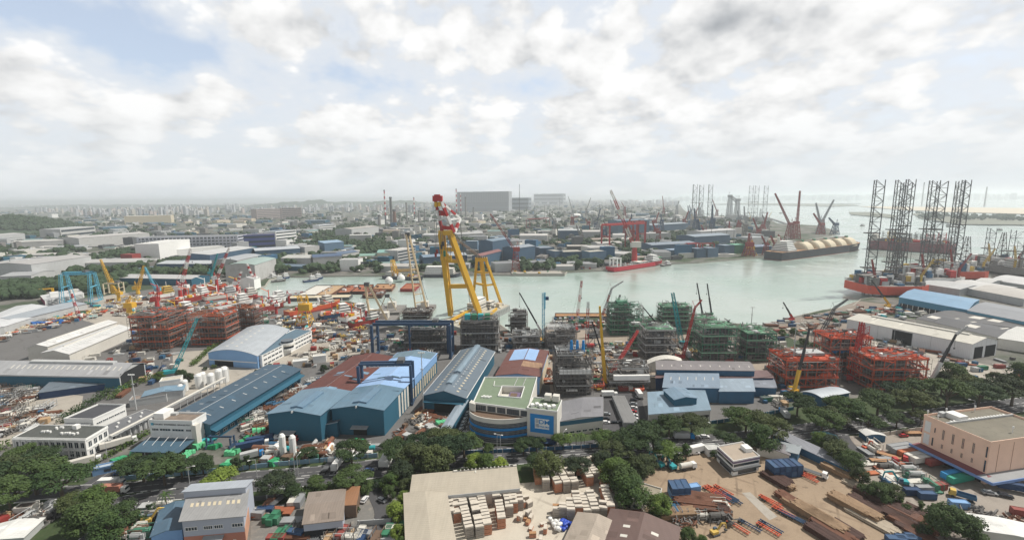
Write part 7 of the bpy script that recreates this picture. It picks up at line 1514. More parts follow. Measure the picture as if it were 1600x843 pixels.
# woodland belts: nobody could count these crowns
def icos():
 t =(1 + 5 ** .5) / 2;v =[Vector(p).normalized() for p in ((-1,t,0),(1,t,0),(-1,-t,0),(1,-t,0),(0,-1,t),(0,1,t),(0,-1,-t),(0,1,-t),(t,0,-1),(t,0,1),(-t,0,-1),(-t,0,1))]
 return v,[(0,11,5),(0,5,1),(0,1,7),(0,7,10),(0,10,11),(1,5,9),(5,11,4),(11,10,2),(10,7,6),(7,1,8),(3,9,4),(3,4,2),(3,2,6),(3,6,8),(3,8,9),(4,9,5),(2,4,11),(6,2,10),(8,6,7),(9,8,1)]
IV,IF =icos()
def crowns(mb,g,s,z=0):
 for k in range(4):
  c =Vector((g.x + RU(-.6,.6) * s,g.y + RU(-.6,.6) * s,z + s * RU(.35,.85)));q =s * RU(.35,.6)
  mb.add([c + Vector((v.x,v.y,v.z * .8)) * q * RU(.75,1.25) for v in IV],IF)
def belts():
 mb =MB()
 def ok(g,e=8):return not any((g.x - a[0]) ** 2 + (g.y - a[1]) ** 2 < (b * .8 + e) ** 2 for a,b in FAR)
 for pl,n in zip(PARK,(900,90,260,160,110)):
  k =0;xs =[p[0] for p in pl];ys =[p[1] for p in pl]
  while k < n:
   x,y =RU(min(xs),max(xs)),RU(min(ys),max(ys))
   if not inpoly(x,y,pl):continue
   k += 1;g =P(x,y)
   if ok(g) and not (x < 135 and y > 455 and x > 60):crowns(mb,g,RU(7,12))
 k =0
 while k < 4200:
  x,y =RU(-10,1200),324 + 108 * RR() ** 1.4;k += 1
  if wet(x,y + 3) or wet(x,y - 3) or (y < 342 and x > 1050):continue
  g =P(x,y);c =math.sin(g.x * .0075 + 1.3 * math.sin(g.y * .004)) + math.sin(g.y * .011 + g.x * .003)
  if c > -.05 and ok(g,4):crowns(mb,g,RU(8,15) * (1.5 if y < 345 else 1))
 for pl,n in (([(1424,333),(1500,336),(1600,339),(1600,346),(1500,345),(1440,341)],160),([(-30,705),(10,700),(20,740),(-30,745)],0)):
  k =0
  while k < n:x,y =RU(1424,1610),RU(332,346);k += 1;(inpoly(x,y,pl) and crowns(mb,P(x,y),16))
 kind(mb.build('woodland',mat('far foliage',(.034,.060,.026),var=.35,scale=.05,rough=.95)),'stuff')
belts()
def wood_hill():
 random.seed(8);cs =P(30,366);mb =MB();n =22;vs =[];Hh =lambda a,b:50 * max(0,1 - a * a) ** .8 * max(0,1 - b * b) ** .7 * (1 + .15 * math.sin(5 * a) + .1 * math.sin(9 * b + a * 4))
 W =300;D =260;cx,cy =cs.x - 330,cs.y + 220
 for j in range(n + 1):
  for i in range(n + 1):a,b =-1 + 2 * i / n,-1 + 2 * j / n;vs.append((cx + a * W,cy + b * D,Hh(a,b) - .5))
 mb.add(vs,[(j * (n + 1) + i,j * (n + 1) + i + 1,(j + 1) * (n + 1) + i + 1,(j + 1) * (n + 1) + i) for j in range(n) for i in range(n)]);kind(mb.build('hill',mat('hill wood',())),'structure')
 mb =MB()
 for k in range(1500):
  a,b =RU(-1,1),RU(-1,.5)
  if a * a + b * b < 1:crowns(mb,Vector((cx + a * W,cy + b * D,0)),RU(10,17),Hh(a,b) - 3)
 kind(mb.build('hill_wood',mat('far foliage',())),'stuff')
wood_hill()
# pylons, far yard cranes and jumble on the far quays
for i in range(46):
 x =RU(860,1200);y =RU(338,380)
 if wet(x,y) or wet(x,y + 4):continue
 pedestal_crane(RC(['distant grey','distant rusty','distant pale']) + ' yard crane near ' + near(P(x,y)),(x,y),y - RU(8,16),(x + RU(-9,9),y - RU(18,34)),RC(['grey','dred','scaf','gantryblue']),None,3.5,8,tower=True,group='distant yard cranes')
for i in range(60):
 x,y =(RU(820,1200),RU(332,398)) if i < 44 else (RU(1405,1600),RU(412,428))
 if i < 44 and (wet(x,y) or wet(x,y + 4)):continue
 g =P(x,y);h =RU(22,60) * (1.4 if y < 350 else .8);mb =MB();mb.org =g;w =.5 * max(1,g.y / 900);mb.tube(g,g + Vector((0,0,h)),w,6,w * .6);mb.bar(g + Vector((-w * 3,0,h * .82)),g + Vector((w * 3,0,h * .82)),w * .6,w * .6);tag(mb.build('yard_mast','scafd'),'thin dark yard mast ' + rel(g),'mast','thin dark yard masts')
# ------------------------------------------------------------------ vehicles, containers, stacks, yard goods
def wheel(mb,x,y,r_=.45,w=.3):mb.tube((x,y - w / 2,r_),(x,y + w / 2,r_),r_,9)
def car_p(col):
 r =thing('parked_car',(0,0,0),'x','car',world=False);mb =MB();mb.hull([(-2.1,-.85,.35),(2.1,-.85,.35),(2.1,.85,.35),(-2.1,.85,.35)],[(-2.15,-.85,.85),(2.05,-.85,.8),(2.05,.85,.8),(-2.15,.85,.85)]);mb.hull([(-1.9,-.8,.85),(1.1,-.8,.85),(1.1,.8,.85),(-1.9,.8,.85)],[(-1.5,-.65,1.42),(.5,-.65,1.42),(.5,.65,1.42),(-1.5,.65,1.42)]);mb.build('body',col,r)
 mb =MB();mb.hull([(-1.86,-.82,.92),(1.06,-.82,.92),(1.06,.82,.92),(-1.86,.82,.92)],[(-1.6,-.7,1.3),(.66,-.7,1.3),(.66,.7,1.3),(-1.6,.7,1.3)]);mb.build('windows','glass',r)
 for x in (-1.35,1.35):
  for y in (-.78,.78):mb =MB();wheel(mb,x,y,.32,.22);mb.build('wheel','black',r)
 return proto(r)
def truck_p(cab,load,kind_='box',L=7.5):
 r =thing('parked_truck',(0,0,0),'x','truck',world=False);mb =MB();mb.bz(0,0,.75,L + 2.4,1.1,.35);mb.build('chassis','dgrey',r)
 mb =MB();x =L / 2 + .3;mb.hull([(x - .9,-1.2,.7),(x + 1.2,-1.2,.7),(x + 1.2,1.2,.7),(x - .9,1.2,.7)],[(x - .9,-1.15,2.9),(x + .8,-1.15,2.9),(x + .8,1.15,2.9),(x - .9,1.15,2.9)]);c =mb.build('cab',cab,r);mb =MB();mb.hull([(x + .7,-1.1,1.8),(x + 1.12,-1.1,1.8),(x + 1.12,1.1,1.8),(x + .7,1.1,1.8)],[(x + .6,-1.05,2.6),(x + .92,-1.05,2.6),(x + .92,1.05,2.6),(x + .6,1.05,2.6)]);mb.build('windscreen','glass',c)
 if kind_ == 'box':mb =MB();mb.bz(-1,0,1.15,L,2.5,2.6);mb.build('cargo_box',load,r)
 elif kind_ == 'tank':mb =MB();mb.tube((-1 - L / 2,0,2.2),(-1 + L / 2,0,2.2),1.15,14);mb.build('tank',load,r)
 elif kind_ == 'flat':mb =MB();mb.bz(-1,0,1.1,L,2.5,.25);mb.build('flatbed',load,r)
 elif kind_ == 'tip':
  mb =MB();mb.bz(-1,0,1.1,L,2.5,.2)
  for y in (-1.2,1.2):mb.bz(-1,y,1.1,L,.12,1.3)
  for q in (-1 - L / 2,-1 + L / 2):mb.bz(q,0,1.1,.12,2.5,1.3)
  mb.build('tipper_body',load,r)
 for xx in (L / 2 + .2,-L / 2 + .2,-L / 2 - 1.1 if L > 6 else -L / 2 + 1):
  for y in (-1.1,1.1):mb =MB();wheel(mb,xx,y,.5,.35);mb.build('wheel','black',r)
 return proto(r)
def container_p(col,L=6.1,name='shipping_container'):
 r =thing(name,(0,0,0),'x','container',world=False);mb =MB();mb.bz(0,0,.1,L - .1,2.3,2.35)
 for i in range(int(L / .6)):
  for y in (-1.17,1.17):mb.bz(-L / 2 + .4 + i * .6,y,.2,.3,.08,2.15)
 mb.build('body',col,r);mb =MB()
 for x in (-L / 2,L / 2):
  for y in (-1.18,1.18):mb.bz(x,y,0,.16,.16,2.59)
 for z in (.05,2.5):
  for y in (-1.18,1.18):mb.bz(0,y,z,L,.14,.12)
  for x in (-L / 2,L / 2):mb.bz(x,0,z,.14,2.3,.12)
 mb.build('frame',col,r);mb =MB()
 for y in (-.9,-.3,.3,.9):mb.bz(L / 2 + .03,y,.2,.06,.06,2.2)
 mb.build('door_bars','lgrey',r);return proto(r)
def brick_stack_p(seed,side,topc,tiers=6):
 random.seed(seed);r =thing('brick_stack',(0,0,0),'x','brick stack',world=False)
 for i in range(tiers):mb =MB();mb.bz(RU(-.05,.05),RU(-.05,.05),i * .72 + .1,2.5,1.25,.6);mb.build('brick_pack',side if i < tiers - 1 else topc,r)
 mb =MB()
 for i in range(tiers):
  for x in (-.9,0,.9):mb.bz(x,0,i * .72,.12,1.2,.1)
 mb.build('timber_bearers','timber',r);return proto(r)
def bundle_p(name,cat,L,nx,nz,m,rad=.0,w=.35):
 random.seed(nx * 7 + nz);r =thing(name,(0,0,0),'x',cat,world=False)
 for k in range(nz):
  mb =MB();n =nx - (k if rad else random.randint(0,1))
  for i in range(max(n,1)):
   y =(i - (n - 1) / 2) * w * 1.15;l =L * RU(.86,1.05);o =RU(-.5,.5)
   if rad:mb.tube((-l / 2 + o,y,rad + k * rad * 1.75),(l / 2 + o,y,rad + k * rad * 1.75),rad,7)
   else:mb.bz(o,y,.1 + k * (w + .05),l,w * RU(.7,1),w * .85)
  mb.build('layer',m,r)
 mb =MB()
 for x in (-L * .3,L * .3):mb.bz(x,0,-.02,.25,nx * w * 1.15,.12)
 mb.build('sleepers','timber',r);return proto(r)
def excavator_p(col):
 r =thing('excavator',(0,0,0),'x','excavator',world=False)
 for y in (-1.2,1.2):mb =MB();mb.bz(0,y,0,4,.6,.9);mb.build('track','dgrey',r)
 mb =MB();mb.bz(-.5,0,1.1,3.4,2.6,1.2);mb.build('body',col,r);mb =MB();mb.bz(.6,.8,1.1,1.5,1.1,2.0);mb.build('cab','glassblue',r)
 mb =MB();mb.bar((1,-.2,1.8),(3.4,-.2,5.2),.5,.7);mb.bar((3.4,-.2,5.2),(6.0,-.2,4.4),.45,.6);mb.build('boom',col,r);mb =MB();mb.bar((6,-.2,4.6),(6.6,-.2,1.4),.35,.45);mb.build('dipper_arm',col,r);mb =MB();mb.bz(6.3,-.2,.5,1.2,1.1,1);mb.build('bucket','dgrey',r);return proto(r)
def simple_p(name,cat,fn,m):r =MB();fn(r);o =r.build(name,m);tag(o,'x',cat);return proto(o)
def trailer_p(col):
 r =thing('flat_trailer',(0,0,0),'x','trailer',world=False);mb =MB()
 for y in (-.7,.7):mb.bz(0,y,.8,10,.25,.4)
 for i in range(7):mb.bz(-4.6 + i * 1.5,0,.85,.2,2.3,.2)
 mb.build('frame',col,r)
 for x in (-4,-2.9):
  for y in (-1,1):mb =MB();wheel(mb,x,y,.5,.4);mb.build('wheel','black',r)
 mb =MB();mb.bz(3.5,-.7,0,.15,.15,.8);mb.bz(3.5,.7,0,.15,.15,.8);mb.build('landing_leg','dgrey',r);return proto(r)
CARS ={c:car_p(m) for c,m in (('white',mat('car white',(.7,.7,.7),rough=.3)),('silver',mat('car silver',(.4,.42,.44),rough=.3,metal=.4)),('black',mat('car black',(.03,.03,.035),rough=.25)),('red',mat('car red',(.4,.03,.04),rough=.3)),('blue',mat('car blue',(.05,.1,.25),rough=.3)))}
TRK ={'white box truck':truck_p('white','white'),'blue box truck':truck_p('brightblue','lgrey'),'red cabbed flatbed truck':truck_p('red','lrust','flat',9),'yellow tipper truck':truck_p('lyellow','bluewall','tip',5.5),'blue tanker truck':truck_p('brightblue','lgrey','tank',7),'white tanker truck':truck_p('white','offwhite','tank',5.5),'white flatbed truck':truck_p('white','dgrey','flat',7),'maroon box truck':truck_p('white','brick','box',8),'long blue lorry':truck_p('white','navy','box',12),'long white lorry':truck_p('white','offwhite','box',12)}
CT ={c:container_p(m) for c,m in (('blue',mat('container blue',(.04,.09,.18),var=.2,dirt=.25)),('navy','navy'),('red',mat('container red',(.25,.06,.05),var=.2,dirt=.2)),('white','offwhite'),('green','green'),('orange',mat('container orange',(.45,.14,.06),var=.2,dirt=.2)),('grey','grey'),('pale blue','skyblue'))}
CL ={c:container_p(m,12.2,'long_container') for c,m in (('red',mat('container red',())),('white','offwhite'),('grey','grey'),('blue',mat('container bright blue',(.03,.27,.55),var=.1)),('green',mat('container green',(.03,.28,.20),var=.1)),('navy','navy'),('orange',mat('container orange',())))}
BS =[brick_stack_p(1,mat('grey brick pack',(.29,.26,.23),var=.25,scale=1.2),mat('pale brick top',(.54,.49,.42),var=.2,scale=.6)),brick_stack_p(2,mat('orange brick pack',(.45,.20,.12),var=.2,scale=1.2),mat('pale brick top',()),6),brick_stack_p(3,mat('tan brick pack',(.42,.37,.31),var=.25,scale=1.2),mat('pale brick top',()),5),brick_stack_p(4,mat('orange brick pack',()),'lrust',4)]
BN =['grey brick stack with a pale top','orange brick stack with a pale top','tan brick stack','low orange brick stack']
BD ={'stack of dark rusted steel sections':bundle_p('steel_stack','steel stack',13,12,5,'drust'),'stack of tan rusted steel beams':bundle_p('steel_stack','steel stack',13,11,6,mat('tan steel',(.30,.20,.12),var=.35,scale=.9,dirt=.3)),'stack of brown rusted steel beams':bundle_p('steel_stack','steel stack',13,10,5,'rust'),'fan of pale steel sections':bundle_p('steel_stack','steel stack',12,12,2,mat('pale steel',(.42,.36,.28),var=.3,scale=.8)),'bundle of rusty pipes':bundle_p('pipe_bundle','pipe bundle',10,6,3,'rust',.3,.55),'bundle of grey pipes':bundle_p('pipe_bundle','pipe bundle',9,5,3,'lgrey',.3,.55),'bundle of dark pipes':bundle_p('pipe_bundle','pipe bundle',11,6,2,'dgrey',.35,.65),'pile of timber':bundle_p('timber_pile','timber pile',4,6,5,'timber'),'pile of blue steel frames':bundle_p('frame_pile','frame pile',7,6,3,'bluewall'),'pile of green mesh frames':bundle_p('frame_pile','frame pile',6,6,2,'green')}
EX ={'teal excavator with a raised arm':excavator_p('teal'),'yellow excavator':excavator_p('lyellow'),'orange excavator':excavator_p('orange')}
TRL ={'red flat trailer frame':trailer_p('orange'),'blue grey flat trailer frame':trailer_p('gantryblue')}
def tarpf(m):
 for i in range(3):m.hull([(-2.6 + i * 1.8,-1.6,0),(-.9 + i * 1.8,-1.6,0),(-.9 + i * 1.8,1.6,0),(-2.6 + i * 1.8,1.6,0)],[(-2.5 + i * 1.8,-1.1,2.2 - .3 * i),(-1 + i * 1.8,-1.0,2.4 - .4 * i),(-1 + i * 1.8,1.0,2.3 - .4 * i),(-2.5 + i * 1.8,1.1,2.5 - .3 * i)])
def cratef(m):m.bz(0,0,0,2.6,2.2,1.8);m.bz(-.9,0,1.8,.2,2.2,.12);m.bz(.9,0,1.8,.2,2.2,.12);m.bz(0,-1.12,.2,.15,.08,1.4)
def skidf(m):
 m.bz(0,0,0,5,2.4,.3);m.tube((-1.8,0,1.3),(1.0,0,1.3),.8,9);m.bz(1.8,0,.3,1.1,1.6,1.5)
 for x in (-2.4,2.4):
  for y in (-1.1,1.1):m.bz(x,y,.3,.12,.12,2.2)
 m.bz(0,-1.1,2.4,5,.12,.12);m.bz(0,1.1,2.4,5,.12,.12)
def spoolf(m):m.tube((0,-.7,1.1),(0,.7,1.1),.7,10);m.tube((0,-.8,1.1),(0,-.65,1.1),1.1,14);m.tube((0,.65,1.1),(0,.8,1.1),1.1,14)
def platef(m):
 for i in range(6):m.box((RU(-.2,.2),RU(-.2,.2),.1 + i * .16),(6,2.4,.09),RU(-.04,.04))
def scrapf(m):
 for i in range(38):c =Vector((random.gauss(0,1.6),random.gauss(0,1.3),0));m.bar(c + Vector((0,0,RU(0,.6))),c + Vector((RU(-1.6,1.6),RU(-1.6,1.6),RU(.1,1.6))),RU(.1,.5),RU(.1,.6))
def framef(m):
 for x in (-2.2,0,2.2):
  for y in (-1.1,1.1):m.bz(x,y,0,.18,.18,2.6)
 for z in (.1,1.3,2.5):
  for y in (-1.1,1.1):m.bz(0,y,z,4.6,.14,.14)
  m.bz(0,0,z,4.4,2.2,.06) if z < 2 else None
def silof(m):m.lathe((0,0,0),[(2.6,0),(2.6,9),(1.6,10.2),(.4,10.6)],16);m.tri((2.7,0,0),(2.7,0,10),.3)
def vtankf(m):m.lathe((0,0,0),[(1.0,.6),(1.1,1),(1.1,7.4),(.6,8.2),(.1,8.3)],12);m.bz(.7,0,0,.15,.15,1);m.bz(-.7,0,0,.15,.15,1)
def htankf(m):m.tube((-3.2,0,1.5),(3.2,0,1.5),1.3,14);m.bz(-2,0,0,.4,2,.7);m.bz(2,0,0,.4,2,.7)
def bagf(m):m.lathe((0,0,0),[(.55,0),(.75,.3),(.72,.9),(.3,1.15)],8)
def sp(name,cat,f,cols):random.seed(len(name));return {k:simple_p(name,cat,f,m) for k,m in cols}
TARPB =sp('blue_cargo','covered cargo',tarpf,(('blue',mat('blue tarp',(.02,.12,.38),var=.2,rough=.5)),))
def spoolp(m):
 for i in range(5):x,y,z =RU(-2.5,1),RU(-1.5,1.5),RU(.3,1.6);q =(x + RU(1,3),y,z);r_ =RU(.15,.4);m.tube((x,y,z),q,r_,7);m.tube(q,(q[0],q[1] + RU(-1.5,1.5),q[2] + RU(0,1.2)),r_,7)
SPO =sp('pipe_spool','pipe spool',spoolp,(('cream','cream'),('white','white'),('rusty','lrust'),('orange','orange'),('grey','lgrey'),('yellow','lyellow')))
TARP =sp('tarpaulin_bundle','covered cargo',tarpf,(('green','tarp'),('light green',mat('light tarp',(.12,.48,.24),var=.2,rough=.5))))
CRT =sp('crate','crate',cratef,(('timber','timber'),('white','offwhite'),('grey','lgrey'),('blue','bluewall'),('rusty','rust'),('brown','brown'),('dark','scafd'),('faded red','dred')))
SK =sp('equipment_skid','equipment skid',skidf,(('grey','lgrey'),('dark','scafd'),('rusty','rust'),('pale','offwhite'),('blue','bluewall'),('green','mgreen')))
SPL =sp('cable_reel','cable reel',spoolf,(('timber','timber'),('dark','dgrey')))
PLT =sp('plate_stack','plate stack',platef,(('rusty','rust'),('grey','grey'),('pale','offwhite'),('orange brown','brickorange')))
SCR =sp('scrap_heap','scrap heap',scrapf,(('rusty','rust'),('grey','scaf'),('dark','scafd'),('pale','offwhite')))
FRM =sp('steel_rack','rack',framef,(('grey','scaf'),('brown','brown'),('pale','lgrey'),('dark','scafd'),('light','offwhite')))
SIL =sp('storage_silo','silo',silof,(('white','white'),));VT =sp('gas_tank','tank',vtankf,(('white','white'),('blue','brightblue')));HT =sp('horizontal_tank','tank',htankf,(('white','white'),('rusty','rust'),('grey','lgrey'),('turquoise','teal')));BAG =sp('bulk_bag','bag',bagf,(('white','white'),('blue',mat('bag blue',(.03,.08,.45),rough=.5))))
USEDL ={}
def at(pr,x,y,rz=0,z=0,sc=1,lab=None,grp=None):
 g =P(x,y);g.z =z + .2;return put(pr,g,R(rz),sc,lab,grp)
def here(pr,what,x,y,rz=0,z=0,sc=1,where=None):
 w =where or rel(P(x,y));return at(pr,x,y,rz,z,sc,what + ' ' + w,what + ' ' + w)
random.seed(303)
# cars in the car park and on the roads
for i,(x,y,c) in enumerate(((990,632,'silver'),(990,638,'white'),(989,644,'red'),(991,650,'white'),(991,655,'white'),(992,660,'silver'),(999,621,'white'),(990,626,'black'),(947,655,'black'),(947,661,'white'),(961,661,'black'),(948,648,'silver'),(972,661,'black'),(991,667,'black'))):
 at(CARS[c],x,y,-4 + RU(-4,4),lab=c + ' car ' + ['third in the row beside the parking canopy','fourth in the row, just below a silver one','in the row right of the parking canopy, the only bright one','directly below the red one in the row','second below the red one','near the lower end of the parking row','at the top of the car park by the pale workshop','at the upper end of the parking row','parked on the left side of the car park','parked just below the dark one on the left side','driving out in the middle of the car park','highest on the left side of the car park','nosed against the parking canopy foot','last in the parking row by the exit'][i],grp='cars in the car park')
for i in range(7):at(CARS[['white','silver','white','white','silver','white','black'][i]],720 + i * 2.2,672 - i * 5.2,70,lab=['white car','silver car','white car','white car','silver car','white car','black car'][i] + ' in the lane west of the curved office, ' + ['at the lower end','second up','third up','middle of the file','fifth up','sixth up','at the top end'][i],grp='cars beside the curved office')
for x,y,rz,c,lab in ((570,782,80,'white','white car beside the rust orange annex'),(597,783,-30,'silver','silver car alone in the sunlit tarmac yard'),(577,736,10,'blue','blue car on the road between the trees'),(274,720,10,'silver','silver car before the porch canopy'),(1546,772,-20,'silver','silver van parked on the apron of the peach factory'),(1570,776,-30,'black','black car parked beside the silver van'),(1085,709,5,'white','white truck like van by the office gate'),(935,712,80,'white','white van at the trees by the brick yard'),(187,741,20,'blue','blue car in the lane with the green bundles'),(1412,682,5,'red','red car by the apron wall'),(1101,684,0,'white','white van driving on the main road'),(1330,672,8,'black','dark car on the main road in the tree belt'),(660,722,5,'white','white car on the road amid the big trees')):at(CARS[c],x,y,rz,lab=lab,sc=1.15 if 'van' in lab else 1)
# trucks
for x,y,rz,k,lab in ((65,711,4,'blue tanker truck','blue cabbed tanker truck before the white office, left of two'),(112,713,4,'blue tanker truck','blue cabbed tanker truck before the white office, right of two'),(186,697,42,'long white lorry','long white lorry by the hedge of the lane, farther one'),(127,728,38,'long white lorry','long white lorry by the hedge of the lane, nearer one'),(175,760,4,'white box truck','white topped lorry on the main road at the left'),(179,770,4,'maroon box truck','maroon boxed lorry overtaking on the main road at the left'),(395,700,25,'long blue lorry','long navy lorry by the green bundles'),(410,692,20,'long blue lorry','second long navy lorry beside the teal hall'),(447,690,5,'red cabbed flatbed truck','red flatbed lorry at the foot of the teal hall'),(394,716,30,'blue box truck','bright blue cabbed lorry among the yard goods'),(601,724,88,'white box truck','white truck parked nose out in the trees, left of two'),(608,724,88,'white box truck','white truck parked nose out in the trees, right of two'),(512,731,88,'white flatbed truck','white truck under the roadside trees'),(528,730,88,'white box truck','second white truck under the roadside trees'),(38 + 400,783,70,'white flatbed truck','truck with a brown load in the tarmac yard'),(1068,686,-2,'blue box truck','blue cabbed lorry on the main road by the hedge'),(1086,708,200,'white box truck','white lorry with a crane arm by the office gate'),(1074,733,15,'white tanker truck','white tanker truck by the teal excavators'),(1272,742,-45,'white flatbed truck','white cabbed lorry with a rusty load in the dirt yard'),(1504,779,140,'yellow tipper truck','yellow cabbed blue tipper on the apron'),(1393,716,-40,'red cabbed flatbed truck','red cabbed lorry pulling a bare red trailer'),(1430,679,0,'red cabbed flatbed truck','red lorry parked by the peach factory wall'),(1380,723,-8,'red cabbed flatbed truck','red cabbed lorry beside the pale flatbeds'),(668,640,60,'red cabbed flatbed truck','red lorry in the lane beside the lantern roofed hall'),(952,620,0,'white box truck','white van behind the grey roofed workshop'),(998,619,90,'white box truck','white truck at the head of the car park'),(1212,585,60,'blue box truck','blue truck between the green and red modules'),(1221,596,60,'blue box truck','second blue truck between the green and red modules'),(1020,590,0,'white flatbed truck','small white truck beside the open grey frame module'),(1075,558,80,'blue box truck','blue truck at the foot of the large green module'),(1420,493,0,'white box truck','white truck behind the huge white warehouse'),(1440,490,0,'white tanker truck','white tanker behind the huge white warehouse'),(1225,650,80,'blue box truck','blue truck by the silver roofed shed')):
 at(TRK[k],x,y,rz,lab=lab)
for x,y,rz,k,lab in ((1030,729,120,'teal excavator with a raised arm','teal excavator with a raised arm, left of two'),(1049,732,110,'teal excavator with a raised arm','teal excavator with a raised arm, right of two'),(1408,757,160,'teal excavator with a raised arm','teal excavator working beside the stacked containers'),(1117,835,20,'yellow excavator','yellow loader on bare earth at the bottom edge'),(511,708,90,'orange excavator','orange forklift like loader near the teal hall'),(232,818,30,'yellow excavator','yellow machine among the orange scrap'),(1352,702,20,'orange excavator','small orange digger beside the trees')):at(EX[k],x,y,rz,lab=lab,sc=.75 if 'small' in lab or 'loader' in lab else 1.0)
# containers
for i in range(5):
 for z in (0,1):at(CT['blue' if (i + z) % 2 else 'navy'],1206 + i * 9,741 - i * .6,96,z * 2.62,lab=['leftmost','second from left','middle','fourth from left','rightmost'][i] + ' blue container of the five bay ' + ('upper' if z else 'lower') + ' tier by the grey shed',grp='stacked blue containers')
for i in range(3):
 for z in (0,1):at(CT['blue' if z else 'pale blue'],1051 + i * 9.5,775 - i * .8,88,z * 2.62,lab=['left','middle','right'][i] + ' blue container of the ' + ('upper' if z else 'lower') + ' tier behind the bright round tree',grp='blue containers by the steel shed')
at(CT['pale blue'],1080,768,12,lab='single pale blue container right of the stacked trio',sc=1.1)
for i,(c,x,y) in enumerate((('grey',1404,704),('grey',1411,709),('orange',1421,713),('white',1432,718),('white',1442,723),('red',1466,727))):at(CL[c],x,y,12,.9,lab=['pale grey trailer box at the far end of the factory dock','second grey trailer box at the factory dock','orange red trailer box at the factory dock','white trailer box with a maroon top at the dock','white trailer box nearest the factory dock corner','rust red container under the dock canopy'][i])
at(CL['blue'],1490,745,14,.3,lab='bright blue container beneath the factory canopy');at(CL['green'],1500,752,14,.3,lab='green container beneath the factory canopy');at(CL['navy'],1588,768,-25,.9,lab='navy trailer box at the right edge under the canopy');at(CT['red'],1466,764,10,lab='brick red container beside the digger plot');at(CT['navy'],1424,772,-5,lab='dark blue container with a grey top near the digger plot');at(CT['blue'],1447,778,-5,lab='blue container right of the dark blue one');at(CT['grey'],1443,768,0,0,lab='grey container behind the blue one');at(CT['pale blue'],1497,792,-10,lab='pale blue skip like container below the tipper');at(CT['red'],1596,805,-20,lab='salmon red container at the right edge')
for i,(x,y,c,rz) in enumerate(((1300 + 60,726,'white',4),(1378,722,'white',4),(1362,740,'orange',6),(1392,737,'white',6))):
 at(CL[c],x,y,rz,0,(1.1,1,.25),lab=['white flatbed load by the tree clump','long white flatbed load right of it','rust brown flatbed load lying lowest','pale flatbed load over the tree line'][i])
for i in range(3):at(CT['blue'],1400 + i * 15,846 - i * 1.5,-8,0,(1,1,.7),lab=['left','middle','right'][i] + ' bright blue skip in the row at the bottom edge',grp='blue skips')
# brick stacks
def brow(x0,y0,x1,y1,n,k,where,rz=None):
 a,b =P(x0,y0),P(x1,y1);d =b - a;ang =math.atan2(d.y,d.x) + math.pi / 2
 n =max(2,int(d.length / 1.5))
 for i in range(n):
  if RR() < .05:continue
  kk =k if RR() < .85 else random.randrange(3);g =a + d * i / (n - 1) + Vector((RU(-.1,.1),0,.2));put(BS[kk],g,ang + RU(-.03,.03),(1.22,1.08,RU(1.0,1.16)),BN[kk] + ' in ' + where,'brick stacks in ' + where)
for i,(x,yn,yf,k) in enumerate(((705,815,790,0),(715,815,786,1),(733,838,785,0),(750,838,785,0),(762,834,782,1),(784,824,780,1),(796,806,780,0),(803,800,782,1),(776,790,778,0),(812,796,782,0))):
 brow(x,yn,x - (12 if i in (2,3,4) else 9) * (yn - yf) / 50,yf,0,k,'the ' + ['leftmost','second','third','fourth','fifth','sixth','seventh','eighth','short middle','last'][i] + ' row beneath the long beige warehouse')
for i,(x,yn,yf,k,dx) in enumerate(((841,756,735,3,-3),(853,765,742,0,-4),(872,768,742,1,-14),(885,768,738,1,-16),(898,767,735,0,-17),(921,758,732,1,-16),(933,757,730,1,-17),(905,742,728,3,-8),(941,748,726,3,-14),(946,740,725,0,-6))):
 brow(x,yn,x + dx,yf,0,k,'the ' + ['left outlying','second','tall orange sided','fourth','fifth','sixth','seventh','rear orange','right rear','last'][i] + ' row of the upper brick yard')
for i,(x,yn,yf,k,dx) in enumerate(((870,806,800,3,0),(892,812,795,0,-2),(905,812,785,1,-6),(918,810,784,2,-8),(930,809,783,0,-9),(942,808,800,0,0),(954,806,776,1,-10),(880,808,802,0,0))):
 brow(x,yn,x + dx,yf,0,k,'the ' + ['left low','second','third','fourth','fifth','short front','tall right','leftmost front'][i] + ' row of the lower brick yard')
for i in range(36):x,y =RC(((RU(800,830),RU(770,815)),(RU(820,862),RU(806,845)),(RU(935,985),RU(750,770))));k =random.randrange(4);here(BS[k],BN[k],x,y,RU(0,90),0,(1,1,RU(.2,.7)),'standing loose near the brick rows')
for i in range(46):x,y =random.gauss(876,9),random.gauss(822,3.5);c ='blue' if x > 876 else 'white';at(BAG[c],x,y,0,RC((0,0,.9)),1.1,c + ' bulk bag in the rubbish heap below the brick yard',c + ' bulk bags in the heap')
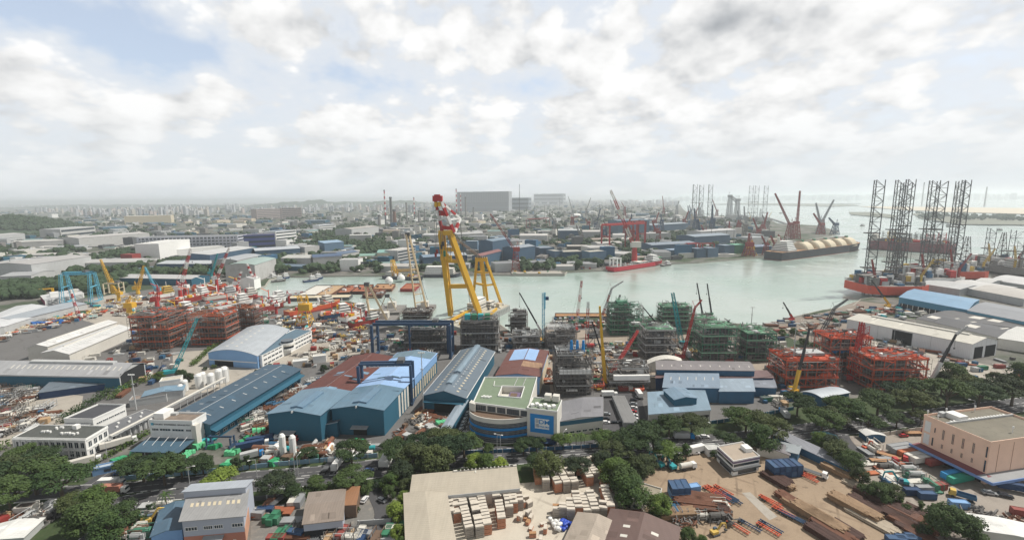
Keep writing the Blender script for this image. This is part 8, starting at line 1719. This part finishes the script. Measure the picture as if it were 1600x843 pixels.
# steel stacks in the dirt yard
KS ={'d':'stack of dark rusted steel sections','t':'stack of tan rusted steel beams','b':'stack of brown rusted steel beams','f':'fan of pale steel sections','p':'bundle of rusty pipes'}
for i,q in enumerate('1212,752,-64.9,d,0.92 1222,757,-64.9,t,0.736 1217,748,-64.9,d,0.828 1308,739,-63.7,t,0.92 1346,763,-65.5,f,1.1 1372,780,-63.4,d,1.058 1382,786,-63.4,d,1.058 1362,777,-63.4,d,0.92 1392,792,-63.1,d,1.058 1402,799,-63.1,d,1.012 1412,805,-63.1,b,1.012 1424,812,-63.1,b,0.92 1395,806,-63.4,d,0.92 1408,815,-63.4,d,0.92 1420,824,-63.4,b,0.92 1436,822,-63.1,b,0.828 1326,792,-64.45,t,1.058 1338,797,-64.45,b,1.012 1345,800,-64.45,t,1.012 1352,790,-64.45,d,0.92 1360,812,-65.5,f,1.3 1374,818,-65.5,f,1.1 1238,787,-64.9,b,1.012 1246,795,-64.9,t,0.828 1276,812,-63.7,t,1.058 1268,806,-63.7,t,1.058 1290,818,-63.7,t,1.058 1300,832,-63.7,b,1.058 1290,840,-63.7,d,1.012 1312,838,-63.7,b,0.92 1322,830,-64.45,d,0.828 1085,789,-12,b,1.2 1098,783,-14,b,1.2 1092,796,-12,b,1 1065,800,-8,b,0.9 1112,795,-15,d,0.9 1060,806,6,t,1 1045,808,6,t,0.9 1080,803,0,b,0.8 1120,800,-20,b,0.8 920,805,0,b,0.01 985,806,5,p,1 1010,812,0,p,0.9 1440,806,-63.1,d,0.92 1452,815,-63.1,b,0.828 1430,836,-63.4,d,0.92 1445,845,-63.4,b,0.92'.split()):
 x,y,rz,k,s_ =q.split(',');s_ =float(s_)
 if s_ > .1:here(BD[KS[k]],KS[k],float(x),float(y),float(rz) + RU(-3,3),0,(s_,s_ * 1.1,s_),'by ' + ('the blue skips' if float(y) > 803 and float(x) > 1390 else ('the turning trucks of the dirt yard' if float(x) < 1270 and float(x) > 1190 else ('the open middle of the dirt yard' if float(x) > 1270 else 'the bright round tree'))))
for i,(x,y,c) in enumerate(((1112,770,'red'),(1118,768,'red'),(1126,775,'red'),(1130,768,'red'),(1138,776,'blue'),(1132,780,'blue'),(1144,781,'blue'),(1124,783,'red'),(1153,826,'red'),(1171,823,'blue'),(1200,829,'red'),(1204,825,'blue'),(1203,784,'red'),(1206,788,'red'),(1224,802,'red'),(1234,808,'blue'),(1241,812,'blue'),(1250,815,'blue'),(1257,742,'red'),(1262,748,'red'))):
 k ='red flat trailer frame' if c == 'red' else 'blue grey flat trailer frame';here(TRL[k],k,x,y,-55 + RU(-6,6),0,.85,['in the trailer park by the weighbridge slab','in the middle of the dirt yard'][x > 1150])
# green bundles round the porch canopy and along the lanes
GP =[(208,712),(214,708),(229,712),(240,714),(262,715),(268,712),(292,712),(298,708),(305,703),(312,698),(320,695),(326,705),(333,700),(342,697),(350,706),(360,710),(368,706),(182,727),(176,731),(186,722),(192,719),(357,725),(352,731),(362,730),(378,694),(386,688),(398,680),(391,684),(405,676),(412,671),(428,724),(434,726),(448,722),(552,694),(562,692),(573,692),(684,662),(690,664)]
for x,y in GP[::3] + GP[1::3]:k =RC(list(TARP));here(TARP[k],k + ' tarpaulin covered bundle',x,y,RU(0,180),0,RU(.7,1.2))
for x,y in ((305,680),(324,690),(330,690)):here(HT['turquoise'],'turquoise tank',x,y,60,0,.9,'beside the white office side wall')
for x,y in ((443,712),(459,714)):at(VT['white'],x,y,0,0,1.35,'white upright gas tank on the teal hall forecourt, ' + ('left' if x < 450 else 'right') + ' of two')
gantry('little navy rail gantry over the green bundles behind the white office',(324,700),(361,700),684,3,'gantryblue',.8,.6,trolley=False)
for x,y,s_ in ((318,600,.8),(331,604,.9),(344,598,.95),(352,596,1),(312,605,.9),(290,610,.7),(283,615,.6)):here(SIL['white'],'white storage silo',x,y,0,0,s_,'in the tank farm behind the white warehouse')
# fences and walls
def fence(lab,pts,h,m,name='fence',t=.25):
 ps =[P(*p) for p in pts];r =thing(name,ps[0],lab,name)
 for a,b in zip(ps,ps[1:]):
  mb =MB();mb.bar(a + Vector((0,0,h / 2)),b + Vector((0,0,h / 2)),t,h);mb.build('panel',m,r);mb =MB();n =max(1,int((b - a).length / 4))
  for i in range(n + 1):q =a.lerp(b,i / n);mb.bz(q.x,q.y,0,.4,.4,h + .2)
  mb.build('posts','lgrey',r)
fence('pale blue sheet fence along the main road from the lane to the curved office',[(172,752),(215,748),(290,742),(360,736),(420,729),(500,722),(590,714)],2.2,mat('fence blue',(.22,.35,.45),var=.2));fence('bright blue fence in front of the curved office',[(726,709),(800,706),(880,702),(950,697)],1.8,'bluewall');fence('blue boundary fence of the workshop yard',[(1030,672),(1100,664),(1180,652),(1240,640)],2.0,'tealwall');fence('white wall along the peach factory apron',[(1346,684),(1390,679),(1440,672)],2,'offwhite','wall');fence('grey wall under the roadside trees by the tarmac yard',[(395,782),(440,778),(480,773)],2,'dgrey','wall');fence('white weighbridge wall',[(640,760),(606,765)],1.6,'offwhite','wall');fence('grey wall at the foot of the tarmac yard',[(560,822),(610,818)],2.4,'lgrey','wall')
def pipe_bridge():
 a,b =P(172,682,6),P(352,590,6);r =thing('pipe_bridge',(a.x,a.y,0),'long pipe bridge running back between the low warehouse and the tank farm','pipe bridge');mb =MB();mb.bar(a,b,1.8,.5);mb.build('deck','lgrey',r)
 for k in (-.6,0,.6):d =(b - a).normalized();n =Vector((-d.y,d.x,0));mb =MB();mb.tube(a + n * k + Vector((0,0,.6)),b + n * k + Vector((0,0,.6)),.22,6);mb.build('pipe','offwhite',r)
 for i in range(16):q =a.lerp(b,i / 15);mb =MB();mb.bz(q.x,q.y,0,.3,.3,6);mb.build('post','lgrey',r)
pipe_bridge()
simple_bld('plant_house','white plant house in the tank farm','plant building',P(270,610).to_2d(),11,7,8,R(25),C('white'),'flat',0,(.5,.46,.38));simple_bld('plant_house','blue roofed process building in the tank farm','plant building',P(258,622).to_2d(),20,9,5,R(28),C('lgrey'),'gable',1.2,(.16,.25,.33));simple_bld('plant_house','low brown roofed process building at the tank farm front','plant building',P(235,628).to_2d(),18,7,4,R(25),C('lgrey'),'flat',0,(.25,.2,.17))
# scattered yard goods
CNT ={'crate':0,'skid':0,'box':0,'bundle':0,'plate':0,'scrap':0,'rack':0,'reel':0,'tank':0,'spool':0}
LIM ={'crate':285,'skid':290,'box':190,'bundle':230,'plate':260,'scrap':290,'rack':290,'reel':60,'tank':90,'spool':290}
BIG =[o for o in COL.objects if o.get('category') and o.parent is None and o.type == 'EMPTY']
def foot():
 out =[]
 for o in BIG:
  if o.get('category') in ('tree','car','truck','crane','gantry crane','street lamp','palm tree','container','trailer') or not o.children:continue
  if o.location.length > 900:continue
  for k in o.children:
   if k.name.split('.')[0] in ('wall','deck_beams','sign_block','hull'):
    xs =[(k.location + o.location + Matrix.Rotation(o.rotation_euler.z,3,'Z') @ v.co) for v in k.data.vertices]
    if len(xs):out.append((min(v.x for v in xs),max(v.x for v in xs),min(v.y for v in xs),max(v.y for v in xs),k,o));break
 return out
FT =foot()
def hullpts(k,o):
 pts =sorted(set((round((k.location + o.location + Matrix.Rotation(o.rotation_euler.z,3,'Z') @ v.co).x,1),round((k.location + o.location + Matrix.Rotation(o.rotation_euler.z,3,'Z') @ v.co).y,1)) for v in k.data.vertices))
 def half(ps):
  h =[]
  for p in ps:
   while len(h) > 1 and (h[-1][0] - h[-2][0]) * (p[1] - h[-2][1]) - (h[-1][1] - h[-2][1]) * (p[0] - h[-2][0]) <= 0:h.pop()
   h.append(p)
  return h[:-1]
 return half(pts) + half(pts[::-1])
FT =[(a,b,c,d,hullpts(k,o)) for a,b,c,d,k,o in FT]
def free(g):
 for x0,x1,y0,y1,hp in FT:
  if x0 - 1 < g.x < x1 + 1 and y0 - 1 < g.y < y1 + 1 and inpoly(g.x,g.y,hp):return False
 return True
BK =list(BD)
def scatter(pl,n,mix,where,al=None):
 xs =[p[0] for p in pl];ys =[p[1] for p in pl];k =t =0
 while k < n and t < n * 12:
  t += 1;x,y =RU(min(xs),max(xs)),RU(min(ys),max(ys))
  if not inpoly(x,y,pl) or wet(x,y):continue
  g =P(x,y)
  if not free(g):continue
  c =RC(mix);rz =(al if al is not None else 0) + RC((0,0,90)) + RU(-7,7)
  if CNT[c] >= LIM[c]:k += 1;continue
  CNT[c] += 1;k += 1
  if c == 'crate':q =RC(list(CRT));here(CRT[q],q + ' crate',x,y,rz,0,RU(.8,1.6),where)
  elif c == 'skid':q =RC(list(SK));here(SK[q],q + ' equipment skid',x,y,rz,0,RU(.8,1.5),where)
  elif c == 'box':q =RC(['blue','navy','red','white','white','grey','grey','green']);here(CT[q],q + ' container',x,y,rz,0,1,where)
  elif c == 'bundle':q =RC(BK[4:8] + ['stack of brown rusted steel beams']);here(BD[q],q,x,y,rz,0,RU(.6,1.1),where)
  elif c == 'plate':q =RC(list(PLT));here(PLT[q],q + ' plate stack',x,y,rz,0,RU(.8,1.5),where)
  elif c == 'scrap':q =RC(list(SCR));here(SCR[q],q + ' scrap heap',x,y,rz,0,RU(.8,1.7),where)
  elif c == 'rack':q =RC(list(FRM));here(FRM[q],q + ' steel rack',x,y,rz,0,RU(.8,1.6),where)
  elif c == 'reel':q =RC(list(SPL));here(SPL[q],q + ' cable reel',x,y,rz,0,RU(.9,1.4),where)
  elif c == 'spool':q =RC(list(SPO));here(SPO[q],q + ' pipe spool',x,y,rz,0,RU(.9,1.8),where)
  elif c == 'tank':q =RC(list(HT));here(HT[q],q + ' horizontal tank',x,y,rz,0,RU(.7,1.2),where)
random.seed(404)
for x,y in ((132,548),(140,545),(149,543),(158,541),(166,539),(174,536),(182,533),(190,531),(197,528),(203,522),(196,520),(60,508),(68,507),(76,506),(90,505)):here(TARPB['blue'],'blue sheeted cargo',x,y,RU(0,180),0,RU(1.1,1.9))
scatter([(130,475),(200,462),(280,470),(420,478),(430,505),(300,490),(200,500)],110,['spool'],'on the pale apron of the left shipyard')
scatter([(-10,530),(50,515),(180,485),(150,482),(60,498),(-10,520)],60,['spool'],'in the long storage strip of the left shipyard')
scatter([(400,500),(470,490),(520,495),(575,510),(580,540),(490,535)],60,['spool'],'on the mid yard slip')
scatter([(860,545),(1010,530),(1220,540),(1060,575),(1000,612),(930,612)],60,['spool'],'among the modules')
ALL =list(CNT)
scatter([(-10,645),(75,628),(90,650),(60,668),(-10,690)],70,['rack','scrap','crate','rack','bundle'],'in the formwork yard at the left',20)
scatter([(-10,605),(95,600),(60,625),(-10,645)],80,['rack','scrap','rack','crate','skid'],'in the upper formwork yard at the left',20)
scatter([(-10,530),(50,520),(180,490),(150,485),(60,500),(-10,545)],90,['box','plate','bundle','crate','rack','tank'],'between the white and grey warehouses of the left shipyard',30)
scatter([(110,560),(205,530),(300,560),(240,600),(190,620),(150,600)],60,['box','skid','crate','bundle','reel'],'behind the long grey warehouse gable',20)
scatter([(130,475),(200,462),(280,470),(420,478),(430,505),(300,490),(200,500)],170,['skid','plate','scrap','crate','rack','tank'],'on the pale apron of the left shipyard',20)
scatter([(400,500),(470,490),(520,495),(575,510),(580,540),(490,535),(420,510)],150,['skid','crate','box','scrap','plate','rack','tank'],'on the mid yard slip',15)
scatter([(480,540),(580,520),(575,575),(520,575),(440,590),(420,580)],70,['scrap','crate','crate','skid','reel','scrap'],'on the pale yard behind the teal halls',15)
scatter([(375,665),(470,600),(515,590),(500,610),(440,645),(400,690)],95,['scrap','bundle','crate','skid','scrap','rack'],'in the lane beside the very long slate shed',40)
scatter([(400,695),(590,690),(590,712),(400,725)],60,['bundle','crate','skid','scrap','tank'],'on the forecourt of the twin teal halls')
scatter([(605,690),(660,640),(715,650),(700,690)],42,['bundle','bundle','plate','crate','scrap'],'in the yard below the lantern roofed hall',60)
scatter([(590,520),(710,512),(710,548),(600,556)],70,['skid','box','crate','scrap','plate'],'under the goliath gantry',5)
scatter([(770,520),(860,530),(862,555),(780,550)],55,['skid','scrap','crate','plate','rack'],'around the low grey modules by the quay')
scatter([(860,498),(955,498),(955,512),(862,512)],70,['rack','skid','box','plate','crate'],'on the quay behind the sand pontoon')
scatter([(860,545),(1010,530),(1020,575),(1000,612),(930,612),(860,560)],110,['skid','scrap','crate','rack','plate','box'],'among the grey modules')
scatter([(1010,540),(1230,530),(1225,560),(1060,575)],100,['skid','scrap','crate','rack','plate','box'],'around the feet of the green modules')
scatter([(846,560),(866,560),(866,620),(846,620)],14,['scrap','plate'],'in the dirt lane beside the patched roof shed')
scatter([(1190,505),(1330,480),(1400,480),(1325,500),(1300,520),(1230,530)],70,['skid','scrap','plate','bundle','box'],'on the dark earth quay')
scatter([(1330,478),(1405,480),(1460,498),(1380,500)],60,['skid','box','crate','plate','tank'],'behind the huge white warehouse')
scatter([(1350,520),(1500,560),(1530,575),(1380,550)],40,['bundle','skid','plate'],'along the front of the huge white warehouse',-40)
scatter([(1200,570),(1240,560),(1240,640),(1195,630)],32,['box','crate','scrap'],'between the workshops and the western red module')
scatter([(1480,570),(1600,560),(1600,590),(1480,600)],24,['box','crate','plate'],'by the east yard sheds')
scatter([(200,800),(262,790),(235,840),(195,845)],24,['skid','tank','scrap','crate'],'in the scrap plot left of the slate lean-to')
scatter([(-10,795),(80,790),(100,815),(0,830)],26,['scrap','scrap','crate','skid','tank'],'in the scrap yard at the lower left')
scatter([(400,790),(470,780),(470,820),(400,815)],14,['crate','box','plate'],'in the tarmac yard left of the brown roofed workshop')
scatter([(430,832),(640,826),(640,846),(430,848)],44,['bundle','rack','box','tank','bundle'],'along the bottom edge below the tarmac yard',85)
scatter([(1030,795),(1130,790),(1130,812),(1030,815)],26,['scrap','plate','crate','skid'],'beside the bright round tree')
scatter([(1345,690),(1380,690),(1470,770),(1380,760),(1350,720)],26,['skid','plate','crate'],'on the peach factory apron')
scatter([(1530,800),(1600,800),(1600,840),(1540,825)],18,['scrap','tank','crate'],'in the weedy corner at the lower right')
scatter([(802,424),(950,421),(945,411),(805,412)],130,['crate','skid','tank','scrap','box'],'on the far bank quay')
scatter([(760,424),(800,424),(800,412),(750,418)],20,['crate','box'],'on the far bank quay left')
scatter([(1040,405),(1200,394),(1200,388),(1040,398)],50,['crate','skid','scrap','box'],'before the blue sheds of the far quay')
scatter([(1405,440),(1600,425),(1600,440),(1440,452)],60,['skid','box','rack','crate'],'on the rig yard quay')
scatter([(100,440),(260,420),(420,425),(410,440),(200,450)],40,['crate','box','plate'],'at the back of the left shipyard')
scatter([(560,425),(800,422),(790,412),(600,410)],40,['crate','box','scrap'],'on the inlet quay')
settle()
